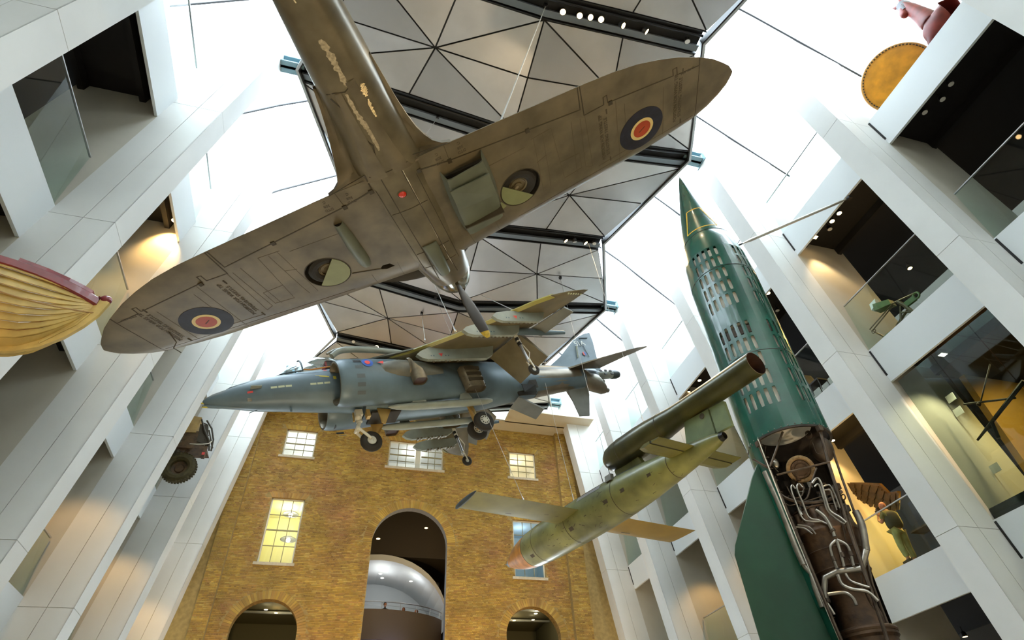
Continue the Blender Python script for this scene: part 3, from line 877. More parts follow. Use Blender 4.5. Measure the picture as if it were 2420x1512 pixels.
for sd in (1, -1):
    cx = 3.885 * sd
    rr = decal(ell(cx, 0, .405, .405, 40), 'roundel_blue', 'roundel', off=.004)
    decal(ell(cx + .01 * sd, 0.01, .212, .212, 32), 'roundel_yellow', 'roundel_ring', rr, off=.007).parent = rr
    decal(ell(cx + .01 * sd, 0.01, .158, .158, 32), 'roundel_red', 'roundel_centre', rr, off=.010)
    mk = merge([ribbon([(cx - .05, .05), (cx + .06, -.02)], .012, None, off=.013)], 'scratch', 'line_dark', rr)
    L = []
    # aileron and flap gaps
    L.append(ribbon([(2.905 * sd, -1.43), (2.91 * sd, -.90), (3.25 * sd, -.895), (3.25 * sd, -1.03), (3.31 * sd, -1.035), (3.32 * sd, -.89), (4.47 * sd, -.71), (4.46 * sd, -.83), (4.53 * sd, -.83), (4.54 * sd, -.69), (4.95 * sd, -.63), (4.95 * sd, -.77)], .016, None))
    L.append(ribbon([(2.87 * sd, -1.43), (2.86 * sd, -1.04), (.80 * sd, -1.405)], .017, None))
    L.append(ribbon([(.80 * sd, -1.405), (.34 * sd, -1.52)], .02, None)); L.append(ribbon([(.81 * sd, -1.68), (.80 * sd, -1.41)], .007, None))
    L.append(ribbon([(.34 * sd, -1.53), (.32 * sd, -1.80)], .018, None)); L.append(ribbon([(.32 * sd, -1.80), (.6 * sd, -1.74), (.9 * sd, -1.66)], .008, None))
    L.append(ribbon([(4.95 * sd, -.62), (4.94 * sd, .48)], .008, None))
    merge(L, 'control_gap', 'line_dark', fighter)
    for hx, hy in ((2.0, -1.19), (.8, -1.40), (.36, -1.51), (3.36, -.87)):
        H = MB(); z = zl(hx * sd, hy); H.box((hx * sd - .03, hy - .035, z - .02), (hx * sd + .03, hy + .035, z + .01)); H.build('hinge_cover', 'line_dark', fighter)
    L = []
    for pts in ([(2.69, -.92), (2.66, .16)], [(2.84, -.88), (2.82, .16), (2.95, .22)], [(2.92, -.92), (2.95, .22)], [(2.06, -1.01), (2.02, .16)], [(2.21, -.98), (2.18, -.1), (2.16, .15)],
                [(2.02, -1.0), (2.36, -1.0), (2.42, .1)], [(2.2, -.55), (2.02, -.5)], [(2.4, -.25), (2.75, -.22), (2.75, .12), (2.42, .14)], [(3.05, .3), (3.6, .28), (3.6, -.7)], [(1.5, .45), (4.9, .36)], [(4.3, -.6), (4.3, .4)],
                [(1.05, -.95), (1.9, -.92)], [(1.1, .2), (1.12, .55)], [(3.45, -.85), (3.46, .5)], [(.62, .1), (.66, .6)]):
        L.append(ribbon([(a * sd, c) for a, c in pts], .006, None, off=.003))
    merge(L, 'panel_line', 'line_soft', fighter)
    # stencilled words on the underside
    def stencil(body, x, y, a, up, size, spacing=1.0):
        z = zl(x, y) - .004; slope = DIH * (1 if x > 0 else -1)
        A = Vector((a[0], a[1], a[0] * slope)); U = Vector((up[0], up[1], up[0] * slope))
        text_obj('stencil', body, basis(A, U, (x, y, z)), size, 'stencil', fighter, .0015, spacing)
    o_ = 1 if sd > 0 else 1
    xs = 3.17 * sd; xt = 4.53 * sd
    for xx, yc in ((xs, -.26), (xt, -.22)):
        x1, x2 = xx, xx + .085
        stencil('POSITION FOR WING TIP', x1, yc, (0, -1), (-1, 0), .085, 1.0)
        stencil('STEADYING TRESTLE', x2, yc + .02, (0, -1), (-1, 0), .085, 1.0)
        D = MB()
        for e in (-.52, .50):
            for q in range(5):
                yy = yc + e + q * .02; z = zl(xx + .13, yy); D.box((xx + .10 + q * .001, yy - .007, z - .006), (xx + .125, yy + .006, z))
        D.build('dots', 'stencil', fighter)
    for xx in (.67, 1.01):
        for q, wd in enumerate(('DTD', '308', 'C')):
            stencil(wd, xx * sd, -1.47 - .075 * q + (.02 if xx < 1 else 0.03), (-1, 0), (0, 1), .062)
    stencil('W', (.40) * sd, -1.72, (-1, 0), (0, 1), .05); stencil('DTD 83A', 4.72 * sd, -.66, (-1, 0), (0, 1), .06)
    # wheel inside its well, door over part of it
    cx = 1.665 * sd; zw = zl(cx, -.2)
    wt = MB(); wt.torus((cx - .02 * sd, -.19, zw + .10), .235, .085, n=32, k=10); tw = wt.build('tyre', 'tyre', fighter, smooth=True)
    hb = MB(); hb.lathe([(.0001, .045), (.06, .045), (.065, .07), (.12, .075), (.155, .055), (.17, .09)], 24, org=(cx - .02 * sd, -.19, zw), cap=False)
    hb.torus((cx - .02 * sd, -.19, zw + .055), .125, .008, n=20, k=5); hb.build('wheel_hub', 'hub', fighter, smooth=True)
    hb = MB(); hb.tube([(cx - .02 * sd, -.19, zw + .06), (.95 * sd, .10, zl(.95, .1) + .06)], .04, 8); hb.build('strut', 'hub', fighter, smooth=True)
    E_ = ell(cx, -.19, .335, .35, 48)
    if sd > 0:
        door = [p for p in E_ if (p[1] + .40) * (1.83 - 1.45) - (p[0] - 1.45) * (.07 + .40) > 0]
    else:
        door = [p for p in E_ if (p[0] + 1.48) * (.03 + .45) + (p[1] + .45) * (1.88 - 1.48) > 0]
    ang0 = lambda p: atan2(p[1] - sum(q[1] for q in door) / len(door), p[0] - sum(q[0] for q in door) / len(door))
    door = sorted(door, key=ang0)
    m = MB(); m.prism([(p[0], p[1], zl(p[0], p[1]) - .006) for p in door], (0, 0, .012)); m.build('wheel_door', 'door_green', fighter)
    m = MB(); q_ = [(1.36, .03), (1.30, -.12), (.80, .06), (.90, .15)] if sd > 0 else [(1.36, .02), (1.35, .005), (.90, .125), (.91, .14)]
    m.prism([(p[0] * sd, p[1], zl(p[0] * sd, p[1]) - .008) for p in q_], (0, 0, .012)); m.build('leg_door', 'door_green' if sd > 0 else 'line_dark', fighter)
    rim = merge([ribbon(ell(cx, -.19, .35, .365, 48) + [ell(cx, -.19, .35, .365, 48)[0]], .012, None, off=.004)], 'well_rim', 'line_dark', fighter)
# radiator housing under the right wing
m = MB(); sec = []
def rad_sec(y, xa, xb, h):
    zc = DIH * .35; out = []
    n = 12
    for j in range(n + 1):
        t = j / n; x = xa + (xb - xa) * t; e = min(t, 1 - t) / .14; e = min(1, e); zz = zl(x, y) + .02 - h * sqrt(max(0, 1 - (1 - e) ** 2)); out.append((x, y, zz))
    return out
ys = [(-1.30, .60, 1.28, .25), (-1.0, .58, 1.31, .27), (-.6, .56, 1.32, .275), (-.25, .565, 1.30, .27), (-.04, .58, 1.285, .25)]
rings_ = [rad_sec(*q) for q in ys]; n = len(rings_[0])
m.rings(rings_, cap=False, closed=False)
inner = [[(p[0], p[1], p[2] + .02) for p in r] for r in rings_]; inner = [[(p[0] * .97 + .94 * .03, p[1], p[2]) for p in r] for r in inner]
m.rings(inner, cap=False, closed=False)
for r, q in ((rings_[0], inner[0]), (rings_[-1], inner[-1])):
    m.add(r + q, [(j, j + 1, j + 1 + n, j + n) for j in range(n - 1)])
rad = m.build('radiator_housing', 'radiator_green', fighter, smooth=True, fixn=False)
m = MB(); m.box((.62, -.3, -.28), (1.26, -.28, .05)); m.build('radiator_core', 'line_dark', rad)
m = MB(); m.box((.62, -1.2, -.02), (1.26, -.3, 0.03)); m.build('duct_roof', 'well_dark', rad)
m = MB(); zf_ = -.262
m.hexa([(.63, -1.16, zf_ - .03), (1.24, -1.13, zf_ - .03 + .05), (1.24, -.70, zf_ + .0), (.64, -.73, zf_ - .018), (.63, -1.16, zf_ - .015), (1.24, -1.13, zf_ + .035), (1.24, -.70, zf_ + .012), (.64, -.73, zf_)])
m.build('radiator_flap', 'radiator_green', rad)
# oil cooler under the left wing
m = MB(); rs = []
for y, hw, h in ((-1.17, .07, .10), (-1.0, .085, .125), (-.7, .10, .14), (-.4, .105, .14), (-.2, .10, .12), (-.08, .075, .08), (-.02, .03, .03)):
    cx = -1.04 - (y + .6) * .035; zb = zl(cx, y)
    rs.append([(cx + hw * cos(a), y, zb + .02 - h * sin(a)) for a in [pi * j / 10 for j in range(11)]])
m.rings(rs, cap=False, closed=False); oc = m.build('oil_cooler', 'radiator_green', fighter, smooth=True)
m = MB(); r0 = rs[0]; m.add([(p[0], p[1] + .03, p[2] + .01) for p in r0], [tuple(range(len(r0)))]); m.build('outlet', 'black', oc, fixn=False)
# fuselage
FS = [(1.32, .40, .44, .40, .40), (1.0, .42, .41, .43, .42), (.6, .45, .38, .46, .42), (.2, .50, .40, .52, .445), (-.4, .52, .42, .58, .465), (-1.0, .52, .45, .62, .495), (-1.5, .50, .46, .62, .505), (-2.0, .46, .48, .60, .51),
      (-2.6, .41, .50, .55, .49), (-3.3, .37, .52, .49, .44), (-4.0, .325, .54, .42, .38), (-4.8, .26, .56, .34, .30), (-5.6, .17, .58, .26, .22), (-6.3, .06, .60, .16, .12)]
FS2 = [(y, interp([(q[0], q[1]) for q in FS][::-1], y), interp([(q[0], q[2]) for q in FS][::-1], y), interp([(q[0], q[3]) for q in FS][::-1], y), interp([(q[0], q[4]) for q in FS][::-1], y)) for y in [1.32 - .16 * k for k in range(48)]]
m = MB(); rs = []
n = 48
PEX = [(-6.3, .95), (-3.6, .9), (-2.6, .78), (-1.8, .50), (-1.0, .42), (.2, .42), (.7, .6), (1.3, .95)]
for y, hw, zc, ht, hb in FS2:
    cx = -.02 * min(0, y) * 1.0; pe = interp(PEX, y)
    rs.append([(cx + hw * (abs(cos(a)) ** (.85 if sin(a) > 0 else pe)) * (1 if cos(a) > 0 else -1), y, zc + (ht if sin(a) > 0 else hb) * (abs(sin(a)) ** (.9 if sin(a) > 0 else pe * .95)) * (1 if sin(a) > 0 else -1)) for a in [2 * pi * j / n for j in range(n)]])
m.rings(rs); fus = m.build('fuselage', 'belly_grey', fighter, smooth=True, ang=60)
def zfus(x, y):
    tabs = [[(q[0], q[k]) for q in FS][::-1] for k in range(1, 5)]
    hw, zc, ht, hb = [interp(t, y) for t in tabs]; cx = -.02 * min(0, y); pe = interp(PEX, y)
    t = min(.995, abs(x - cx) / hw); c = t ** (1 / pe); s_ = sqrt(max(0, 1 - c * c)) ** (pe * .95)
    z = zc - hb * s_
    if abs(x) > .30 and y > -1.7: z = min(z, zl(x, y))
    return z
# trailing-edge fillets flaring into the body
for sd in (1, -1):
    off = .04
    cur = [(.92, -1.665), (.80, -1.70), (.70, -1.79), (.63, -1.92), (.575, -2.06), (.535, -2.25), (.50, -2.5), (.475, -2.8), (.45, -3.1)] if sd > 0 else [(.90, -1.665), (.80, -1.69), (.71, -1.76), (.65, -1.90), (.59, -2.08), (.52, -2.3), (.46, -2.5), (.40, -2.75), (.35, -3.0)]
    m = MB(); rr = []
    for k, (x, y) in enumerate(cur):
        z0 = zl(.85, -1.6) + .02 + .10 * k / 8 + (max(0, -1.9 - y)) * .16
        row = []
        xin = .05
        yi = -1.35 - (k / 8) * 1.6
        for j in range(9):
            t = j / 8; xx = x + (xin - x) * t; yy = y + (min(y, yi + 0) + .25 * 0 - y) * t
            zz = z0 + (zfus(xx * sd, yy) - .012 - z0) * min(1, t * 1.35) ** .8
            row.append((xx * sd, yy, min(zz, z0 + .2)))
        rr.append(row)
    m.rings(rr, cap=False, closed=False)
    up = [[(p[0], p[1], p[2] + .05) for p in r] for r in rr]
    m.rings(up, cap=False, closed=False)
    k0 = len(m.v); m.add([r[0] for r in rr] + [r[0] for r in up], [(j, j + 1, j + 1 + 9, j + 9) for j in range(8)])
    m.build('wing_fillet', 'wing_grey', fighter, smooth=True, fixn=False, ang=60)
# belly seams, chipped strips, bolts
L = []; Lb = []
for xx in (-.16, .16):
    L.append(ribbon([(xx * 1.1, .95), (xx, .2), (xx, -.9), (xx * .95, -1.7), (xx * .9, -2.7)], .012, None, off=.006, zf=zfus))
for yy in (-1.75, -.95, .08, .5): L.append(ribbon([(-.28, yy), (0, yy + .02), (.28, yy)], .008, None, off=.006, zf=zfus))
for xx in (-.3, .31): L.append(ribbon([(xx, .6), (xx, -.4), (xx, -1.5)], .008, None, off=.007, zf=zfus))
L.append(ribbon([(-.22, -3.0), (-.12, -3.02), (.0, -3.0), (.1, -3.05)], .012, None, off=.006, zf=zfus)); L.append(ribbon([(-.2, -2.95), (-.1, -2.75), (-.14, -2.5), (-.08, -2.35), (-.02, -2.2), (-.14, -1.75)], .02, None, off=.006, zf=zfus))
merge(L, 'seam', 'line_dark', fighter)
random.seed(5)
def ragged(pts, wid, material, n=34):
    m = MB(); P = smoothpoly([(p[0], p[1], 0) for p in pts], 8); ws = [wid * random.uniform(.45, 1.2) * sin(pi * (i + 1) / (len(P) + 1)) ** .4 for i in range(len(P))]
    vs = []; 
    for i, p in enumerate(P):
        for s in (1, 0, -1):
            x = p.x + s * ws[i] * random.uniform(.7, 1.2); y = p.y + s * ws[i] * .1; vs.append((x, y, zfus(x, y) - .005))
    fs = []
    for i in range(len(P) - 1):
        for j in range(2): a = i * 3 + j; fs.append((a, a + 1, a + 4, a + 3))
    m.add(vs, fs); return m
merge([ragged([(.04, -3.64), (.05, -3.45), (.055, -3.25), (.05, -3.05)], .045, None), ragged([(0, -2.97), (-.005, -2.75), (.02, -2.5), (.03, -2.3), (.02, -2.1)], .035, None)], 'chipped_paint', 'bare_paint', fighter)
for g_ in ([ragged([(.22, -3.0), (.21, -2.93), (.20, -2.84)], .04, None), ragged([(.2, -2.8), (.185, -2.7), (.19, -2.55)], .022, None), ragged([(.17, -1.9), (.165, -1.3), (.16, -.7), (.15, -.1)], .006, None),
       ragged([(-.16, -1.3), (-.155, -.7), (-.16, 0), (-.17, .5)], .005, None), ragged([(.17, .1), (.16, .5), (.17, .8)], .008, None), ragged([(-.05, -4.6), (-.03, -4.3), (0, -4.05)], .02, None)]): merge([g_], 'bare_metal', 'bare_metal', fighter)
m = MB(); m.sphere((0.0, -1.254, zfus(0, -1.254) - .005), .058, 16, 8, (1, 1, .5)); m.build('red_lamp', 'red_lens', fighter, smooth=True)
m = MB(); m.torus((0, -1.254, zfus(0, -1.254) - .004), .068, .008, n=24, k=6); m.build('lamp_ring', 'belly_grey', fighter, smooth=True)
# chin intake
m = MB(); rs = []
for y, hw, h in ((-.05, .13, .03), (.1, .125, .08), (.3, .12, .12), (.55, .11, .14), (.72, .105, .14)):
    zb = zfus(0, y); rs.append([(-.02 + hw * (abs(cos(a)) ** .6) * (1 if cos(a) > 0 else -1), y, zb + .03 - (h + .03) * sin(a) ** .7) for a in [pi * j / 12 for j in range(13)]])
m.rings(rs, cap=False, closed=False); m.rings([[(p[0] * .9, p[1], p[2] + .015) for p in r] for r in rs], cap=False, closed=False)
ci = m.build('chin_intake', 'radiator_green', fighter, smooth=True, fixn=False)
m = MB(); m.add([(p[0] * .9, p[1] - .1, p[2] + .015) for p in rs[-1]], [tuple(range(13))]); m.build('intake_throat', 'black', ci, fixn=False)
# spinner and propeller
m = MB(); m.lathe([(.395, 1.33), (.39, 1.42), (.36, 1.6), (.30, 1.78), (.21, 1.93), (.10, 2.03), (.0001, 2.06)], 36, axis='y', org=(0, 0, .45)); sp_ = m.build('spinner', 'skin_bright', fighter, smooth=True)
m = MB(); m.torus((0, 1.325, .45), .398, .007, 'y', 40, 6); m.build('backplate', 'line_dark', sp_, smooth=True)
m = MB(); m.lathe([(.43, .95), (.418, 1.1), (.40, 1.315)], 36, axis='y', org=(0, 0, .45), cap=False); m.build('nose_ring', 'skin_bright', fighter, smooth=True)
for k, a in enumerate((radians(7), radians(127), radians(247))):
    m = MB(); rs = []; dr = Vector((sin(a), 0, -cos(a))); tang = Vector((cos(a), 0, sin(a))); hub = Vector((0, 1.48, .45))
    mi = []
    for r, ch, th, tw in ((.30, .10, .07, 60), (.45, .13, .055, 55), (.62, .19, .045, 48), (.85, .235, .035, 40), (1.1, .235, .028, 33), (1.3, .215, .022, 29), (1.47, .18, .018, 26), (1.50, .172, .017, 26), (1.58, .13, .013, 25), (1.64, .06, .008, 25)):
        t = radians(tw); cd_ = tang * cos(t) + Vector((0, 1, 0)) * sin(t); nn = Vector((0, 1, 0)) * cos(t) - tang * sin(t)
        c = hub + dr * r
        rs.append([tuple(c + cd_ * ch * .5 * cos(q) + nn * th * .5 * sin(q)) for q in [2 * pi * j / 14 for j in range(14)]])
    m.rings(rs[:8]); bl = m.build('propeller_blade', 'prop_black', fighter, smooth=True)
    m = MB(); m.rings(rs[7:]); m.build('blade_tip', 'yellow_tip', bl, smooth=True)
# pitot mast near the left tip
m = MB(); m.tube([(-4.52, -.05, zl(-4.5, 0)), (-4.52, .12, zl(-4.5, 0) - .12), (-4.62, .18, zl(-4.5, 0) - .16)], .009, 6); m.tube([(-4.62, .18, zl(-4.5, 0) - .16), (-4.62, .36, zl(-4.5, 0) - .16)], .007, 6); m.build('pitot_tube', 'line_dark', fighter)
# tail surfaces
for sd in (1, -1):
    m = MB(); P = [(.08 * sd, -4.9), (.9 * sd, -5.15), (1.35 * sd, -5.4), (1.55 * sd, -5.75), (1.45 * sd, -6.05), (1.0 * sd, -6.2), (.08 * sd, -6.2)]
    m.prism([(x, y, .66) for x, y in P], (0, 0, .06)); m.build('tailplane', 'wing_grey', fighter)
m = MB(); m.prism([(-.03, -4.8, .8), (-.03, -5.5, 1.6), (-.03, -6.0, 1.9), (-.03, -6.5, 1.7), (-.03, -6.6, 1.0), (-.03, -6.3, .4)], (.06, 0, 0)); m.build('tail_fin', 'wing_grey', fighter)
# ================================================================== tall green rocket standing at the right
mat('rocket_green', (.010, .088, .060), .26, noise=.22, nscale=1.5, bump=.10, bscale=2.2, coat=.25, detail=3)
mat('rocket_green_fin', (.006, .055, .024), .45, noise=.15, nscale=2, bump=.12, bscale=2.5)
mat('tank_pale', (.86, .80, .70), .7, noise=.12, nscale=3); mat('yellow_line', (.85, .50, .03), .5)
mat('rust', (.115, .062, .032), .55, noise=.5, nscale=5, metal=.4, bump=.15, bscale=12); mat('rust_dark', (.045, .03, .02), .7, noise=.4, nscale=5)
mat('pipe_alu', (.42, .37, .31), .30, metal=.85, noise=.25, nscale=6); mat('wrap_tan', (.33, .20, .085), .8, noise=.3, nscale=20, bump=.3, bscale=30)
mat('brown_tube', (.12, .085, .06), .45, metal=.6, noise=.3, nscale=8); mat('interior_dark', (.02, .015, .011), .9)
RX, RY, RZT = 8.58, 8.705, 15.66
rocket = thing('rocket', 'tall green rocket standing on its fins with slotted skin and open engine bay', 'rocket', (RX, RY, 1.65))
def rz(z): return z - 1.65
# nose
PROF = [(.0001, 15.68), (.012, 15.55), (.012, 15.45), (.055, 15.3), (.125, 15.0), (.23, 14.5), (.33, 14.0), (.43, 13.5), (.52, 13.0), (.605, 12.5), (.66, 12.15)]
m = MB(); m.lathe([(r, rz(z)) for r, z in PROF], 48, cap=False); m.build('nose_cone', 'rocket_green', rocket, smooth=True)
m = MB(); m.lathe([(.662, rz(12.15)), (.668, rz(12.14)), (.72, rz(11.8)), (.765, rz(11.5)), (.785, rz(11.36))], 64, cap=False)
m.build('upper_skin', 'rocket_green', rocket, smooth=True)
m = MB(); m.lathe([(.666, rz(12.16)), (.670, rz(12.15)), (.672, rz(12.135))], 48, cap=False); m.build('joint_ring', 'interior_dark', rocket)
for z in (10.56, 7.84):
    m = MB(); m.lathe([(.8265, rz(z) + .008), (.8275, rz(z)), (.8265, rz(z) - .008)], 64, cap=False); m.build('skin_joint', 'interior_dark', rocket)
# slotted body: cells round the body, each slot a real rounded opening
def rbody(z): return interp([(5.94, .825), (10.2, .825), (10.7, .818), (11.0, .80), (11.36, .785)], z)
colsA = [-169.2, -157.9, -146.6, -135.7, -123.8]; colsB = [-89.5, -78, -66.6, -55.2, -43.8]
cols = colsA + colsB + [a + 160 for a in colsA] + [a + 160 for a in colsB]
cols = sorted((a + 360) % 360 for a in cols)
def cellrow(m, a0, a1, z0, z1, slot):
    ns = 4; out = []
    for k in range(ns): out.append((a0 + (a1 - a0) * k / ns, z0))
    for k in range(ns): out.append((a1, z0 + (z1 - z0) * k / ns))
    for k in range(ns): out.append((a1 + (a0 - a1) * k / ns, z1))
    for k in range(ns): out.append((a0, z1 + (z0 - z1) * k / ns))
    def P(a, z, r=0): rr = rbody(z) + r; return (rr * cos(radians(a)), rr * sin(radians(a)), rz(z))
    if slot:
        sa, sz, hw, hh = slot; inn = []
        rw = hw; rh = radians(hw) * .8
        for a, z in out:
            da, dz = (a - (a0 + a1) / 2) / ((a1 - a0) / 2), (z - (z0 + z1) / 2) / ((z1 - z0) / 2)
            # project to rounded rectangle
            q = max(abs(da), abs(dz)); da /= q; dz /= q
            px, pz = da * hw, dz * hh
            cxx, czz = hw * .38, hh - rh * .62
            if abs(px) > cxx and abs(pz) > czz:
                ux, uz = (abs(px) - cxx) / (hw - cxx), (abs(pz) - czz) / (hh - czz); L_ = sqrt(ux * ux + uz * uz); L_ = max(L_, 1)
                px = math.copysign(cxx + ux / L_ * (hw - cxx), px); pz = math.copysign(czz + uz / L_ * (hh - czz), pz)
            inn.append((sa + px, sz + pz))
        n = len(out); vs = [P(*p) for p in out] + [P(*p) for p in inn] + [P(p[0], p[1], -.022) for p in inn]
        fs = [(j, (j + 1) % n, n + (j + 1) % n, n + j) for j in range(n)]
        m.add(vs, fs, 0); k = len(m.v) - 3 * n
        m.f += [(k + n + j, k + n + (j + 1) % n, k + 2 * n + (j + 1) % n, k + 2 * n + j) for j in range(n)]; m.m += [0] * n
    else:
        mid = ((a0 + a1) / 2, (z0 + z1) / 2)
        vs = [P(*p) for p in out] + [P(*mid)]; n = len(out)
        m.add(vs, [(j, (j + 1) % n, n) for j in range(n)], 0)
zrows = [(11.17, .165), (10.775, .165), (10.34, .17), (9.91, .175), (9.46, .18), (8.54, .185), (8.08, .185), (7.62, .19), (7.16, .19), (6.70, .195)]
zb = [11.36]
for (z, h), (z2, h2) in zip(zrows, zrows[1:]):
    if z - z2 > .6: zb += [z - .21, z2 + .23]
    else: zb.append((z + z2) / 2)
zb += [6.45, 6.2, 5.94]
ab = []
for i, a in enumerate(cols):
    nx = cols[(i + 1) % len(cols)] + (360 if i == len(cols) - 1 else 0)
    ab.append((a - 5.65, a + 5.65, a))
    g0, g1 = a + 5.65, nx - 5.65
    if g1 - g0 > .5:
        k = max(1, int((g1 - g0) / 8)); 
        for j in range(k): ab.append((g0 + (g1 - g0) * j / k, g0 + (g1 - g0) * (j + 1) / k, None))
m = MB()
for a0, a1, ac in ab:
    for z1, z0 in zip(zb, zb[1:]):
        sl = None
        if ac is not None:
            for z, h in zrows:
                if z0 < z < z1: sl = (ac, z, 2.7, h)
        cellrow(m, a0, a1, z0, z1, sl)
m.build('slotted_skin', 'rocket_green', rocket, smooth=True, ang=50)
m = MB(); m.lathe([(.76, rz(6.25)), (.76, rz(8.3))], 40); m.lathe([(.76, rz(8.7)), (.76, rz(9.8)), (.73, rz(11.3))], 40); m.build('inner_tank', 'tank_pale', rocket, smooth=True)
m = MB()
for ac in cols:
    for dz_ in (0,):
        pass
for z, h in zrows:
    pass
m = MB(); m.lathe([(.74, rz(8.35)), (.80, rz(8.4)), (.80, rz(8.6)), (.74, rz(8.65))], 40, cap=False); m.build('ring_frame', 'rust_dark', rocket)
# yellow hatch outline on the nose
def rnose(z): return interp([(zz, r) for r, zz in PROF][::-1], z) + .004
def nose_strip(pts, w=.018):
    m_ = MB(); vs = []; k = len(pts)
    for i, (a, z) in enumerate(pts):
        if abs(pts[min(i + 1, k - 1)][0] - pts[max(0, i - 1)][0]) * .01 < abs(pts[min(i + 1, k - 1)][1] - pts[max(0, i - 1)][1]):
            r = rnose(z); dw = math.degrees(w / r)
            vs += [(r * cos(radians(a - dw)), r * sin(radians(a - dw)), rz(z)), (r * cos(radians(a + dw)), r * sin(radians(a + dw)), rz(z))]
        else:
            vs += [(rnose(z + w) * cos(radians(a)), rnose(z + w) * sin(radians(a)), rz(z + w)), (rnose(z - w) * cos(radians(a)), rnose(z - w) * sin(radians(a)), rz(z - w))]
    m_.add(vs, [(2 * i, 2 * i + 1, 2 * i + 3, 2 * i + 2) for i in range(k - 1)]); return m_
aL0, aR0, zt0 = -158, -110, 13.3; aL1, aR1, zt1 = -171, -92, 12.32
N_ = 10
segs = [[(aL0 + (aR0 - aL0) * i / N_, zt0) for i in range(N_ + 1)], [(aL1 + (aR1 - aL1) * i / N_, zt1) for i in range(N_ + 1)],
        [(aL0 + (aL1 - aL0) * i / N_, zt0 + (zt1 - zt0) * i / N_) for i in range(N_ + 1)], [(aR0 + (aR1 - aR0) * i / N_, zt0 + (zt1 - zt0) * i / N_) for i in range(N_ + 1)]]
merge([nose_strip(s) for s in segs], 'hatch_outline', 'yellow_line', rocket)
# ---- engine bay (coordinates: u across the view, w towards the camera side, z up)
va = radians(45.41); UD = Vector((sin(va), -cos(va), 0)); WD = Vector((-cos(va), -sin(va), 0))
def uw(u, w, z): return tuple(UD * u + WD * w + Vector((0, 0, rz(z))))
cc = Vector((0, 0, 0))
def rp(px, py, w):   # point on the plane w metres in front of the axis, read off the photograph once
    R_ = Matrix(RC); d = R_.transposed() @ Vector(((px - 1210) / FPX, (py - 756) / FPX, 1))
    n = -WD; c = n.dot(Vector((RX, RY, 0))) - w; P = d * (c / n.dot(d)); return P - Vector((RX, RY, 1.65))
def ptube(pts, w, r, name, material, n=8, sm=4, n_=8):
    P = [rp(p[0], p[1], p[2] if len(p) > 2 else w) for p in pts]
    m_ = MB(); m_.tube(smoothpoly(P, sm) if sm > 1 else P, r, n_); return m_.build(name, material, rocket, smooth=True)
m = MB(); m.lathe([(.823, rz(5.94)), (.823, rz(5.90)), (.78, rz(5.90)), (.78, rz(6.0)), (.3, rz(6.5)), (.0001, rz(6.55))], 48, cap=False); m.build('tank_bottom', 'rust_dark', rocket, smooth=True)
m = MB()
for k in range(40):
    a = radians(k * 9); m.sphere((.826 * cos(a), .826 * sin(a), rz(5.965)), .012, 6, 4)
m.build('rivet', 'pipe_alu', rocket)
# left hand skin of the tail, running down beside the open side
m = MB(); rs = []
aL = [155 + k * 6 for k in range(0, 9)]
def rt(z): return interp([(1.6, .62), (3.0, .73), (4.5, .80), (5.94, .825)], z)
tb = MB()
angs = [radians(a) for a in [-172, -180, -190, -200, -215, -230, -250, -270, -290, -308]]
for z in (5.94, 5.2, 4.5, 3.8, 3.0, 2.3, 1.7):
    rs.append([(rt(z) * cos(a), rt(z) * sin(a), rz(z)) for a in angs])
m.rings(rs, cap=False, closed=False); m.rings([[(p[0] * .97, p[1] * .97, p[2]) for p in r] for r in rs], cap=False, closed=False)
m.build('tail_skin', 'rocket_green', rocket, smooth=True, fixn=False)
m = MB(); m.tube([(rt(z) * cos(angs[0]), rt(z) * sin(angs[0]), rz(z)) for z in (5.94, 5.2, 4.5, 3.8, 3.0, 2.3, 1.7)], .012, 6)
m.build('skin_edge', 'tank_pale', rocket)
m = MB()
for k in range(16):
    z = 5.5 - k * .24; a = angs[0]; p = Vector((rt(z) * cos(a), rt(z) * sin(a), rz(z))); t_ = Vector((-sin(a), cos(a), 0))
    m.tube([p, p + t_ * .05 + Vector((0, 0, .01)), p + t_ * .09 + Vector((0, 0, -.02))], .008, 5)
m.build('clip', 'brown_tube', rocket)
# four fins, the nearest one seen broadside
def rfin(deg, name='tail_fin'):
    a = radians(deg); d = Vector((cos(a), sin(a), 0)); t_ = Vector((-sin(a), cos(a), 0))
    pr = [(.80, 5.55), (1.00, 5.25), (1.25, 4.80), (1.50, 4.36), (1.72, 3.97), (1.78, 3.80), (1.78, 2.6), (1.78, 1.65), (.60, 1.65), (.72, 3.0), (.80, 4.6)]
    m_ = MB(); A = [d * r + Vector((0, 0, rz(z))) for r, z in pr]; n_ = len(A)
    th = [.07, .05, .045, .03, .012, .01, .01, .01, .12, .11, .09]
    vs = [p + t_ * h for p, h in zip(A, th)] + [p - t_ * h for p, h in zip(A, th)]
    cen = d * 1.1 + Vector((0, 0, rz(3.2)))
    vs += [cen + t_ * .06, cen - t_ * .06]
    fs = [(j, (j + 1) % n_, 2 * n_) for j in range(n_)] + [(n_ + (j + 1) % n_, n_ + j, 2 * n_ + 1) for j in range(n_)] + [(j, n_ + j, n_ + (j + 1) % n_, (j + 1) % n_) for j in range(n_)]
    m_.add(vs, fs); f_ = m_.build(name, 'rocket_green_fin', rocket, smooth=True, ang=25)
    s_ = MB()
    for z in (3.9, 3.3, 2.7, 2.1): s_.add([tuple(d * .80 - t_ * (.105 if False else .10) + Vector((0, 0, rz(z)))), tuple(d * 1.74 - t_ * .016 + Vector((0, 0, rz(z)))), tuple(d * 1.74 - t_ * .016 + Vector((0, 0, rz(z) - .006))), tuple(d * .80 - t_ * .10 + Vector((0, 0, rz(z) - .006)))], [(0, 1, 2, 3)])
    return f_
for q in (-195.5, -105.5 + 180): rfin(q)
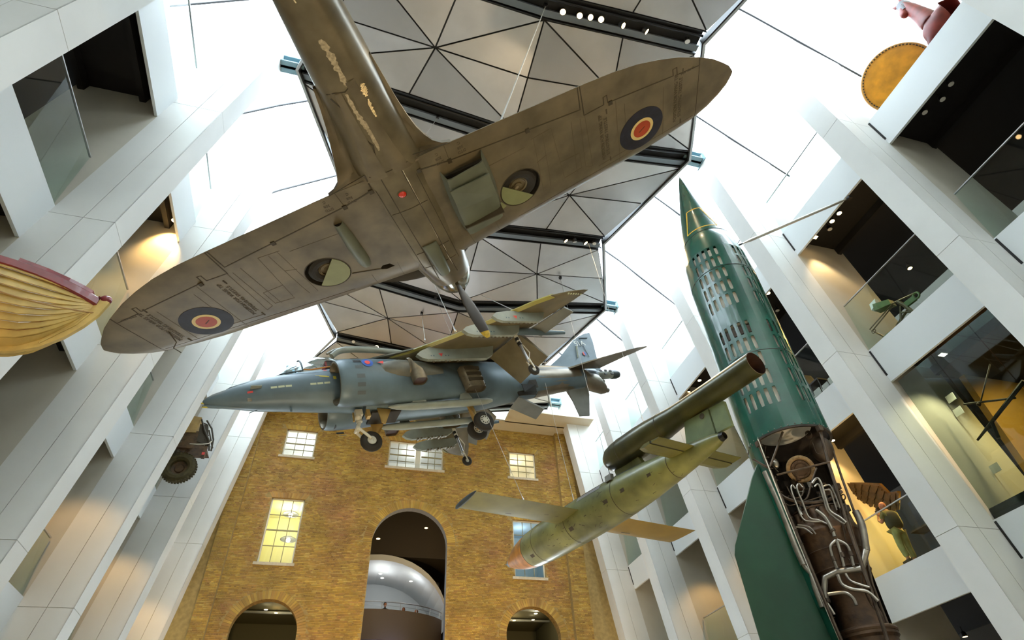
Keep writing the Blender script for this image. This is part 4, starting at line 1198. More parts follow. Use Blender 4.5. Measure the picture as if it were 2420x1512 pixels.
# frame members
ptube([(1793, 1050), (1832, 1140), (1900, 1300), (1970, 1470), (2000, 1540)], .62, .028, 'longeron', 'brown_tube', sm=1)
ptube([(1938, 1015), (1957, 1090), (2000, 1230), (2060, 1400), (2100, 1520)], .55, .030, 'longeron', 'brown_tube', sm=1)
ptube([(1960, 1040), (1990, 1130), (2030, 1240), (2062, 1380), (2108, 1500)], .2, .022, 'longeron', 'brown_tube', sm=1)
ptube([(1850, 1020), (1820, 1103)], .62, .022, 'brace', 'brown_tube', sm=1)
ptube([(1780, 1085), (1815, 1105)], .62, .022, 'brace', 'brown_tube', sm=1)
ptube([(1836, 1122), (1962, 1091)], .70, .018, 'brace', 'brown_tube', sm=1)
m = MB()
for px, py in ((1793, 1050), (1937, 1013)):
    p = rp(px, py, .62); m.box((p.x - .045, p.y - .045, p.z - .05), (p.x + .045, p.y + .045, p.z + .06))
m.build('mounting_bracket', 'brown_tube', rocket)
# dark rear half of the bay
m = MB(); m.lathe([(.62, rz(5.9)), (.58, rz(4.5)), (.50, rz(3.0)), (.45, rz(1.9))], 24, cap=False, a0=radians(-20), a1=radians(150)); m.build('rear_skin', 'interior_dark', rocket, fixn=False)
# turbine disc with wrapped ring
c = rp(1892, 1108, .45); md = (WD + Vector((0, 0, -.55))).normalized()
dm = basis((UD), md.cross(UD), c)
q = MB(); q.torus((0, 0, 0), .215, .042, n=36, k=10); o = q.build('wrapped_ring', 'wrap_tan', rocket, smooth=True); o.matrix_local = dm
q = MB(); q.lathe([(.0001, .05), (.05, .055), (.10, .05), (.105, .03), (.125, .03), (.13, .05), (.165, .045), (.17, -.05)], 32, cap=False)
for k in range(12): q.sphere((.145 * cos(k * pi / 6), .145 * sin(k * pi / 6), .052), .010, 6, 4)
o = q.build('turbine_disc', 'rust', rocket, smooth=True); o.matrix_local = dm
for k_ in range(6):
    pass
# gas bottles, small tank, valve bodies
c = rp(1942, 1062, .15); m = MB(); m.sphere(c, .27, 20, 14, (.8, .8, 1.0)); m.build('gas_bottle', 'brown_tube', rocket, smooth=True)
c = rp(1832, 1095, .45); m = MB(); m.sphere(c, .07, 12, 8, (1, 1, 1.5)); m.build('valve_body', 'pipe_alu', rocket, smooth=True)
c = rp(1912, 1030, .62); m = MB(); m.tube([c, c + Vector((WD.x * .16, WD.y * .16, -.02))], [.06, .055], 14, cap=False); m.build('pipe_stub', 'brown_tube', rocket, smooth=True)
# big aluminium feed pipes
ptube([(1808, 1115), (1842, 1190), (1880, 1290), (1900, 1335)], .56, .058, 'feed_pipe', 'pipe_alu', sm=1, n_=12)
ptube([(1900, 1335), (1918, 1355), (1928, 1392), (1945, 1435)], .54, .050, 'feed_pipe', 'pipe_alu', sm=1, n_=12)
ptube([(2022, 1208), (2037, 1240), (2044, 1280), (2047, 1300)], .35, .062, 'feed_pipe', 'pipe_alu', sm=2, n_=12)
ptube([(2047, 1300), (2036, 1344), (1980, 1350), (1950, 1365), (1948, 1395), (1952, 1415)], .48, [.056, .058, .056, .056, .052, .050], 'feed_pipe', 'pipe_alu', sm=1, n_=12)
ptube([(1952, 1415), (1955, 1425)], .48, .062, 'pipe_collar', 'rust_dark', sm=1, n_=12)
ptube([(1928, 1205), (1950, 1222), (1966, 1250), (1973, 1268)], .60, [.034] * 13, 'main_pipe', 'pipe_alu', sm=4, n_=12)
ptube([(1966, 1252), (1970, 1256)], .60, .052, 'pipe_collar', 'brown_tube', sm=1, n_=12)
for pts in ([(1976, 1275), (1963, 1290), (1966, 1310), (1978, 1342)], [(1977, 1275), (1985, 1300), (1995, 1338)], [(1978, 1275), (1998, 1285), (2008, 1300), (2017, 1336)]):
    ptube(pts, .56, .024, 'branch_pipe', 'pipe_alu', sm=4)
for x_, y_ in ((1970, 1320), (1991, 1311), (2011, 1308)):
    c = rp(x_, y_, .56); m = MB(); m.tube([c + Vector((0, 0, .04)), c - Vector((0, 0, .04))], .036, 10); m.build('pipe_union', 'brown_tube', rocket, smooth=True)
for pts, r in (([(1880, 1155), (1872, 1146), (1871, 1160), (1884, 1195), (1897, 1225), (1915, 1232), (1945, 1232)], .016), ([(1897, 1152), (1888, 1143), (1884, 1155), (1898, 1190), (1912, 1222), (1935, 1229), (1955, 1238)], .016),
               ([(1920, 1142), (1930, 1130), (1940, 1140), (1952, 1180), (1962, 1207), (1985, 1222), (2000, 1235)], .022), ([(1925, 1150), (1935, 1145), (1947, 1180), (1955, 1205), (1975, 1225), (1996, 1238)], .016),
               ([(1945, 1150), (1960, 1146), (1972, 1165), (1985, 1200)], .014), ([(1948, 1158), (1962, 1158), (1968, 1175), (1978, 1205)], .014),
               ([(1980, 1358), (1990, 1380), (2015, 1392), (2050, 1398), (2075, 1420)], .028), ([(1998, 1355), (2010, 1372), (2035, 1382), (2055, 1388)], .022), ([(1957, 1404), (1995, 1400), (2015, 1412), (2024, 1430)], .026),
               ([(1872, 1245), (1900, 1248), (1920, 1262)], .016), ([(1885, 1240), (1912, 1245), (1928, 1262)], .014), ([(1955, 1425), (1965, 1440), (1972, 1452)], .022)):
    ptube(pts, .60, r, 'branch_pipe', 'pipe_alu', sm=5)
for pts, r in (([(1832, 1125), (1842, 1165), (1860, 1192), (1885, 1190), (1960, 1168), (1980, 1172), (1990, 1230), (2000, 1260)], .010), ([(1930, 1105), (1918, 1140), (1908, 1175), (1890, 1190), (1915, 1200)], .014),
               ([(1840, 1165), (1865, 1180), (1905, 1188), (1960, 1180), (1990, 1160)], .030), ([(1810, 1055), (1808, 1080), (1825, 1100), (1840, 1115)], .008), ([(1920, 1045), (1930, 1070), (1945, 1072)], .008),
               ([(1860, 1150), (1875, 1175), (1895, 1170), (1900, 1150)], .012), ([(1990, 1235), (2000, 1280), (2008, 1300)], .010), ([(2035, 1360), (2045, 1400), (2060, 1430), (2080, 1450)], .012), ([(1995, 1180), (2010, 1240), (2030, 1300), (2050, 1360)], .010)):
    ptube(pts, .5, r, 'cable', 'brown_tube', sm=4, n_=6)
random.seed(3)
for k in range(64):
    x_ = random.uniform(1850, 1995); y_ = random.uniform(1130, 1235) + (x_ - 1900) * .12
    if k > 30: y_ = random.uniform(1110, 1330); x_ = 1866 + (y_ - 1110) * .43 + random.uniform(0, 100)
    c = rp(x_, y_, random.uniform(.05, .42)); m = MB()
    if k % 3 == 0: m.box((c.x - .05, c.y - .05, c.z - .06), (c.x + .05, c.y + .05, c.z + .05))
    elif k % 3 == 1: m.tube([c, c + Vector((random.uniform(-.12, .12), random.uniform(-.12, .12), random.uniform(-.2, .1)))], random.uniform(.012, .04), 8)
    else: m.torus(c, random.uniform(.03, .06), .012, random.choice('xyz'), 14, 6)
    m.build('fitting', random.choice(['brown_tube', 'rust', 'rust_dark', 'pipe_alu', 'rust_dark']), rocket, smooth=(k % 3 != 0))
# combustion chamber and nozzle
m = MB(); CH = [(.25, 4.55), (.30, 4.45), (.52, 4.25), (.565, 4.10), (.575, 4.02), (.54, 3.98), (.50, 3.72), (.52, 3.70), (.50, 3.66), (.475, 3.40), (.49, 3.38), (.47, 3.35), (.40, 3.10), (.33, 2.92), (.335, 2.88), (.33, 2.84), (.36, 2.62), (.40, 2.45), (.47, 2.40), (.48, 2.34), (.44, 2.30), (.45, 2.15), (.465, 2.14), (.47, 2.0), (.5, 1.75)]
m.lathe([(r, rz(z)) for r, z in CH], 40, cap=False); m.build('combustion_chamber', 'rust', rocket, smooth=True)
m = MB()
for k in range(18):
    a = 2 * pi * k / 18; d = Vector((cos(a), sin(a), 0)); c = d * .47 + Vector((0, 0, rz(4.28)))
    m.tube([c - Vector((0, 0, .12)), c + Vector((0, 0, .14))], [.075, .062], 12)
m.build('burner_cups', 'rust', rocket, smooth=True)
m = MB(); m.torus((0, 0, rz(2.42)), .44, .05, n=40, k=10); m.torus((0, 0, rz(4.45)), .50, .018, n=36, k=6); m.build('manifold_ring', 'rust', rocket, smooth=True)
# launch table under the rocket (below the frame)
m = MB()
m.lathe([(1.1, -.25), (1.9, -.25), (1.9, -.05), (1.1, -.05), (1.1, -.25)], 32, cap=False)
for k in range(4):
    a = radians(-15.5 + 90 * k); m.tube([(1.6 * cos(a), 1.6 * sin(a), -.1), (2.0 * cos(a), 2.0 * sin(a), -3.25)], .12, 10)
m.build('launch_table', 'dark_metal', rocket)
# stay rod between the rocket and the gallery ceiling
t = thing('stay_rod', 'grey steel stay rod reaching from the rocket nose to the dark gallery ceiling', 'rod', (0, 0, 0))
A = Vector((RX, RY, 1.65)) + Vector((.70 * cos(radians(-38)), .70 * sin(radians(-38)), 11.93 - 1.65)); A = Vector((9.18, 8.45, 12.0))
B_ = Vector(tuple(x for x in (14.9, 8.33, 15.92)))
m = MB(); d = (B_ - A); m.tube([A + d * .06, A + d * .12, A + d * .9, A + d * .97], [.012, .045, .045, .02], 12); m.build('rod', 'cable', t, smooth=True)
for P_ in (A, B_):
    m = MB(); m.box((P_.x - .07, P_.y - .07, P_.z - .05), (P_.x + .07, P_.y + .07, P_.z + .05)); m.tube([P_, P_ + d * (.06 if P_ is A else -.03)], .03, 8); m.build('clevis', 'dark_metal', t)
# ================================================================== flying bomb with pulse-jet tube
mat('bomb_green', (.17, .175, .055), .38, noise=.42, nscale=2.0, bump=.03, bscale=3, coat=.15, detail=7)
mat('bomb_top', (.035, .05, .06), .5, noise=.3, nscale=3); mat('jet_tube', (.062, .058, .016), .33, noise=.35, nscale=2.5, metal=.3, coat=.2, detail=6)
mat('nose_orange', (.40, .17, .02), .5, noise=.35, nscale=5, detail=8); mat('bomb_wing', (.12, .115, .03), .5, noise=.25, nscale=1.8, detail=6); mat('wing_ochre', (.34, .22, .03), .5, noise=.12, nscale=2)
mat('bomb_fin', (.15, .19, .08), .5, noise=.22, nscale=3, detail=5); mat('tube_inside', (.05, .022, .015), .6, noise=.3, nscale=4); mat('nose_steel', (.25, .31, .33), .4, metal=.5)
VR = ((0.973915, -0.226778, -0.007836), (0.225922, 0.972306, -0.059828), (0.021186, 0.056497, 0.998178)); VT = (4.73909, 11.261, 5.09626)
bomb = thing('flying_bomb', 'mottled green winged flying bomb with orange nose and dark jet tube on top', 'missile', M=Matrix([list(VR[i]) + [VT[i]] for i in range(3)] + [[0, 0, 0, 1]]))
def lathe_y(prof, name, material, parent=bomb, z=0, n=40, cap=True):
    m_ = MB(); m_.lathe(prof, n, axis='y', org=(0, 0, z), cap=cap); return m_.build(name, material, parent, smooth=True)
lathe_y([(.0001, 3.05), (.02, 3.03), (.028, 2.98), (.06, 2.95)], 'propeller_spindle', 'nose_steel')
lathe_y([(.06, 2.955), (.085, 2.93), (.12, 2.82), (.13, 2.80)], 'nose_tip', 'nose_steel', cap=False)
m = MB(); m.box((-.07, 3.0, -.012), (.07, 3.012, .012)); m.build('arming_propeller', 'nose_steel', bomb)
lathe_y([(.13, 2.80), (.20, 2.62), (.275, 2.38), (.33, 2.14), (.366, 1.92), (.385, 1.72)], 'nose_cone', 'nose_orange', cap=False)
lathe_y([(.386, 1.725), (.390, 1.70), (.395, 1.6), (.415, 1.2), (.425, .7), (.425, .1), (.425, -.5), (.415, -1.0), (.40, -1.5), (.37, -2.0), (.33, -2.5), (.275, -3.0), (.215, -3.5), (.16, -3.9), (.11, -4.18), (.075, -4.28)], 'body', 'bomb_green', n=48, cap=True)
m = MB()
for y, r in ((1.715, .388), (1.2, .417), (-.15, .427), (-1.75, .387), (-3.2, .253)): m.lathe([(r + .002, y + .008), (r + .004, y), (r + .002, y - .008)], 48, axis='y', cap=False)
m.build('body_seam', 'line_dark', bomb)
# dark upper surface
m = MB(); m.lathe([(.392, 1.7), (.397, 1.6), (.418, 1.2), (.428, .7), (.428, -.5), (.418, -1.0), (.403, -1.5), (.373, -2.0), (.333, -2.5)], 14, axis='y', cap=False, a0=radians(48), a1=radians(132)); m.build('dark_top', 'bomb_top', bomb, smooth=True, fixn=False)
m = MB(); m.lathe([(.424, -.62), (.421, -.9), (.414, -1.25), (.409, -1.4)], 4, axis='y', cap=False, a0=radians(137), a1=radians(152)); m.build('bare_patch', 'steel', bomb, smooth=True, fixn=False)
c = Vector((.43 * cos(radians(150)), .15, .43 * sin(radians(150))))
q = MB(); q.lathe([(.0001, .004), (.085, .004), (.09, .0)], 24, cap=False); o = q.build('round_hatch', 'bomb_top', bomb); o.matrix_local = basis((0, 1, 0), (-sin(radians(150)), 0, cos(radians(150))), (c.x, c.y, c.z)); 
q = MB(); q.torus((0, 0, .003), .09, .008, n=24, k=6); o2 = q.build('hatch_ring', 'bomb_green', bomb, smooth=True); o2.matrix_local = o.matrix_local.copy()
random.seed(9)
m = MB()
def bodyr(y): return interp([(-4.28, .075), (-3.9, .16), (-3.5, .215), (-3.0, .275), (-2.5, .33), (-2, .37), (-1.5, .40), (-1, .415), (-.5, .425), (.7, .425), (1.2, .415), (1.6, .395), (1.9, .372), (2.14, .33), (2.62, .2)], y)
for k in range(70):
    y = random.choice([random.uniform(-.2, .6), random.uniform(-3.8, 1.8), random.uniform(-1.6, -.3)]); a = radians(random.uniform(165, 265)); L_ = random.uniform(.02, .10); w_ = random.uniform(.004, .014); da = random.uniform(-.1, .1)
    P = []
    for (yy, aa) in ((y, a), (y + L_, a + da), (y + L_, a + da + w_ / .4), (y, a + w_ / .4)): r = bodyr(yy) + .003; P.append((r * cos(aa), yy, r * sin(aa)))
    m.add(P, [(0, 1, 2, 3)])
m.build('scratches', 'line_dark', bomb, fixn=False)
m = MB()
for y, a in ((-.32, 215), (-1.55, 200), (-2.05, 196), (1.35, 225), (-2.75, 195)):
    r = bodyr(y) + .004; aa = radians(a); P = []
    for dy, dd in ((-.07, -.09), (.07, -.09), (.07, .09), (-.07, .09)): P.append((r * cos(aa + dd), y + dy, r * sin(aa + dd)))
    m.add(P, [(0, 1, 2, 3)])
m.build('access_slot', 'line_dark', bomb, fixn=False)
# wings
def slab_wing(sd, material):
    m_ = MB(); rs = []
    for x in (.36, .6, 2.0, 2.62, 2.69):
        sh = 1 if x < 2.69 else .35; th = .055 * sh; row = []
        y0, y1 = .13, -.73
        for j in range(9): s = j / 8; row.append((x * sd, y0 + (y1 - y0) * s, -th * (sin(pi * s ** .6)) * .8 - .0))
        for j in range(9): s = 1 - j / 8; row.append((x * sd, y0 + (y1 - y0) * s, th * (sin(pi * s ** .6)) * 1.2 + .001))
        rs.append(row)
    m_.rings(rs); return m_.build('wing', material, bomb, smooth=True, ang=60)
slab_wing(-1, 'bomb_wing'); slab_wing(1, 'wing_ochre')
m = MB(); rs = []
for y, r in ((.17, .008), (.10, .045), (-.1, .06), (-.4, .055), (-.65, .03), (-.76, .006)): rs.append([(-2.70 + r * .7 * cos(a), y, r * sin(a)) for a in [2 * pi * j / 10 for j in range(10)]])
m.rings(rs); m.build('wing_tip', 'bomb_top', bomb, smooth=True)
m = MB()
for x0, y0, L_ in ((-1.75, -.1, .12), (-1.0, -.35, .09), (-.75, -.36, .06), (1.1, -.1, .22)): m.add([(x0, y0, -.06), (x0 + L_, y0 - .02, -.06), (x0 + L_, y0 - .05, -.06), (x0, y0 - .02, -.06)], [(0, 1, 2, 3)])
m.build('scratches', 'line_dark', bomb, fixn=False)
# tailplane with hinged elevators
for sd in (-1, 1):
    m = MB(); rs = []
    for x, y0 in ((.14, -3.28), (.80, -3.28), (.93, -3.34)):
        rs.append([(x * sd, y0, .03), (x * sd, y0 - .12, .0), (x * sd, -3.60, .005), (x * sd, -3.60, .055), (x * sd, y0 - .12, .06)])
    m.rings(rs); m.build('tailplane', 'bomb_wing', bomb)
    m = MB(); m.hexa([(.16 * sd, -3.83, .02), (.92 * sd, -3.83, .02), (.92 * sd, -3.63, .01), (.16 * sd, -3.63, .01), (.16 * sd, -3.83, .03), (.92 * sd, -3.83, .03), (.92 * sd, -3.63, .05), (.16 * sd, -3.63, .05)]); m.build('elevator', 'bomb_wing', bomb)
    m = MB(); m.box((min(.16 * sd, .92 * sd), -3.64, .012), (max(.16 * sd, .92 * sd), -3.59, .048)); m.build('hinge_gap', 'black', bomb)
# fin and rudder under the tube
m = MB(); m.prism([(-.035, -3.55, .17), (-.035, -3.62, .60), (-.035, -4.20, .56), (-.035, -4.22, .10), (-.035, -4.0, .10)], (.07, 0, 0)); m.build('tail_fin', 'bomb_fin', bomb)
m = MB(); m.prism([(-.03, -4.25, .09), (-.03, -4.23, .56), (-.03, -4.55, .53), (-.03, -4.57, .07)], (.06, 0, 0)); m.build('rudder', 'bomb_fin', bomb)
m = MB(); m.tube([(-.03, -4.05, .50), (-.05, -4.05, .50)], .05, 14); m.build('pivot_cap', 'line_dark', bomb)
# pylon and pulse jet
m = MB(); m.prism([(-.05, -1.62, .36), (-.05, -1.56, .60), (-.05, -2.25, .62), (-.05, -2.42, .33)], (.10, 0, 0)); m.build('pylon', 'bomb_green', bomb)
zj = .80
lathe_y([(.0001, -1.37), (.10, -1.38), (.19, -1.43), (.255, -1.55), (.285, -1.75), (.292, -1.95), (.29, -2.4), (.275, -2.75), (.245, -3.1), (.215, -3.45), (.205, -3.8), (.205, -5.34)], 'jet_tube', 'jet_tube', z=zj, cap=False)
lathe_y([(.195, -5.34), (.193, -4.0), (.0001, -3.6)], 'tube_inside', 'tube_inside', z=zj, cap=False)
lathe_y([(.205, -5.34), (.195, -5.345)], 'tube_rim', 'line_soft', z=zj, cap=False)
m = MB()
for y, r in ((-1.95, .293), (-3.1, .247)): m.lathe([(r + .001, y + .008), (r + .004, y), (r + .001, y - .008)], 48, axis='y', org=(0, 0, zj), cap=False)
m.build('tube_seam', 'line_dark', bomb)
# tail pipe details
m = MB(); m.lathe([(.075, -4.28), (.06, -4.36), (.055, -4.30)], 20, axis='y', cap=False); m.build('tail_ring', 'black', bomb)
# lifting eyes and supporting cables
def cable(a, c, label, r=.006, fit=True, group='steel suspension cables'):
    a = Vector(a); c = Vector(c); t_ = thing('suspension_cable', label, 'cable', tuple(a), group=group)
    v = c - a
    m_ = MB(); m_.tube([Vector((0, 0, 0)), v], r, 6); m_.build('wire', 'wire', t_, smooth=True)
    if fit:
        d = v.normalized(); m_ = MB(); m_.tube([Vector((0, 0, 0)), d * .12, d * .35], [r * 2.5, r * 2.0, r * 2.0], 8); m_.torus((0, 0, 0), .035, .010, 'x', 12, 6); m_.build('turnbuckle', 'steel', t_, smooth=True)
        m_ = MB(); m_.tube([v, v - d * .25], [r * 3.2, r * 1.6], 8); m_.box((v.x - .06, v.y - .05, v.z - .02), (v.x + .06, v.y + .05, v.z + .12)); m_.build('anchor', 'dark_metal', t_)
    return t_
MB_ = bomb.matrix_world
cable(MB_ @ Vector((-1.4, -.35, .05)), (2.75, 20.6, 20.3), 'steel cable rising from the left wing of the flying bomb')
cable(MB_ @ Vector((-.05, -.1, .43)), (7.6, 21.0, 20.9), 'steel cable rising from the middle of the flying bomb')
cable(MB_ @ Vector((-.30, -1.72, .28)), (8.6, 18.6, 21.0), 'steel cable rising from the body of the flying bomb just ahead of its jet tube')
cable(MB_ @ Vector((.0, -2.6, 1.08)), (9.3, 16.4, 21.4), 'steel cable rising from the jet tube of the flying bomb')
m = MB(); m.box((-.36, -1.80, .22), (-.28, -1.62, .34)); m.build('lifting_eye', 'steel', bomb)
MF = fighter.matrix_world
cable(MF @ Vector((1.55, -1.35, zu(1.55, -1.35))), (3.95, 6.6, 20.65), 'thick pale cable from the right wing of the propeller fighter to the canopy lamp channel', r=.014)
cable(MF @ Vector((-1.6, .1, zu(-1.6, .1))), (1.2, 11.4, 20.7), 'cable from the left wing of the propeller fighter up to the canopy', r=.010)
# ================================================================== grey-blue jump jet, nose down to the left
mat('jet_blue', (.115, .165, .20), .42, noise=.20, nscale=1.3, metal=.15, bump=.012, bscale=3, detail=6)
mat('jet_grey', (.155, .155, .13), .45, noise=.22, nscale=1.8, metal=.1, detail=6)
mat('jet_olive', (.145, .12, .065), .5, noise=.28, nscale=1.2, detail=6); mat('jet_pylon', (.26, .29, .26), .45, noise=.12, nscale=3)
mat('jet_warm', (.20, .17, .13), .28, noise=.2, nscale=2, metal=.55); mat('door_blue', (.085, .105, .115), .5); mat('le_yellow', (.30, .27, .06), .4); mat('nozzle_tan', (.20, .165, .11), .4, noise=.25, nscale=6, metal=.4)
mat('leg_white', (.66, .63, .52), .4); mat('leg_gold', (.50, .32, .10), .4, metal=.4); mat('wheel_hub', (.62, .62, .56), .4); mat('orange_seal', (.55, .22, .03), .5)
mat('mark_red', (.72, .07, .06), .5); mat('mark_blue', (.03, .10, .42), .5); mat('mark_yellow', (.62, .50, .05), .5); mat('mark_white', (.85, .88, .85), .5); mat('mark_pale', (.52, .56, .38), .5); mat('serial_grey', (.08, .12, .15), .5)
mat('seat_red', (.5, .03, .05), .5)
glass_mat('canopy_glass', (.72, .80, .84), .05, .9, .16)
HR = ((-0.168986, -0.932718, -0.31856), (0.984394, -0.175826, -0.007386), (-0.049122, -0.314836, 0.947874)); HT = (-3.77255, 13.6851, 8.67343)
jet = thing('jump_jet', 'blue-grey jump jet with lowered flaps and wheels, hanging nose down towards the left', 'aircraft', M=Matrix([list(HR[i]) + [HT[i]] for i in range(3)] + [[0, 0, 0, 1]]))
def J(m_, name, material, parent=None, smooth=True, fixn=True, ang=40):
    return m_.build(name, material, parent or jet, smooth=smooth, fixn=fixn, ang=ang)
def esec(y, xc, zc, hw, ht, hb=None, n=28, p=1.0):
    hb = ht if hb is None else hb; out = []
    for j in range(n):
        a = 2 * pi * j / n; c, s = cos(a), sin(a)
        out.append((xc + hw * math.copysign(abs(c) ** p, c), y, zc + (ht if s > 0 else hb) * math.copysign(abs(s) ** p, s)))
    return out
# forward fuselage
FWD = [(0.03, 0, -.02, .03, .03), (-.03, 0, -.02, .09, .09), (-.2, 0, 0, .17, .17), (-.76, 0, .06, .31, .31), (-1.3, 0, .10, .42, .43), (-1.8, 0, .13, .48, .49), (-2.4, 0, .14, .53, .56), (-3.1, 0, .14, .58, .62), (-3.8, 0, .12, .62, .68), (-4.6, 0, .10, .72, .72), (-5.4, 0, .08, .80, .76)]
m = MB(); m.rings([esec(y, x, z, w, h) for y, x, z, w, h in FWD]); J(m, 'nose', 'jet_blue')
m = MB(); m.rings([esec(.05, 0, -.14, .015, .02, n=12), esec(-.05, 0, -.15, .035, .05, n=12), esec(-.3, 0, -.17, .05, .06, n=12), esec(-1.0, 0, -.2, .05, .08, n=12)]); J(m, 'sensor_chin', 'jet_blue')
m = MB(); m.rings([esec(.07, 0, -.05, .01, .012, n=10), esec(-.03, 0, -.05, .035, .04, n=10), esec(-.12, 0, -.05, .035, .045, n=10)]); m.rings([esec(.06, 0, -.17, .01, .012, n=10), esec(-.04, 0, -.17, .03, .03, n=10), esec(-.13, 0, -.17, .03, .035, n=10)]); J(m, 'nose_sensor', 'mark_yellow')
m = MB(); m.rings([esec(y, .0, z, w, h, n=12) for y, z, w, h in ((-.45, .26, .02, .02), (-.6, .32, .09, .05), (-1.0, .44, .12, .07), (-1.6, .60, .10, .06), (-1.9, .66, .02, .02))]); J(m, 'forward_sensor_hump', 'jet_blue')
# centre and rear fuselage
MID = [(-3.9, 0, 0, .62, .62, .80), (-5.0, 0, -.02, .86, .72, .82), (-6.5, 0, 0, .86, .78, .80), (-7.8, 0, .03, .74, .80, .74), (-9.0, 0, .10, .60, .72, .66), (-10.0, 0, .14, .50, .62, .58), (-11.0, 0, .17, .42, .52, .48), (-12.2, 0, .20, .33, .40, .42), (-12.9, 0, .22, .25, .30, .40)]
m = MB(); m.rings([esec(y, x, z, w, h, hb, p=.9) for y, x, z, w, h, hb in MID]); J(m, 'fuselage', ['jet_blue', 'jet_olive'])
m = MB(); m.rings([esec(y, 0, z, w, h, n=20, p=.9) for y, z, w, h in ((-12.2, .20, .34, .42), (-12.85, -.02, .26, .50), (-13.05, -.25, .18, .26))]); J(m, 'tail_cone', 'jet_warm')
m = MB(); m.rings([esec(y, 0, z, w, h, n=20) for y, z, w, h in ((-9.9, .14, .515, .61), (-11.0, .17, .43, .51), (-12.0, .20, .355, .425))]); J(m, 'rear_section', 'jet_warm', ang=80)
m = MB(); m.rings([esec(y, 0, .28, r, r * .85, n=18) for y, r in ((-12.0, .16), (-12.9, .20), (-13.75, .165))]); bm_ = J(m, 'tail_boom', 'jet_pylon')
m = MB(); m.rings([esec(y, 0, .28, r, r, n=18) for y, r in ((-13.74, .165), (-13.98, .165), (-14.1, .13), (-14.16, .05))]); J(m, 'boom_tip', 'bomb_top', bm_)
m = MB()
for y, z in ((-13.15, .34), (-13.38, .36), (-13.3, .2), (-13.6, .33), (-13.62, .2)): m.box((-.19, y - .06, z - .035), (-.16, y + .05, z + .04))
J(m, 'boom_vents', 'black', bm_, smooth=False)
for z in (-.02, -.42): m = MB(); m.rings([esec(y, -.03, z, r, r, n=12) for y, r in ((-12.9, .09), (-13.15, .09), (-13.2, .05))]); J(m, 'tail_knob', 'jet_warm')
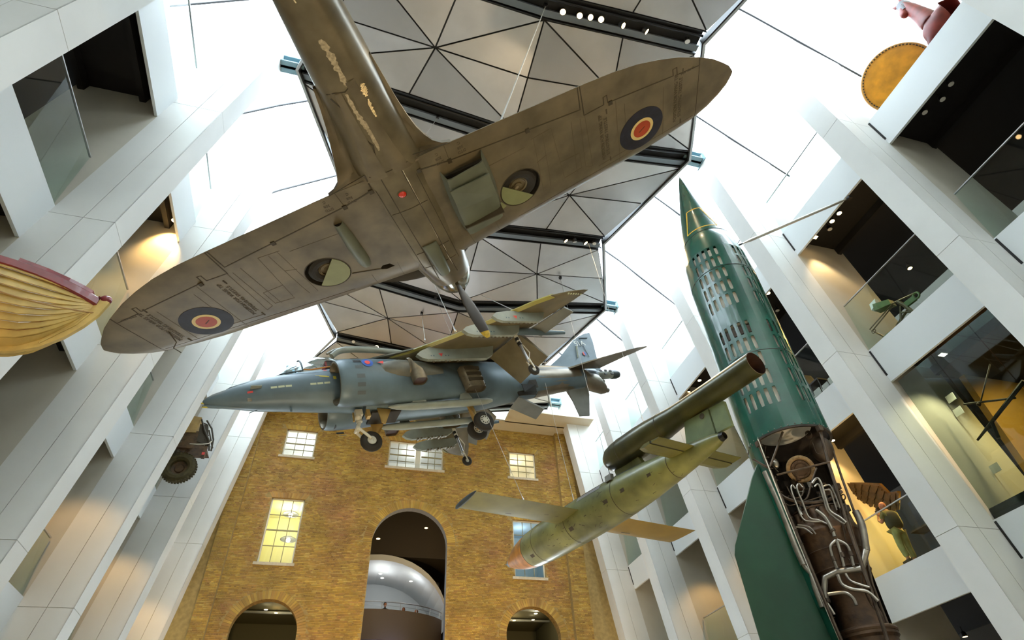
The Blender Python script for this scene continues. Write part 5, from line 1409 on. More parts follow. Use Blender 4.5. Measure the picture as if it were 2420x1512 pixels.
# intakes with rounded lips and dark ducts
for sd in (-1, 1):
    xc = .72 * sd; m = MB(); SEC = []
    for y, dx, w, h in ((-3.30, 0, .40, .56), (-3.16, 0, .425, .60), (-3.06, 0, .47, .645), (-3.06, 0, .53, .70), (-3.14, 0, .575, .74), (-3.35, -.0, .59, .76), (-4.0, -.01, .59, .76), (-4.8, -.04, .56, .75), (-5.6, -.1, .50, .72), (-6.4, -.2, .42, .68), (-7.3, -.34, .32, .6)):
        SEC.append(esec(y, xc + dx * sd, -.12, w, h * .9, n=32))
    SEC = SEC if sd < 0 else [[(p[0], p[1], p[2] * .78 + .02) for p in q] for q in SEC]
    m.rings(SEC[:4], cap=False); lip = None
    m2 = MB(); m2.rings(SEC[3:], cap=False); body_ = J(m2, 'intake_cowl', 'jet_blue', fixn=False)
    J(m, 'intake_lip', 'nozzle_tan', body_, fixn=False)
    m = MB(); m.rings([esec(-3.30, xc, -.12, .40, .50, n=24), esec(-3.9, xc, -.12, .3, .36, n=24)], cap=True); J(m, 'duct', 'black', body_, fixn=False)
    m = MB()
    for k in range(7):   # auxiliary doors around the cowl
        a = radians((150, 172, 196, 216, 236, 130, 112)[k]) if sd < 0 else radians((30, 8, -16, -36, -56, 50, 68)[k])
        col_open = k in (0, 5, 6)
        for dy in (0,):
            P = []
            for (dy_, da) in ((-.12, -.085), (.10, -.085), (.10, .085), (-.12, .085)):
                rr = 1.005 if not col_open else 1.006
                P.append((xc + .59 * rr * cos(a + da), -3.58 + dy_, -.12 + .684 * rr * sin(a + da)))
            m.add(P, [(0, 1, 2, 3)])
            if not col_open:
                m.v[-4:] = m.v[-4:]
    J(m, 'intake_doors', 'door_blue', body_, smooth=False, fixn=False)
    m = MB()
    for a_ in (150, 129):
        a = radians(a_ if sd < 0 else 180 - a_); P = []
        for (dy_, da) in ((-.11, -.075), (.09, -.075), (.09, .075), (-.11, .075)): P.append((xc + .598 * cos(a + da), -3.58 + dy_, -.12 + .692 * sin(a + da)))
        m.add(P, [(0, 1, 2, 3)])
    J(m, 'open_doors', 'black', body_, smooth=False, fixn=False)
    # front nozzle with fairing
    m = MB(); m.rings([esec(y, x * sd, z, w, h, n=20) for y, x, z, w, h in ((-4.0, 1.02, .0, .10, .16), (-4.3, 1.12, -.02, .2, .24), (-4.75, 1.16, -.04, .26, .28), (-4.95, 1.15, -.05, .26, .28), (-5.5, 1.05, -.02, .25, .26), (-6.2, .9, 0, .12, .15))]); J(m, 'nozzle_fairing', 'jet_grey')
    m = MB(); rs = []
    for y, x, z, a, b_, tl in ((-4.98, 1.22, -.02, .24, .25, 0), (-5.10, 1.30, -.06, .25, .25, 20), (-5.18, 1.33, -.2, .25, .22, 50), (-5.2, 1.33, -.38, .24, .2, 75), (-5.2, 1.33, -.60, .23, .19, 90)):
        row = []; t_ = radians(tl); fy = (0, cos(t_), -sin(t_)); 
        for j in range(20):
            q = 2 * pi * j / 20; c_, s_ = cos(q), sin(q); c_ = math.copysign(abs(c_) ** .6, c_); s_ = math.copysign(abs(s_) ** .6, s_)
            row.append(((x + .0 + a * .8 * c_) * sd, y + b_ * s_ * sin(t_), z + b_ * s_ * cos(t_)))
        rs.append(row)
    m.rings(rs, cap=False); nz = J(m, 'front_nozzle', 'nozzle_tan', fixn=False)
    m = MB(); m.add([(p[0], p[1], p[2] + .05) for p in rs[-1]], [tuple(range(20))]); J(m, 'nozzle_mouth', 'tube_inside', nz, smooth=False, fixn=False)
    # rear nozzle with vanes
    m = MB(); rs = []
    for y, z, a, b_ in ((-7.0, .05, .16, .28), (-7.05, -.15, .20, .32), (-7.08, -.45, .20, .32), (-7.08, -.72, .19, .31)):
        rs.append([((.98 + a * math.copysign(abs(cos(q)) ** .6, cos(q))) * sd, y + b_ * math.copysign(abs(sin(q)) ** .6, sin(q)), z) for q in [2 * pi * j / 20 for j in range(20)]])
    m.rings(rs, cap=False); nz = J(m, 'rear_nozzle', 'nozzle_tan', fixn=False)
    m = MB(); m.box((min(.8 * sd, 1.14 * sd), -7.36, -.66), (max(.8 * sd, 1.14 * sd), -6.8, -.64))
    for k in range(3): z = -.12 - .2 * k; m.box((min(.80 * sd, 1.185 * sd), -7.32, z - .01), (max(.80 * sd, 1.185 * sd), -6.84, z + .10))
    J(m, 'vanes', 'line_dark', nz, smooth=False)
    # national marking and rescue marks on the cowl
    xs = (xc + sd * .596)
    for r_, k, nm in ((.155, 'mark_blue', 'roundel'), (.075, 'mark_red', 'roundel_centre')):
        m = MB(); dz0 = .22 + .14
        pts = [(-3.86 + r_ * cos(q), .15 + r_ * 1.1 * sin(q)) for q in [2 * pi * j / 28 for j in range(28)]]
        def cs(y, z): t = min(.99, abs(z + .12) / .684); return (xc + sd * (.59 * sqrt(1 - t * t) + (.006 if nm == 'roundel' else .012)), y, z)
        m.add([cs(*p) for p in pts] + [cs(-3.86, .15)], [(j, (j + 1) % 28, 28) for j in range(28)]); J(m, nm, k, body_, smooth=False, fixn=False)
    m = MB(); m.add([cs(-4.12, .13), cs(-4.32, .06), cs(-4.32, .20)], [(0, 1, 2)]); J(m, 'warning_mark', 'mark_red', body_, smooth=False, fixn=False)
# fold-out refuelling probe on top of the left intake
m = MB(); m.tube(smoothpoly([(-.95, -3.05, .62), (-.98, -3.3, .78), (-.98, -3.8, .82), (-.95, -4.6, .78), (-.9, -5.2, .72)], 5), .085, 10); J(m, 'probe_housing', 'jet_pylon')
m = MB(); m.tube([(-.95, -2.93, .70), (-.96, -3.15, .80), (-.97, -3.5, .88), (-.97, -4.4, .88)], [.03, .055, .06, .06], 10); J(m, 'refuelling_probe', 'jet_grey')
# cockpit canopy
cs_ = [(-1.62, .50, .06, .05), (-1.8, .53, .22, .14), (-2.1, .56, .36, .40), (-2.45, .58, .43, .58), (-2.85, .60, .45, .67), (-3.25, .62, .44, .64), (-3.6, .62, .40, .48), (-4.0, .62, .30, .22)]
m = MB(); rs = [[(w * cos(a), y, z + h * sin(a)) for a in [pi * j / 16 for j in range(17)]] for y, z, w, h in cs_]
m.rings(rs, cap=False, closed=False); J(m, 'canopy', 'canopy_glass', fixn=False)
m = MB(); w_, z_, h_ = .415, .575, .54; m.tube([(w_ * 1.02 * cos(a), -2.38, z_ + h_ * 1.04 * sin(a)) for a in [pi * j / 16 for j in range(17)]], .022, 6); J(m, 'windscreen_arch', 'serial_grey')
m = MB(); m.tube([(-.10, -1.66, .58), (-.28, -1.9, .58), (-.37, -2.2, .57), (-.41, -2.4, .57)], .022, 6); J(m, 'windscreen_sill', 'serial_grey')
m = MB(); m.tube([(-.415, -2.4, .60), (-.45, -2.6, .56), (-.47, -2.9, .60), (-.47, -3.3, .66), (-.44, -3.7, .72)], .022, 6); J(m, 'canopy_seal', 'orange_seal')
m = MB(); m.box((-.22, -3.35, .4), (.22, -3.1, 1.02)); m.box((-.2, -3.1, .4), (.2, -2.7, .6)); J(m, 'ejection_seat', 'black', smooth=False)
m = MB(); m.box((-.23, -3.13, .78), (.23, -3.08, 1.0)); J(m, 'seat_headrest', 'seat_red', smooth=False)
m = MB(); m.box((-.1, -2.2, .6), (.1, -2.05, .85)); m.tube(smoothpoly([(-.3, -2.6, .72), (-.3, -2.75, .78), (-.32, -2.85, .70), (-.3, -2.95, .84), (-.3, -3.05, .74)], 4), .012, 5); J(m, 'cockpit_fittings', 'jet_pylon', smooth=False)
# wing
def wz(x): return .80 - .165 * abs(x)
WLE = [(.5, -4.4), (.85, -4.75), (1.1, -5.2), (2.0, -6.2), (3.0, -7.15), (3.9, -7.95), (4.25, -8.35), (4.5, -8.85), (4.62, -9.3)]
WTE = [(.5, -8.2), (.85, -8.2), (1.1, -8.22), (2.0, -8.4), (2.7, -8.75), (3.6, -9.1), (4.1, -9.3), (4.5, -9.42), (4.62, -9.45)]
def wsec(x, f0=0, f1=1, n=10):
    le = interp(WLE, x); te = interp(WTE, x); c = le - te; t = c * .10; lo = []; hi = []
    for j in range(n + 1):
        s = f0 + (f1 - f0) * (.5 * (1 - cos(pi * j / n))); yt = t * (2.969 * sqrt(max(s, 0)) - 1.26 * s - 3.516 * s * s + 2.843 * s ** 3 - 1.015 * s ** 4)
        lo.append((x, le - c * s, wz(x) - yt * .6)); hi.append((x, le - c * s, wz(x) + yt * .5 + .004))
    return lo + hi[::-1]
for sd in (-1, 1):
    m = MB(); xs_ = [.5, .85, 1.1, 1.5, 2.0, 2.5, 3.0, 3.5, 3.9, 4.1, 4.25, 4.4, 4.5, 4.57, 4.62]
    m.rings([[(p[0] * sd, p[1], p[2]) for p in wsec(x)] for x in xs_]); wg = J(m, 'wing', 'jet_olive', ang=60)
    m = MB(); m.rings([[(x * sd, interp(WLE, x) + .035, wz(x) - .01), (x * sd, interp(WLE, x) - .10, wz(x) + .075), (x * sd, interp(WLE, x) - .10, wz(x) - .085)] for x in xs_[1:11]]); J(m, 'leading_edge', 'le_yellow', wg, smooth=False)
    # leading-edge root extension
    m = MB(); m.prism([(.45 * sd, -3.75, .66), (.62 * sd, -3.9, .66), (1.25 * sd, -5.35, .60), (.45 * sd, -5.4, .68)], (0, 0, .05)); J(m, 'root_extension', 'jet_grey', wg, smooth=False)
    # drooped flap and aileron
    m = MB(); m.hexa([(.95 * sd, -8.0, .50), (2.35 * sd, -8.3, .28), (2.35 * sd, -8.42, .36), (.95 * sd, -8.12, .60), (.95 * sd, -8.75, -.58), (2.35 * sd, -9.0, -.62), (2.35 * sd, -9.02, -.60), (.95 * sd, -8.77, -.56)]); J(m, 'flap', 'jet_olive', smooth=False)
    m = MB(); m.hexa([(2.42 * sd, -8.62, .33), (3.75 * sd, -9.12, .12), (3.75 * sd, -9.18, .18), (2.42 * sd, -8.70, .40), (2.42 * sd, -9.05, .12), (3.75 * sd, -9.42, -.04), (3.75 * sd, -9.43, -.03), (2.42 * sd, -9.07, .14)]); J(m, 'aileron', 'jet_grey', smooth=False)
    # pylons under the wing
    for x, y0, y1, dz, th in ((1.45, -5.25, -7.75, .40, .10), (2.15, -5.9, -7.5, .10, .0), (2.72, -6.15, -8.0, .34, .09), (3.42, -6.75, -8.45, .30, .08)):
        if th == 0: continue
        zt = wz(x) - .05; m = MB()
        P = [(y0, zt - dz + .10), (y0 - .12, zt - dz - .02), (y0 - .3, zt - dz - .08), (y1 + .25, zt - dz - .08), (y1, zt - dz + .05), (y1 - .15, zt), (y0 - .55, zt), (y0 - .15, zt - dz + .22)]
        rsx = [[((x - th * w) * sd, y, z) for y, z in P] for w in (-.5, .5)]
        m.prism([((x - th * .6) * sd, y, z) for y, z in P], (th * 1.2 * sd, 0, 0)); py = J(m, 'pylon', 'jet_pylon', smooth=False)
        m = MB()
        for k in range(9):
            yy = y0 - .5 - k * .13; m.box(((x - .05) * sd - .02, yy - .03, zt - dz - .13 + .02 * (k % 3)), ((x) * sd + .04, yy + .03, zt - dz - .06))
        J(m, 'bomb_rack', 'nozzle_tan', py, smooth=False)
        m = MB(); yy = y0 - .75; xx = (x - th * .62) * sd if sd > 0 else (x + th * .62) * sd; xx = (x + th * .63) * sd
        m.add([(xx, yy - .07, zt - dz + .12), (xx, yy + .07, zt - dz + .12), (xx, yy, zt - dz + .0)], [(0, 1, 2)]); J(m, 'warning_mark', 'mark_red', py, smooth=False, fixn=False)
        m = MB()
        for dy_ in (-.25, -.16, .22, .30): m.add([(xx, yy + dy_, zt - dz + .02), (xx, yy + dy_ + .035, zt - dz + .02), (xx, yy + dy_ + .035, zt - dz + .06), (xx, yy + dy_, zt - dz + .06)], [(0, 1, 2, 3)])
        J(m, 'stencil', 'serial_grey', py, smooth=False, fixn=False)
    # outrigger fairing, leg and wheel
    x = 2.55; m = MB(); m.rings([esec(y, x * sd, z, w, h, n=14) for y, z, w, h in ((-7.2, .28, .02, .02), (-7.6, .22, .09, .10), (-8.4, .20, .10, .12), (-9.3, .18, .08, .10), (-9.9, .18, .05, .06))]); J(m, 'outrigger_fairing', 'jet_blue')
    m = MB(); m.tube([(x * sd, -8.0, .2), (x * sd, -8.02, -.28)], .06, 10); lg = J(m, 'outrigger_leg', 'leg_white')
    m = MB(); m.tube([(x * sd, -8.0, -.06), (x * sd, -8.0, -.16)], .064, 10); m.tube([(x * sd, -8.0, -.22), (x * sd, -8.02, -.32)], .064, 10); J(m, 'leg_band', 'black', lg)
    m = MB(); m.tube([(x * sd, -8.02, -.28), (x * sd, -8.05, -.95)], .042, 10); J(m, 'leg_piston', 'steel', lg)
    m = MB(); m.tube([((x - .07) * sd, -8.05, -.9), ((x - .07) * sd, -8.1, -1.2)], .022, 6); m.tube([((x + .07) * sd, -8.05, -.9), ((x + .07) * sd, -8.1, -1.2)], .022, 6); m.tube([((x - .08) * sd, -8.05, -.9), ((x + .08) * sd, -8.05, -.9)], .035, 8)
    m.tube([(x * sd, -8.10, -.3), (x * sd, -8.22, -.6), (x * sd, -8.08, -.88)], .018, 6); J(m, 'fork', 'leg_white', lg)
    m = MB(); m.torus((x * sd, -8.1, -1.22), .115, .062, 'x', 24, 8); J(m, 'tyre', 'tyre', lg); m = MB(); m.lathe([(.0001, -.03), (.06, -.035), (.07, -.02), (.07, .02), (.06, .035), (.0001, .03)], 16, axis='x', org=(x * sd, -8.1, -1.22)); J(m, 'hub', 'wheel_hub', lg)
# yellow tip light and details
m = MB()
for k in range(6): m.box((-4.47 - .0, -8.85 - .09 * k, wz(4.47) - .05), (-4.42, -8.81 - .09 * k, wz(4.47) - .028))
J(m, 'tip_marks', 'mark_pale', smooth=False)
# tail surfaces
m = MB(); P = [(-10.7, .62), (-11.1, .78), (-11.75, 1.18), (-12.73, 1.94), (-13.15, 2.16), (-13.51, 2.30), (-13.79, 2.34), (-13.72, 1.9), (-13.47, 1.08), (-13.35, .5)]
k = len(P); cen = (-12.7, 1.2); vs = [(-.02, y, z) for y, z in P] + [(.02, y, z) for y, z in P] + [(-.06, *cen), (.06, *cen)]
m.add(vs, [(j, (j + 1) % k, 2 * k) for j in range(k)] + [(k + (j + 1) % k, k + j, 2 * k + 1) for j in range(k)] + [(j, k + j, k + (j + 1) % k, (j + 1) % k) for j in range(k)]); fn = J(m, 'tail_fin', 'jet_blue', ang=20)
m = MB(); m.box((-.075, -13.08, 1.1), (-.06, -13.06, 2.05)); m.box((-.066, -13.5, 2.04), (-.03, -13.08, 2.055)); J(m, 'rudder_line', 'serial_grey', fn, smooth=False)
text_obj('tail_code', '51A', basis((0, -1, .1), (0, .1, 1), (-.10, -12.90, 1.72)), .34, 'mark_white', fn, .002, .95)
m = MB(); m.hexa([(-.09, -12.45, 1.05), (-.085, -12.51, 1.05), (-.085, -12.51, 1.05), (-.09, -12.45, 1.05), (-.09, -12.66, 1.60), (-.085, -12.72, 1.60), (-.085, -12.72, 1.60), (-.09, -12.66, 1.60)]); J(m, 'formation_strip', 'mark_pale', fn, smooth=False)
m = MB(); m.box((-.088, -12.90, 1.17), (-.082, -12.83, 1.32)); J(m, 'flash_red', 'mark_red', fn, smooth=False); m = MB(); m.box((-.088, -12.98, 1.17), (-.082, -12.90, 1.32)); J(m, 'flash_blue', 'mark_blue', fn, smooth=False)
for sd in (-1, 1):
    m = MB(); P = [(.30, -11.5, .42), (.9, -12.1, .28), (1.6, -12.85, .09), (2.02, -13.35, -.03), (2.14, -13.72, -.06), (2.05, -13.78, -.04), (1.2, -13.35, .18), (.30, -13.0, .42)]
    k = len(P); vs = [(x * sd, y, z + .03 * (1 - x / 2.3)) for x, y, z in P] + [(x * sd, y, z - .05 * (1 - x / 2.3)) for x, y, z in P]
    m.add(vs, [tuple(range(k)), tuple(range(k, 2 * k))[::-1]] + [(j, k + j, k + (j + 1) % k, (j + 1) % k) for j in range(k)]); J(m, 'tailplane', 'jet_warm', ang=25)
m = MB(); m.prism([(-.02, -11.35, -.30), (-.02, -12.35, -.25), (-.02, -11.75, -1.40), (-.02, -11.32, -1.38)], (.04, 0, 0)); J(m, 'ventral_fin', 'jet_grey', smooth=False)
text_obj('serial', 'ZD461', basis((0, -1, 0), (.45, 0, .9), (-.545, -10.35, .52)), .22, 'serial_grey', jet, .002)
# body marks
m = MB()
def onbody(y, z, off=.004):
    zc = interp([(q[0], q[2]) for q in FWD][::-1], y); w = interp([(q[0], q[3]) for q in FWD][::-1], y); h = interp([(q[0], q[4]) for q in FWD][::-1], y)
    t = max(-.99, min(.99, (z - zc) / h)); return (-(w + off) * sqrt(1 - t * t), y, z)
def patch(y0, y1, z0, z1, nm, k, sl=0):
    m_ = MB(); n_ = 4
    P = [onbody(y0 + (y1 - y0) * i / n_, z + sl * i / n_) for z in (z0, z1) for i in range(n_ + 1)]
    m_.add(P, [(i, i + 1, i + 2 + n_, i + 1 + n_) for i in range(n_)]); J(m_, nm, k, smooth=False, fixn=False)
for y0 in (-1.50, -1.68, -1.86, -2.48, -2.66, -2.84): patch(y0, y0 - .155, .02 - .02, .055, 'formation_strip', 'mark_pale')
patch(-2.65, -2.95, .30, .315, 'arrow_line', 'mark_yellow', -.06); patch(-2.75, -3.0, .25, .285, 'arrow', 'mark_yellow', -.05)
patch(-3.1, -3.18, .12, .22, 'rescue_mark', 'mark_yellow'); patch(-2.92, -3.02, .50, .56, 'warning_mark', 'mark_red')
patch(-.95, -1.08, -.05, .0, 'stencil_red', 'mark_red'); patch(-1.25, -1.27, -.3, .5, 'panel_line', 'serial_grey'); patch(-2.15, -2.16, -.35, .5, 'panel_line', 'serial_grey')
m = MB(); p = onbody(-1.15, .06); m.box((p[0] - .12, p[1] - .13, p[2] - .01), (p[0] + .03, p[1] + .13, p[2] + .01)); J(m, 'air_probe', 'jet_pylon', smooth=False)
m = MB(); p = onbody(-1.0, -.18); m.box((p[0] - .02, p[1] - .05, p[2] - .04), (p[0] + .03, p[1] + .05, p[2] + .03)); J(m, 'light_box', 'nozzle_tan', smooth=False)
m = MB(); m.tube([(-.1, -2.0, -.40), (-.1, -2.0, -.52)], .03, 8); m.tube([(0, -1.2, -.35), (0, -1.0, -.42)], .01, 5); J(m, 'probe', 'serial_grey')
# gun pods / strakes
for sd in (-1, 1):
    m = MB(); rs = []
    for y, z, w, h in ((-4.45, -.84, .02, .03), (-4.7, -.86, .10, .08), (-5.2, -.88, .14, .10), (-7.0, -.88, .14, .10), (-7.6, -.86, .12, .09), (-7.8, -.85, .04, .05)): rs.append(esec(y, .52 * sd, z, w, h, n=16))
    m.rings(rs); st = J(m, 'strake', 'jet_pylon')
    m = MB()
    for y in (-5.35, -6.85): m.prism([(.62 * sd, y + .22, -.82), (.62 * sd, y + .12, -.60), (.62 * sd, y - .12, -.56), (.62 * sd, y - .22, -.82)], (.03 * sd, 0, 0))
    J(m, 'strake_fence', 'jet_pylon', st, smooth=False)
# nose leg, main legs, doors, airbrake
m = MB(); m.tube([(0, -3.75, -.6), (0, -3.75, -.95)], .09, 10); m.sphere((-.06, -3.72, -.82), .10); m.box((-.16, -3.85, -.80), (.16, -3.65, -.62)); lg = J(m, 'nose_leg', 'leg_white')
m = MB(); m.tube([(0, -3.75, -.95), (-.02, -3.62, -1.2), (-.04, -3.66, -1.25)], .055, 8); m.tube([(-.12, -3.64, -1.18), (-.14, -3.92, -1.55)], .04, 8); m.tube([(.12, -3.64, -1.18), (.14, -3.92, -1.55)], .04, 8); m.tube([(-.14, -3.63, -1.18), (.14, -3.63, -1.18)], .05, 8); J(m, 'nose_fork', 'leg_white', lg)
m = MB(); m.box((-.30, -4.0, -.95), (-.12, -3.9, -.65)); m.tube([(-.1, -3.6, -.7), (-.15, -3.55, -1.0)], .03, 6); J(m, 'leg_actuator', 'leg_gold', lg, smooth=False)
m = MB(); m.torus((0, -3.95, -1.57), .20, .105, 'x', 32, 10); J(m, 'nose_tyre', 'tyre', lg); m = MB(); m.lathe([(.0001, -.05), (.04, -.055), (.05, -.09), (.12, -.09), (.13, -.05), (.13, .05), (.0001, .05)], 20, axis='x', org=(0, -3.95, -1.57)); J(m, 'nose_hub', 'wheel_hub', lg)
m = MB(); m.prism([(-.35, -4.2, -.75), (-.42, -4.2, -1.25), (-.40, -4.3, -1.3), (-.33, -4.6, -.8)], (.03, .0, .0)); m.prism([(.35, -4.2, -.75), (.42, -4.2, -1.25), (.40, -4.3, -1.3), (.33, -4.6, -.8)], (.03, .0, .0)); J(m, 'nose_door', 'leg_gold', smooth=False)
m = MB(); m.box((-.3, -4.9, -.86), (.3, -4.05, -.80)); J(m, 'nose_bay', 'well_dark', smooth=False)
m = MB(); m.tube([(0, -7.3, -.6), (0, -7.35, -1.35)], .10, 10); m.tube([(-.12, -7.15, -.7), (-.08, -7.3, -1.25)], .045, 8); m.tube([(-.3, -7.4, -1.4), (.3, -7.4, -1.4)], .05, 8); mg = J(m, 'main_leg', 'leg_gold')
for sx in (-.25, .25):
    m = MB(); m.torus((sx, -7.42, -1.40), .215, .115, 'x', 32, 10); J(m, 'main_tyre', 'tyre', mg); m = MB(); m.lathe([(.0001, -.11), (.06, -.11), (.07, -.09), (.15, -.10), (.165, -.06), (.165, .06), (.0001, .08)], 22, axis='x', org=(sx, -7.42, -1.40)); hb_ = J(m, 'main_hub', 'wheel_hub', mg)
    for k in range(9):
        m = MB(); a = 2 * pi * k / 9; m.tube([(sx - .115, -7.42 + .11 * cos(a), -1.40 + .11 * sin(a)), (sx - .09, -7.42 + .11 * cos(a), -1.40 + .11 * sin(a))], .016, 6); J(m, 'hub_hole', 'black', mg, smooth=False)
m = MB(); m.hexa([(-.32, -8.95, -.66), (.32, -8.95, -.66), (.32, -9.0, -.62), (-.32, -9.0, -.62), (-.30, -9.75, -1.18), (.30, -9.75, -1.18), (.30, -9.78, -1.14), (-.30, -9.78, -1.14)]); J(m, 'airbrake', 'jet_grey', smooth=False)
m = MB(); m.box((-.34, -9.7, -.60), (-.30, -9.0, -.36)); m.prism([(-.50, -9.2, -.48), (-.50, -9.75, -.44), (-.54, -9.75, -.16), (-.57, -9.45, -.20)], (.02, 0, 0)); J(m, 'airbrake_bay', 'well_dark', smooth=False)
m = MB(); m.prism([(-.62, -9.05, -.36), (-.60, -9.6, -.40), (-.50, -9.6, -.62), (-.55, -9.1, -.62)], (.02, 0, 0)); J(m, 'open_bay', 'black', smooth=False)
MJ = jet.matrix_world
cable(MJ @ Vector((-1.6, -5.6, .65)), (2.3, 22.2, 20.6), 'thin cable holding the jump jet just in front of its left wing root', r=.010)
cable(MJ @ Vector((-2.2, -6.3, .5)), (2.13, 19.4, 20.9), 'steel rod with turnbuckle holding the left wing of the jump jet', r=.013)
cable(MJ @ Vector((-3.3, -7.8, .3)), (5.0, 20.5, 20.9), 'short cable above the outer left pylon of the jump jet', r=.013)
# ================================================================== lamps in the canopy channels
def chan_pt(y, x, dz=-.12):
    k = dict((round(a, 2), b) for a, b in lines)[round(y, 2)]
    sd = 1 if x > CXc else -1; c = node('c' + k, sd, y); e = node('e' + k, sd, y); t = abs(x - CXc) / abs(e.x - c.x)
    return c + (e - c) * t + Vector((0, 0, dz))
TL = [(6.6, 4.55, (-.1, .1, -1), 'lamp_glow', 'first square lit lamp right of the fighter cable'), (6.6, 5.15, (-.1, .0, -1), 'lamp_glow', 'second square lit lamp right of the fighter cable'), (6.6, 5.5, (.3, -.3, -1), 'lamp_glow', 'half-turned lit lamp between the square lamps and the brightest one'),
      (6.6, 5.95, (-.42, -.4, -.9), 'lamp_glow', 'brightest starry lamp in the nearest canopy channel'), (6.6, 6.7, (.7, -.1, -.8), 'lamp_glow', 'lamp tilted right in the nearest canopy channel, beyond the brightest one'), (6.6, 7.6, (.8, .1, -.6), 'lamp_glow', 'dim tilted lamp near the right end of the nearest canopy channel'),
      (6.6, 9.3, (.1, .3, -1), 'lamp_off', 'small unlit lamp at the right end of the nearest canopy channel'),
      (16.2, 8.0, (.6, .1, -.8), 'lamp_glow', 'left lit lamp hung in the middle canopy channel'), (16.2, 8.5, (.2, .5, -.8), 'lamp_off', 'unlit lamp between two lit ones in the middle canopy channel'), (16.2, 9.0, (.6, .1, -.8), 'lamp_glow', 'right lit lamp hung in the middle canopy channel'), (16.2, 9.5, (.0, .1, -1), 'lamp_off', 'round lamp at the far right of the middle canopy channel'),
      (25.75, -.9, (0, -.2, -1), 'lamp_off', 'small lamp at the left end of the far canopy channel'), (25.75, .4, (-.3, -.5, -.9), 'lamp_glow', 'warm lit lamp in the far canopy channel above the cockpit'), (30.6, 9.6, (0, -.2, -1), 'lamp_off', 'small lamp in the farthest canopy channel behind the jet fin')]
for y, x, aim, on, lab in TL:
    p = chan_pt(y, x, .02 if on == 'lamp_off' else -.02); track_lamp(p, aim, on, lab)
spot('canopy_spot', tuple(chan_pt(6.6, 5.95, -.3)), (1.0, 9.0, 3.0), 500, (1, .8, .5), 70)
spot('canopy_spot', tuple(chan_pt(16.2, 8.0, -.3)), (8.6, 9.5, 9.0), 900, (1, .72, .35), 30)
spot('canopy_spot', tuple(chan_pt(16.2, 9.0, -.3)), (4.8, 11.0, 6.0), 500, (1, .72, .35), 30)

# ================================================================== gallery ceiling lamps, right and left
def lampray(px, py, x): R_ = Matrix(RC); d = R_.transposed() @ Vector(((px - 1210) / FPX, (py - 756) / FPX, 1)); return tuple(d * (x / d.x))
def lampz(px, py, side=1):
    R_ = Matrix(RC); d = R_.transposed() @ Vector(((px - 1210) / FPX, (py - 756) / FPX, 1)); best = None
    for f in FLOORS:
        z = f - .34 - .32; P = d * (z / d.z); lim = edge(side, 0, z, 1.55)[0]
        if (P.x - lim) * side > 0 and best is None: best = P
    if best is None:
        c_ = []
        for f in FLOORS:
            z = f - .34 - .32; P = d * (z / d.z); lim = edge(side, 0, z, 1.62)[0]; c_.append((abs(P.x - lim), z, lim, P))
        c_.sort(key=lambda q: q[0]); P = c_[0][3]; best = Vector((c_[0][2], P.y, c_[0][1]))
    return tuple(best)
def gal_lamp(p, glow, lab, e=0, tgt=None, col=(1, .62, .25), size=90, shape='round'):
    cz = min([f - .36 for f in FLOORS if f - .36 > p[2]] or [p[2] + .5]) - p[2]
    t = thing('spot_lamp', lab, 'lamp', p, group='spot lamps under the gallery ceilings')
    m = MB(); m.lathe([(.05, .16), (.085, .12), (.10, 0), (.10, -.02)], 14, cap=True) if shape == 'round' else m.box((-.13, -.09, 0), (.13, .09, .14)); m.build('housing', 'dark_metal', t, smooth=shape == 'round')
    m = MB(); m.lathe([(.0001, -.022), (.085, -.022)], 14, cap=False) if shape == 'round' else m.box((-.11, -.07, -.01), (.11, .07, 0)); m.build('lens', glow, t, fixn=False)
    m = MB(); m.tube([(0, 0, .12), (0, 0, max(.15, cz + .03))], .02, 6); m.build('stem', 'dark_metal', t)
    if e: spot('gallery_spot', (p[0], p[1], p[2] - .08), tgt, e, col, size)
    return t
gal_lamp(lampz(2247, 198), 'lamp_off', 'upper of three unlit reflector lamps under the top right slab')
gal_lamp(lampz(2227, 234), 'lamp_off', 'middle of three unlit reflector lamps under the top right slab')
gal_lamp(lampz(2185, 265), 'lamp_off', 'lowest of three unlit reflector lamps under the top right slab')
gal_lamp(lampz(1925, 560), 'lamp_glow', 'bright square lamp at the slab corner below the stay rod', 130, (16.5, 11.0, 10.6), (1, .72, .36), 80, 'sq')
gal_lamp(lampz(1961, 541), 'lamp_off', 'small unlit lamp beside the bright square lamp under the second slab')
gal_lamp(lampz(1966, 522), 'lamp_glow', 'small lit lamp tilted towards the slab below the stay rod')
gal_lamp(lampz(1983, 503), 'lamp_glow', 'lit lamp nearest the end of the stay rod')
gal_lamp(lampz(2150, 633), 'lamp_glow', 'starry amber lamp above the green gun mount', 200, (18.5, 10.8, 12.0), (1, .58, .16), 110)
bulb('amber_lamp', (17.6, 9.3, 13.95), 14, (1, .6, .2))
gal_lamp(lampz(2228, 838), 'lamp_glow_white', 'square white floodlight under the middle right slab', 300, (16.2, 10, 6), (1, .8, .5), 100, 'sq')
def lampray(px, py, x): R_ = Matrix(RC); d = R_.transposed() @ Vector(((px - 1210) / FPX, (py - 756) / FPX, 1)); return tuple(d * (x / d.x))
gal_lamp(lampz(1653, 898), 'lamp_glow', 'bright amber lamp in the far gallery above the flying bomb tube', 110, (15.5, 20.8, 11), (1, .65, .25), 100)
gal_lamp(lampz(1627, 926), 'lamp_glow', 'smaller lit lamp just below the bright one in the far gallery')
gal_lamp(lampz(1967, 1040), 'lamp_glow', 'bright lamp at the right rim of the rocket engine bay', 90, (17.0, 15.6, 7), (1, .62, .22), 110)
bulb('amber_lamp', lampray(1970, 1044, 16.6), 14, (1, .62, .22))
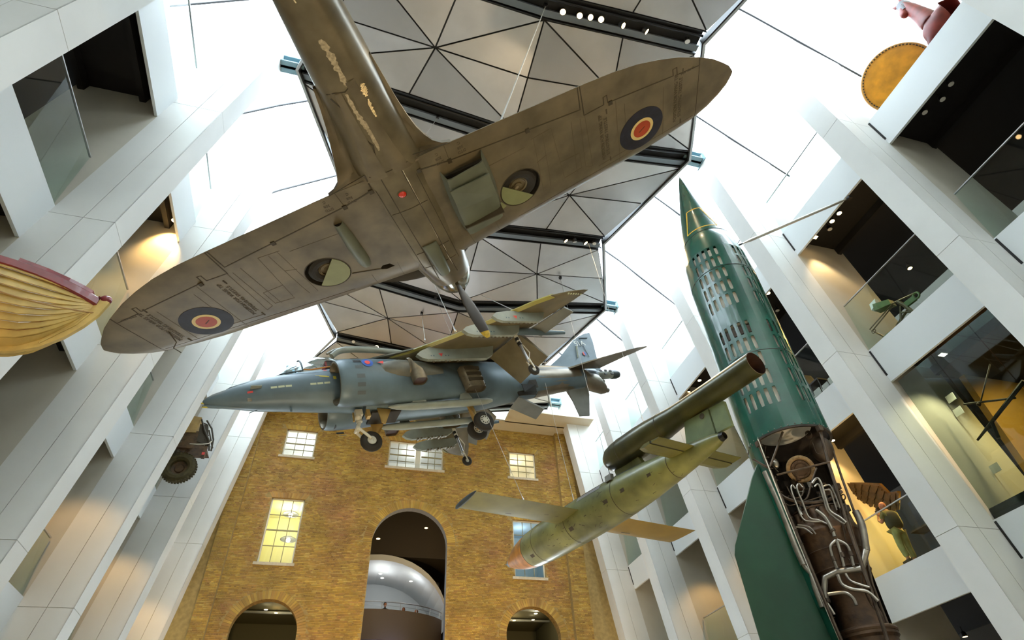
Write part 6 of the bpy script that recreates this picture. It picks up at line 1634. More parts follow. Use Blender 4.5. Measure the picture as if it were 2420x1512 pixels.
gal_lamp(lampz(1815, 692), 'lamp_glow', 'bright lamp just right of the slotted rocket skin', 130, (16.0, 15.7, 12), (1, .66, .28), 100)
gal_lamp(lampz(1837, 733), 'lamp_off', 'dim lamp in the dark gallery right of the rocket')
gal_lamp(lampz(2280, 1503), 'lamp_glow', 'lamp at the bottom edge of the photo under the lowest right slab')
for px_, py_, lab in ((412, 520, 'lit lamp tilted in the dark recess at left above the fighter wing'),):
    R_ = Matrix(RC); d = R_.transposed() @ Vector(((px_ - 1210) / FPX, (py_ - 756) / FPX, 1)); p = lampz(px_, py_, -1); gal_lamp(tuple(p), 'lamp_glow', lab, 250, (-7.8, 19.0, 11.6), (1, .62, .22), 80)
for (yy, zz, e) in ((17.5, 10.0, 100), (22.4, 10.0, 100), (12.8, 15.6, 110), (27.0, 10.0, 90), (8.0, 4.7, 90)):
    spot('gallery_spot', (-8.1, yy, zz), (-7.6, yy + 2.2, zz - 4.5), e, (1, .60, .2), 85)
for (yy, zz, e) in ((13.6, 4.6, 80), (18.5, 4.6, 80), (23.3, 4.4, 70), (8.3, 4.6, 70), (18.5, 9.9, 90), (23.3, 9.9, 90), (13.5, 9.9, 150)):
    spot('gallery_spot', (16.8, yy, zz), (17.0, yy + 2.2, zz - 5), e, (1, .62, .22), 95)
bulb('alcove_lamp', (17.8, 14.0, 7.6), 70, (1, .60, .12), .3)

# ================================================================== lifeboat jutting out at the left
mat('boat_cream', (.60, .42, .12), .42, noise=.18, nscale=5, bump=.04, bscale=14, detail=6); mat('boat_maroon', (.22, .022, .03), .3, noise=.2, nscale=4, coat=.3); mat('rope', (.40, .24, .09), .8)
boat = thing('lifeboat', 'cream clinker lifeboat with maroon gunwale jutting out at the left edge', 'boat', (-4.18, 8.05, 5.60))
# local: x towards the stem (+), y towards -Y side is the visible side
def bsec(s):   # s = distance aft of the stem head
    w = 1.12 * (1 - math.exp(-s / .95)) ** 1.0 if s > 0 else 0
    zt = 1.10 - .18 * min(1, s / 2.2) ; return w, zt
NP = 10
def hullpt(s, t):   # t 0 keel .. 1 gunwale
    w, zt = bsec(s); zk = 0.0
    if s < 1.0: zk = .95 * (1 - s / 1.0) ** 2.6
    w_ = w * (sin(t * pi / 2) ** .75) ; z = zk + (zt - zk) * (t ** 1.35)
    return (-s, w_, z)
SS = [0.0, .08, .18, .3, .45, .65, .9, 1.2, 1.6, 2.1, 2.8, 3.6, 4.6]
for side in (-1, 1):
    for k in range(NP):
        t0, t1 = k / NP, (k + 1) / NP; m = MB(); vs = []
        for s in SS:
            a = hullpt(s, t0); b_ = hullpt(s, t1 + .012)
            lap = .050 * min(1, s / .5)
            vs += [(a[0], (a[1] + lap + .004) * side, a[2]), (b_[0], (b_[1] + .004) * side, b_[2]), (a[0], (a[1] + lap - .02) * side, a[2] + .004)]
        fs = []
        for i in range(len(SS) - 1):
            q = i * 3; fs += [(q, q + 3, q + 4, q + 1), (q, q + 2, q + 5, q + 3)]
        m.add(vs, fs); m.build('plank', 'boat_cream', boat, smooth=True, fixn=False)
m = MB(); P = [hullpt(s, 0) for s in SS][::-1]; P = [(p[0], 0, p[2]) for p in P]
kl = [(-4.6, -.0), (-2.8, -.0), (-1.6, 0), (-1.0, .01), (-.7, .06), (-.45, .18), (-.25, .38), (-.1, .62), (.0, .85), (.05, 1.12)]
rs = []
for x, z in kl:
    i = kl.index((x, z)); x1, z1 = kl[min(i + 1, len(kl) - 1)]; x0, z0 = kl[max(0, i - 1)]; d = Vector((x1 - x0, 0, z1 - z0)).normalized(); n_ = Vector((d.z, 0, -d.x))
    rs.append([tuple(Vector((x, s * .045, z)) + n_ * o_) for s, o_ in ((-1, -.16), (-1, .05), (-.6, .09), (.6, .09), (1, .05), (1, -.16))])
m.rings(rs); m.build('stem_post', 'boat_cream', boat, smooth=True, ang=30)
m = MB(); m.add([(-.02, 0, 1.0), (-.35, -.40, .97), (-.5, 0, .98), (-.35, .40, .97)], [(0, 1, 2, 3)]); m.build('breasthook', 'boat_cream', boat, fixn=False)
for side in (-1, 1):
    m = MB(); rs = []
    for s in SS:
        w, zt = bsec(s); w += .0
        rs.append([(-s, (w + .0) * side, zt - .11), (-s, (w + .065) * side, zt - .09), (-s, (w + .07) * side, zt + .02), (-s, (w + .02) * side, zt + .06), (-s, (w - .10) * side, zt + .05)])
    m.rings(rs); m.build('gunwale', 'boat_maroon', boat, smooth=True, ang=40)
    m = MB(); m.rings([[(-s, (bsec(s)[0] - .06) * side, bsec(s)[1] + .05), (-s, (bsec(s)[0] + .03) * side, bsec(s)[1] + .05), (-s, (bsec(s)[0] + .03) * side, bsec(s)[1] + .11), (-s, (bsec(s)[0] - .06) * side, bsec(s)[1] + .11)] for s in (.10, .2, .35, .6, .9)]); m.build('coaming', 'boat_maroon', boat)
m = MB(); m.sphere((.06, 0, 1.16), .09, 12, 8, (1, .8, .9)); m.build('stem_head', 'boat_maroon', boat, smooth=True)
R3 = Matrix(((1, 0, 0), (0, 1, 0), (0, 0, 1)))
w, zt = bsec(2.0)
text_obj('lettering', '18 PERSONS', basis((1, -.09, .08), (0, 0, 1), (-1.55, -1.0, .99)) , .10, 'boat_cream', boat, .002)
m = MB()
rp_ = [(-3.2, -1.2, .70), (-2.6, -1.21, .52), (-2.0, -1.18, .50), (-1.45, -1.08, .66), (-1.40, -1.06, .80)]
m.tube(smoothpoly(rp_, 6), .012, 6); m.tube(smoothpoly([(-1.42, -1.05, .70), (-1.2, -.98, .45), (-.8, -.82, .38), (-.4, -.52, .50), (-.08, -.12, .78), (.04, -.02, .86)], 6), .012, 6); m.tube([(-1.40, -1.04, .86), (-1.44, -1.06, .66)], .028, 8); m.build('grab_line', 'rope', boat, smooth=True)
m = MB(); m.torus((-1.39, -1.06, .88), .035, .007, 'y', 14, 6); m.build('ring_bolt', 'steel', boat, smooth=True)
m = MB(); m.tube([(-.42, -.05, .16), (-.12, -.05, .56), (-.02, -.05, .82)], .018, 6); m.build('stem_band', 'boat_cream', boat)
t = thing('boat_cradle', 'dark chock under the keel of the lifeboat at the left edge', 'stand', (-6.3, 8.05, 5.5)); m = MB(); m.box((-.3, -.5, 0), (.3, .5, .12)); m.hexa([(-.2, -.4, .12), (.2, -.4, .12), (.2, .4, .12), (-.2, .4, .12), (-.1, -.1, .2), (.1, -.1, .2), (.1, .1, .2), (-.1, .1, .2)]); m.build('chock', 'dark_metal', t)
spot('boat_spot', (-6.6, 6.2, 4.2), (-5.0, 7.6, 5.8), 45, (1, .5, .08), 80)

# ================================================================== wrecked vehicle end sticking out, left gallery
mat('wreck_brown', (.10, .055, .022), .6, noise=.5, nscale=6, bump=.1); mat('wreck_tan', (.50, .34, .13), .5, noise=.2, nscale=4); mat('tyre_dusty', (.16, .15, .12), .85, noise=.3, nscale=9, bump=.2); mat('tyre_mud', (.06, .045, .012), .8, noise=.3, nscale=9)
veh = thing('wrecked_vehicle', 'rusty wrecked off-road vehicle with big tyres jutting from the left gallery', 'vehicle', (-6.45, 23.2, 11.55))
def tyre(c, R, r, material, name='wheel', ax='x', lugs=36, par=veh):
    m = MB(); m.torus(c, R, r, ax, 40, 10); w_ = m.build(name, material, par, smooth=True)
    m = MB()
    for k in range(lugs):
        a = 2 * pi * k / lugs
        for s in (-1, 1):
            u = Vector((cos(a), sin(a), 0)); 
            if ax == 'x': P = Vector(c) + Vector((s * r * .45, (R + r * .88) * cos(a + .04 * s), (R + r * .88) * sin(a + .04 * s)))
            else: P = Vector(c) + Vector(((R + r * .88) * cos(a + .04 * s), s * r * .45, (R + r * .88) * sin(a + .04 * s)))
            m.box((P.x - .035, P.y - .03, P.z - .03), (P.x + .035, P.y + .03, P.z + .03))
    m.build('tread_lugs', material, w_)
    m = MB(); m.lathe([(.0001, .02), (R * .35, .02), (R * .4, .06), (R * .62, .02), (R * .78, .05), (R * .8, -.05)], 24, axis='y' if ax == 'y' else 'x', org=c, cap=False); m.build('rim', 'wreck_brown', w_, smooth=True)
tyre((.05, -.05, .05), .44, .17, 'tyre_mud', ax='y'); tyre((-.25, .25, 1.15), .40, .16, 'tyre_dusty', ax='x')
m = MB(); m.tube([(-1.0, .1, .35), (.15, .0, .45)], .09, 10); m.sphere((-.25, .05, .4), .22, 14, 10); m.tube([(-.2, 0, .3), (.1, -.1, .7), (.3, 0, 1.0)], .05, 8); m.build('axle', 'wreck_brown', veh, smooth=True)
m = MB(); m.hexa([(-.5, -.3, .75), (.75, -.25, .85), (.85, .5, .85), (-.5, .5, .75), (-.6, -.3, 1.5), (.45, -.25, 1.6), (.5, .5, 1.6), (-.6, .5, 1.5)]); m.build('crushed_body', 'wreck_brown', veh)
m = MB(); m.hexa([(-.35, -.32, 1.45), (.25, -.30, 1.5), (.3, .4, 1.5), (-.35, .4, 1.45), (-.25, -.32, 2.25), (.28, -.30, 2.2), (.3, .3, 2.2), (-.25, .3, 2.25)]); m.build('pale_panel', 'wreck_tan', veh)
m = MB(); m.tube([(.30, -.3, 2.1), (.55, -.35, 1.6), (.85, -.35, 1.15), (.95, -.3, .75)], .035, 6); m.tube([(.45, -.1, 2.2), (.75, -.2, 1.8), (.95, -.2, 1.3), (1.0, -.2, .8)], .035, 6); m.tube([(.55, .3, 2.0), (.9, .3, 1.2)], .03, 6)
for k in range(5): m.tube([(.36 + .1 * k, -.33, 1.95 - .25 * k), (.52 + .1 * k, -.15, 2.0 - .25 * k)], .02, 5)
m.hexa([(.4, -.3, 1.1), (.85, -.3, 1.0), (.85, -.2, 1.0), (.4, -.2, 1.1), (.3, -.3, 1.9), (.6, -.3, 1.9), (.6, -.2, 1.9), (.3, -.2, 1.9)]); m.build('twisted_frame', 'line_dark', veh, smooth=False)
m = MB(); m.box((.72, -.3, .45), (.84, -.15, .95)); m.build('tail_lamp_post', 'wreck_brown', veh); m = MB(); m.box((.73, -.32, .55), (.83, -.30, .66)); m.build('tail_lamp', 'mark_red', veh)
m = MB(); m.tube(smoothpoly([(.2, -.35, .95), (.55, -.5, .88), (.85, -.4, 1.0), (.95, -.35, 1.15)], 5), .02, 6); m.build('hose', 'leg_white', veh, smooth=True)

# ================================================================== things on the right galleries
# round orange drum hull behind the top slab
mat('hide_orange', (.85, .36, .02), .35, noise=.25, nscale=1.8, detail=6); mat('hide_rim', (.62, .30, .06), .4)
def lampray(px, py, x): R_ = Matrix(RC); d = R_.transposed() @ Vector(((px - 1210) / FPX, (py - 756) / FPX, 1)); return tuple(d * (x / d.x))
dr = thing('round_hide_shield', 'large round orange hide disc with dark stitched rim behind the top right slab', 'disc', (15.3, 6.0, 17.7))
dc_ = Vector(lampray(2122, 182, 15.35)); nrm_ = (-(dc_.normalized()) + Vector((.0, -.0, .35))).normalized()
dr.location = dc_; dr.rotation_euler = nrm_.to_track_quat('-Z', 'Y').to_euler(); dr.scale = (.82, .82, .82)
m = MB(); m.lathe([(.0001, 0), (.9, -.0), (1.22, .02), (1.27, .03)], 56, cap=False); m.build('disc', 'hide_orange', dr, smooth=True)
m = MB(); m.lathe([(1.22, .02), (1.30, .03), (1.33, .08), (1.31, .30), (1.2, .42), (.0001, .45)], 56, cap=False); m.build('rim', 'hide_rim', dr, smooth=True)
for k in range(64):
    m = MB(); m.box((1.205, -.035, -.012), (1.245, .030, .026)); q_ = m.build('stitch', 'line_dark', dr); q_.rotation_euler = (0, 0, 2 * pi * k / 64)
# red-brown horse figure
mat('horse_red', (.20, .018, .010), .55, noise=.35, nscale=2.5); mat('mane_dark', (.06, .03, .02), .7); mat('harness_grey', (.16, .16, .18), .6)
def skin_fig(name, joints, edges, material, parent, sub=2):
    me = bpy.data.meshes.new(name); me.from_pydata([j[:3] for j in joints], edges, []); o = bpy.data.objects.new(name, me); COL.objects.link(o)
    md = o.modifiers.new('s', 'SKIN'); md.use_smooth_shade = True
    for v, j in zip(me.skin_vertices[0].data, joints): r = j[3] if len(j) > 3 else .1; v.radius = (r, j[4] if len(j) > 4 else r)
    me.skin_vertices[0].data[0].use_root = True
    sb = o.modifiers.new('u', 'SUBSURF'); sb.levels = sub; sb.render_levels = sub
    bpy.context.view_layer.update(); dg = bpy.context.evaluated_depsgraph_get(); me2 = bpy.data.meshes.new_from_object(o.evaluated_get(dg))
    o.modifiers.clear(); o.data = me2; me2.materials.clear(); me2.materials.append(MT(material)); me2.polygons.foreach_set('use_smooth', [True] * len(me2.polygons))
    if parent is not None: o.parent = parent
    return o
hs = thing('horse_figure', 'glossy red-brown horse figure with grey head harness above the top right slab', 'horse', tuple(lampray(2235, 50, 15.2)))
ho = Vector(lampray(2235, 50, 15.2))
def hj(px, py, r, dx=0, r2=None): v = Vector(lampray(px, py, 15.2 + dx)) - ho; return (v.x, v.y, v.z, r, r2 or r)
skin_fig('body', [hj(2215, 70, .34), hj(2208, 58, .36), hj(2188, 42, .28), hj(2168, 30, .23), hj(2148, 20, .21), hj(2134, 14, .20), hj(2134, 28, .15, -.1), hj(2140, 38, .12, -.2), hj(2240, 45, .42, .2), hj(2275, 30, .40, .4), hj(2205, 95, .16, -.1), hj(2203, 125, .08, -.1)],
    [(0, 1), (1, 2), (2, 3), (3, 4), (4, 5), (5, 6), (6, 7), (0, 8), (8, 9), (0, 10), (10, 11)], 'horse_red', hs)
for pts in (((2128, 14), (2117, 19), (2108, 20)), ((2132, 6), (2127, 0), (2120, -6))):
    m = MB(); m.tube([hj(a_, b_, 0)[:3] for a_, b_ in pts], [.07, .06, .01], 8); m.build('ear', 'horse_red', hs, smooth=True)
for k in range(12):
    m = MB(); px_ = 2140 + k * 5.2; py_ = 8 + k * 3.0; m.tube([hj(px_, py_ + 4, 0)[:3], hj(px_ + 2, py_ - 8, 0)[:3]], [.06, .01], 6); m.build('mane_tuft', 'mane_dark', hs)
m = MB(); c0 = Vector(hj(2148, 20, 0)[:3]); c1 = Vector(hj(2130, 12, 0)[:3]); c2 = Vector(hj(2140, 27, 0, -.12)[:3])
m.tube([c0, (c0 + c1) / 2, c1], [.175, .185, .16], 14, cap=False); m.tube([(c1 + c2) / 2, c2], [.15, .125], 12, cap=False); m.build('head_harness', 'harness_grey', hs, smooth=True)
# green gun mount on the middle gallery
mat('army_green', (.08, .15, .035), .5, noise=.2, nscale=6); mat('gun_brown', (.12, .09, .05), .4, metal=.5)
gm = thing('gun_mount', 'small green gun mount with long rails on the middle right slab', 'gun', (15.92, 9.6, 11.5))
gm.rotation_euler = (0, 0, radians(8)); gm.scale = (1, 1, 1)
m = MB(); m.box((-.12, -.75, 0), (.35, .75, .16)); m.prism([(-.12, .75, 0), (-.12, .95, .05), (-.12, .92, .12), (-.12, .75, .16)], (.47, 0, 0)); m.build('base', 'army_green', gm)
m = MB(); m.tube([(.1, -.25, .16), (.1, -.1, .75), (.1, .0, 1.0)], .06, 8); m.tube([(.1, .35, .16), (.1, .0, .8)], .035, 8); m.tube([(.1, -.5, .16), (.1, .1, .6)], .03, 8); m.tube([(.15, .45, .35), (.1, -.15, .55)], .04, 8); m.build('pedestal', 'gun_brown', gm, smooth=True)
m = MB(); m.tube([(.02, .85, .15), (-.02, 1.15, .72), (0, .1, .98)], .022, 6); m.tube([(.12, .88, .15), (.1, 1.18, .70), (.12, .15, 1.0)], .022, 6); m.torus((.04, 1.1, .62), .07, .012, 'x', 14, 6); m.build('rail', 'gun_brown', gm, smooth=True)
m = MB(); m.hexa([(-.05, .15, .98), (.25, .15, .98), (.25, .7, 1.15), (-.05, .7, 1.15), (-.02, .15, 1.2), (.22, .15, 1.2), (.22, .65, 1.42), (-.02, .65, 1.42)]); m.build('receiver_cover', 'army_green', gm)
m = MB(); m.hexa([(-.02, .55, 1.35), (.2, .55, 1.35), (.2, .78, 1.25), (-.02, .78, 1.25), (.0, .5, 1.55), (.18, .5, 1.55), (.18, .75, 1.5), (.0, .75, 1.5)]); m.build('white_box', 'mark_white', gm)
m = MB(); m.torus((.1, -.55, .75), .10, .035, 'x', 18, 6); m.box((.06, -.5, .62), (.14, -.1, .8)); m.build('seat_bracket', 'army_green', gm)
m = MB(); m.tube([(.1, .15, 1.05), (.12, -.6, .85)], .03, 8); m.build('barrel', 'gun_brown', gm)
# parapet chair on the next gallery
ch_ = thing('chair', 'dark chair behind the glass right of the slotted rocket skin', 'chair', tuple(Vector(lampray(1935, 905, 1.0)) * (11.92 / lampray(1935, 905, 1.0)[2])))
m = MB(); m.box((-.22, -.22, 0), (.22, .22, .06)); m.build('seat', 'black', ch_); m = MB(); m.hexa([(-.22, .2, .05), (.22, .2, .05), (.22, .26, .05), (-.22, .26, .05), (-.2, .34, .6), (.2, .34, .6), (.2, .38, .6), (-.2, .38, .6)]); m.build('backrest', 'black', ch_)
for sx in (-.2, .2):
    for sy in (-.2, .2): m = MB(); m.tube([(sx, sy, 0), (sx * 1.1, sy * 1.1, -.42)], .018, 6); m.build('leg', 'black', ch_)
# big dark feathered wing behind the photographer
mat('bronze_feather', (.10, .055, .015), .45, noise=.3, nscale=10, metal=.4)
wgl = thing('feathered_wing', 'dark bronze feathered wing sculpture behind the photographer', 'sculpture', (17.2, 14.6, 8.4))
tip = Vector(lampray(2012, 1140, 17.2)); root_ = Vector(lampray(2135, 1190, 17.2)); midt = Vector(lampray(2080, 1142, 17.2)); lowt = Vector(lampray(2075, 1192, 17.2)); o0 = Vector((17.2, 14.6, 8.4))
top_line = [tip - o0, Vector(lampray(2045, 1140, 17.2)) - o0, midt - o0, Vector(lampray(2103, 1165, 17.2)) - o0, Vector(lampray(2125, 1160, 17.2)) - o0]
low_line = [Vector(lampray(2020, 1160, 17.2)) - o0, Vector(lampray(2038, 1178, 17.2)) - o0, Vector(lampray(2065, 1190, 17.2)) - o0, Vector(lampray(2100, 1205, 17.2)) - o0, Vector(lampray(2125, 1200, 17.2)) - o0]
m = MB(); rs = [[a + Vector((-.07, 0, 0)), a + (b_ - a) * .5 + Vector((-.10, 0, 0)), b_ + Vector((-.03, 0, 0)), b_ + Vector((.03, 0, 0)), a + Vector((.07, 0, 0))] for a, b_ in zip(top_line, low_line)]
m.rings([[tuple(p) for p in r] for r in rs]); m.build('wing_bone', 'bronze_feather', wgl, smooth=True)
m = MB(); m.tube([(0.05, -.2, .2), (0.05, -.2, -2.55)], .03, 8); m.box((-.2, -.45, -2.55), (.3, .05, -2.5)); m.build('stand', 'black', wgl)
for row in range(3):
    for k in range(15):
        t_ = k / 14; j = min(3, int(t_ * 4)); f_ = t_ * 4 - j
        a = top_line[j] + (top_line[j + 1] - top_line[j]) * f_; b_ = low_line[j] + (low_line[j + 1] - low_line[j]) * f_
        d = b_ - a; st = a + d * (.12 + .28 * row); en = a + d * (.45 + .32 * row + .04 * (k % 2)) ; sdv = Vector((0, 1, 0)).cross(d).normalized() if False else (top_line[-1] - top_line[0]).normalized() * .10
        off = Vector((-.12 - .02 * (k % 2) + .02 * row, 0, 0)); m = MB()
        m.prism([tuple(st - sdv + off), tuple(st + sdv + off), tuple(en + sdv * .8 + off), tuple(en + d * .05 + off), tuple(en - sdv * .8 + off)], (.015, 0, 0)); m.build('feather', 'bronze_feather', wgl)
# display case with dark backdrop and engine parts beside the photographer
mat('case_navy', (.02, .03, .05), .3); mat('engine_gold', (.45, .28, .10), .4, metal=.6, noise=.4, nscale=9)
dc = thing('display_board', 'dark navy display board behind the photographer on the lowest gallery', 'display', (17.0, 12.2, 5.85))
m = MB(); m.box((.0, -.9, 0), (.12, 1.35, 1.75)); m.build('board', 'case_navy', dc); m = MB(); m.box((-.50, -.9, .75), (0, 1.35, .80)); m.build('shelf', 'wreck_brown', dc)
eg = thing('engine_exhibit', 'brass-coloured engine parts on the dark display behind the photographer', 'engine', (16.75, 12.7, 6.65))
m = MB(); m.torus((0, 0, .12), .22, .05, 'x', 20, 8); m.build('ring', 'engine_gold', eg, smooth=True); m = MB()
for k in range(6): m.tube([(0, -.4 + .15 * k, .02), (0, -.35 + .15 * k, .30)], .04, 8)
m.build('cylinders', 'engine_gold', eg, smooth=True)
# grey block the photographer leans behind
bx = thing('grey_plinth', 'low dark brown plinth at the photographer\'s feet', 'plinth', (17.7, 13.4, 5.85)); m = MB(); m.box((-.25, -.3, 0), (.25, .3, .45)); m.box((-.3, -.35, .45), (.3, .35, .49)); m.build('block', 'wreck_brown', bx)
m = MB(); m.box((-.2, -.1, .49), (.2, .1, .75)); m.build('top_block', 'wreck_brown', bx)

# ================================================================== people
mat('skin', (.55, .23, .12), .55, noise=.1, nscale=6); mat('shirt_olive', (.22, .19, .06), .8); mat('vest_dark', (.05, .045, .03), .8); mat('trousers_khaki', (.42, .36, .13), .8, noise=.2, nscale=7, bump=.2, bscale=9); mat('camera_black', (.01, .01, .01), .3); mat('hair_dark', (.02, .015, .012), .7); mat('hair_ginger', (.25, .07, .02), .7); mat('cloth_grey', (.2, .2, .22), .8); mat('cloth_dark', (.04, .04, .05), .8)
mat('shoe', (.03, .025, .02), .6)
def rayz(px, py, z): R_ = Matrix(RC); d = R_.transposed() @ Vector(((px - 1210) / FPX, (py - 756) / FPX, 1)); return d * (z / d.z)
mp_ = rayz(2160, 1330, 5.87); mp_.x = max(mp_.x, 16.52)
man = thing('person', 'bald man in dark vest and khaki trousers raising a camera on the right balcony', 'person', tuple(mp_)); man.rotation_euler = (0, 0, radians(-8)); man.scale = (1.08, 1.08, 1.08)
# local frame: faces +Y with a lean to -X
skin_fig('body', [(0, 0, .95, .10, .08), (0, 0, 1.15, .10, .08), (0, .02, 1.38, .12, .09), (0, .05, 1.50, .06, .06), (0, .08, 1.58, .055, .055),
    (-.18, .03, 1.42, .07), (-.26, .14, 1.20, .05), (-.16, .34, 1.34, .038), (-.10, .36, 1.50, .028), (.18, .03, 1.42, .07), (.26, .14, 1.20, .05), (.16, .34, 1.34, .038), (.10, .36, 1.50, .028),
    (-.10, 0, .85, .095), (-.12, .03, .48, .07), (-.12, -.02, .10, .05), (-.12, .12, .05, .045), (.10, 0, .85, .095), (.13, .06, .48, .07), (.14, .05, .10, .05), (.15, .19, .05, .045)],
    [(0, 1), (1, 2), (2, 3), (3, 4), (2, 5), (5, 6), (6, 7), (7, 8), (2, 9), (9, 10), (10, 11), (11, 12), (0, 13), (13, 14), (14, 15), (15, 16), (0, 17), (17, 18), (18, 19), (19, 20)], 'skin', man)
m = MB(); m.sphere((0, .13, 1.70), .105, 18, 14, (.86, 1.05, 1.18)); m.sphere((0, .235, 1.67), .022, 8, 6); m.sphere((-.09, .12, 1.69), .028, 8, 6, (.5, 1, 1.3)); m.sphere((.09, .12, 1.69), .028, 8, 6, (.5, 1, 1.3)); m.sphere((0, .19, 1.61), .04, 10, 8); m.build('head', 'skin', man, smooth=True)
m = MB(); m.sphere((-.035, .225, 1.71), .012, 8, 6); m.sphere((.035, .225, 1.71), .012, 8, 6); m.box((-.03, .232, 1.622), (.03, .238, 1.630)); m.build('face_features', 'hair_dark', man)
skin_fig('trousers', [(0, 0, 1.02, .19, .16), (-.10, 0, .85, .115, .115), (-.125, .03, .48, .09), (-.125, -.02, .14, .075), (.10, 0, .85, .115, .115), (.135, .06, .48, .09), (.145, .04, .14, .075)], [(0, 1), (1, 2), (2, 3), (0, 4), (4, 5), (5, 6)], 'trousers_khaki', man)
skin_fig('shirt', [(0, 0, .95, .19, .16), (0, 0, 1.15, .195, .155), (0, .02, 1.38, .20, .14), (0, .04, 1.49, .08, .08), (-.19, .03, 1.42, .09), (-.245, .11, 1.27, .075), (.19, .03, 1.42, .09), (.245, .11, 1.27, .075)], [(0, 1), (1, 2), (2, 3), (2, 4), (4, 5), (2, 6), (6, 7)], 'shirt_olive', man)
skin_fig('vest', [(0, 0, .93, .23, .20), (0, 0, 1.12, .25, .21), (0, .01, 1.36, .25, .20), (0, .03, 1.46, .14, .13)], [(0, 1), (1, 2), (2, 3)], 'vest_dark', man)
for sx in (-1, 1):
    m = MB(); m.box((sx * .13 - .045, -.10, 0), (sx * .13 + .045, .18, .09)); m.build('shoe', 'shoe', man)
    m = MB(); hx, hy, hz = sx * .075, .345, 1.545; m.box((hx - .035, hy - .04, hz - .045), (hx + .035, hy + .035, hz + .03))
    m.build('palm', 'skin', man)
    for k in range(4):
        m = MB(); z_ = hz + .025 - .022 * k; m.tube([(hx - sx * .0, hy + .03, z_), (hx - sx * .025, hy + .065, z_ + .003), (hx - sx * .06, hy + .06 - .003 * k, z_)], [.0105, .010, .008], 6); m.build('finger', 'skin', man, smooth=True)
    m = MB(); m.tube([(hx - sx * .01, hy - .02, hz + .03), (hx - sx * .03, hy + .0, hz + .055), (hx - sx * .05, hy + .02, hz + .05)], [.012, .011, .009], 6); m.build('thumb', 'skin', man, smooth=True)
cmr = thing('camera', 'black camera with a lens held up by the bald man', 'camera', (0, 0, 0)); cmr.matrix_world = Matrix.Translation(mp_) @ Matrix.Rotation(radians(-8), 4, 'Z') @ Matrix.Scale(1.08, 4)
m = MB(); m.box((-.07, .30, 1.64), (.07, .37, 1.73)); m.box((-.03, .30, 1.73), (.03, .36, 1.76)); m.build('camera_body', 'camera_black', cmr); m = MB(); m.lathe([(.04, .36), (.042, .44), (.038, .47)], 16, axis='y', org=(0, 0, 1.68)); m.build('lens', 'camera_black', cmr, smooth=True)
def bust(p, lab, hair, cloth, face=0, full=True):
    t_ = thing('person', lab, 'person', p); t_.rotation_euler = (0, 0, radians(face))
    skin_fig('body', [(0, 0, .9, .13, .10), (0, 0, 1.15, .15, .11), (0, 0, 1.36, .17, .11), (0, .0, 1.46, .05), (0, .02, 1.54, .05), (-.17, 0, 1.38, .06), (-.22, .05, 1.12, .045), (-.18, .2, 1.0, .035), (.17, 0, 1.38, .06), (.22, .05, 1.12, .045), (.18, .2, 1.0, .035), (-.09, 0, .8, .085), (-.1, 0, .42, .06), (-.1, .0, .06, .045), (.09, 0, .8, .085), (.1, 0, .42, .06), (.1, 0, .06, .045)],
        [(0, 1), (1, 2), (2, 3), (3, 4), (2, 5), (5, 6), (6, 7), (2, 8), (8, 9), (9, 10), (0, 11), (11, 12), (12, 13), (0, 14), (14, 15), (15, 16)], cloth, t_)
    m = MB(); m.sphere((0, .03, 1.64), .10, 16, 12, (.85, 1, 1.2)); m.sphere((0, .13, 1.62), .018, 8, 6); m.build('head', 'skin', t_, smooth=True)
    m = MB(); m.sphere((0, -.005, 1.675), .112, 16, 12, (.9, 1.0, 1.1)); m.build('hair', hair, t_, smooth=True)
bust((3.05, 37.0, 9.43), 'dark-haired person seen over the curved balcony rail, leftmost', 'hair_dark', 'cloth_dark', 180)
bust((4.15, 37.2, 9.23), 'brown-haired person low behind the curved balcony rail, middle one', 'hair_ginger', 'cloth_dark', 160)
bust((4.95, 37.5, 9.23), 'ginger-haired person in pale top at the right end of the curved balcony', 'hair_ginger', 'cloth_grey', 120)
bust((2.05, 34.2, 6.35), 'dark-haired person under the curved balcony at the bottom of the central arch', 'hair_dark', 'cloth_grey', 180)
mat('white_card', (.8, .82, .8), .6)
bb = MB(); bb.add([(xa, 33.4, 6.3), (xb, 33.4, 6.3), (xb, 41.9, 6.3), (xa, 41.9, 6.3)], [(0, 1, 2, 3)]); bb.build('hall_floor', 'taupe', hall, fixn=False)
bulb('under_balcony', (3.5, 36.5, 8.0), 50, (.35, .45, 1), .3)

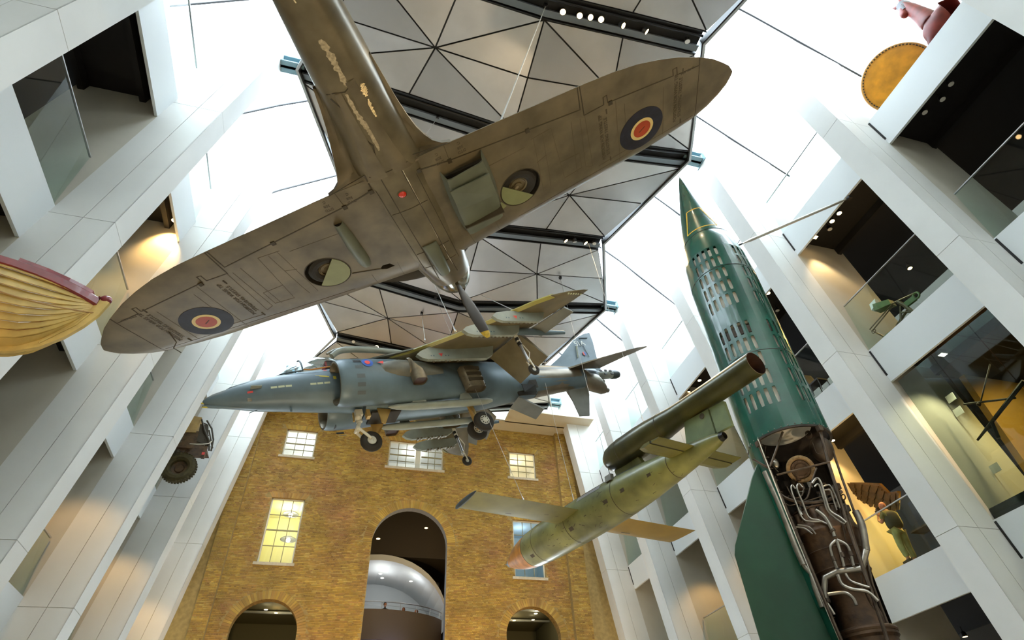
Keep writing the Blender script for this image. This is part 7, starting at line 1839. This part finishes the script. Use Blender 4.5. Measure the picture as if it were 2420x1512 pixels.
# ================================================================== suspended exhibit behind the right glass
ex = thing('hanging_gun_exhibit', 'dark old gun and rods hanging behind the glass at the right edge', 'exhibit', (17.0, 7.6, 7.2))
m = MB(); A_ = Vector(lampray(2310, 1040, 16.9)) - Vector((17.0, 7.6, 7.2)); B2 = Vector(lampray(2420, 900, 16.9)) - Vector((17.0, 7.6, 7.2)); m.tube([A_, A_ + (B2 - A_) * .3, B2], [.03, .05, .06], 8); m.build('barrel', 'line_dark', ex, smooth=True)
m = MB(); C2 = Vector(lampray(2278, 955, 16.9)) - Vector((17.0, 7.6, 7.2)); D2 = Vector(lampray(2400, 940, 16.9)) - Vector((17.0, 7.6, 7.2)); m.tube([C2, D2], .03, 8); m.tube([Vector(lampray(2340, 860, 16.9)) - Vector((17.0, 7.6, 7.2)), Vector(lampray(2315, 960, 16.9)) - Vector((17.0, 7.6, 7.2))], .02, 6)
m.tube([Vector(lampray(2345, 1000, 16.9)) - Vector((17.0, 7.6, 7.2)), Vector(lampray(2360, 1035, 16.9)) - Vector((17.0, 7.6, 7.2))], .05, 8); m.build('rods', 'line_dark', ex, smooth=True)
m = MB(); m.sphere(Vector(lampray(2313, 955, 16.9)) - Vector((17.0, 7.6, 7.2)), .06, 12, 8); m.build('knob', 'wreck_brown', ex, smooth=True)
# tall glass wall on the bay below the middle slab, with a dark steel base
t = thing('glass_screen', 'tall dark glass screen below the middle slab at the right edge', 'screen', edge(1, 0, 5.85, 1.45, THK + .05))
for k in range(3):
    y0 = k * 1.33; m = MB(); m.hexa([(0, y0, -.2), (.02, y0, -.2), (.02, y0 + 1.31, -.2), (0, y0 + 1.31, -.2), (AR * 4.4, y0, 4.35), (AR * 4.4 + .02, y0, 4.35), (AR * 4.4 + .02, y0 + 1.31, 4.35), (AR * 4.4, y0 + 1.31, 4.35)]); m.build('pane', 'glass_dark', t)
m = MB(); m.box((-.02, 0, -.2), (.06, 4.0, .30)); m.build('base_rail', 'dark_metal', t)
mat('amber_wall', (.52, .33, .09), .7)
m = MB(); m.box((18.95, 10.9, 5.85), (24.0, 11.1, 11.0)); tag(m.build('wall_amber', 'amber_wall'), kind='structure')
spot('gallery_spot', (18.5, 7.6, 9.9), (20.5, 11.0, 7.5), 420, (1, .62, .2), 100); spot('gallery_spot', (17.0, 8.0, 9.8), (16.8, 11.0, 7.0), 140, (1, .75, .42), 90)

pn = thing('caption_panel', None, None); bpy.data.objects.remove(pn)
for py_, px_, lab in ((940, 2247, 'upper of two small white caption cards beside the dark glass screen'), (972, 2265, 'lower of two small white caption cards beside the dark glass screen'), (1106, 2352, 'single small white caption card on the amber-lit wall')):
    t = thing('caption_card', lab, 'sign', lampray(px_, py_, 17.4)); m = MB(); m.box((-.01, -.14, -.12), (.01, .14, .12)); m.build('card', 'white_card', t)
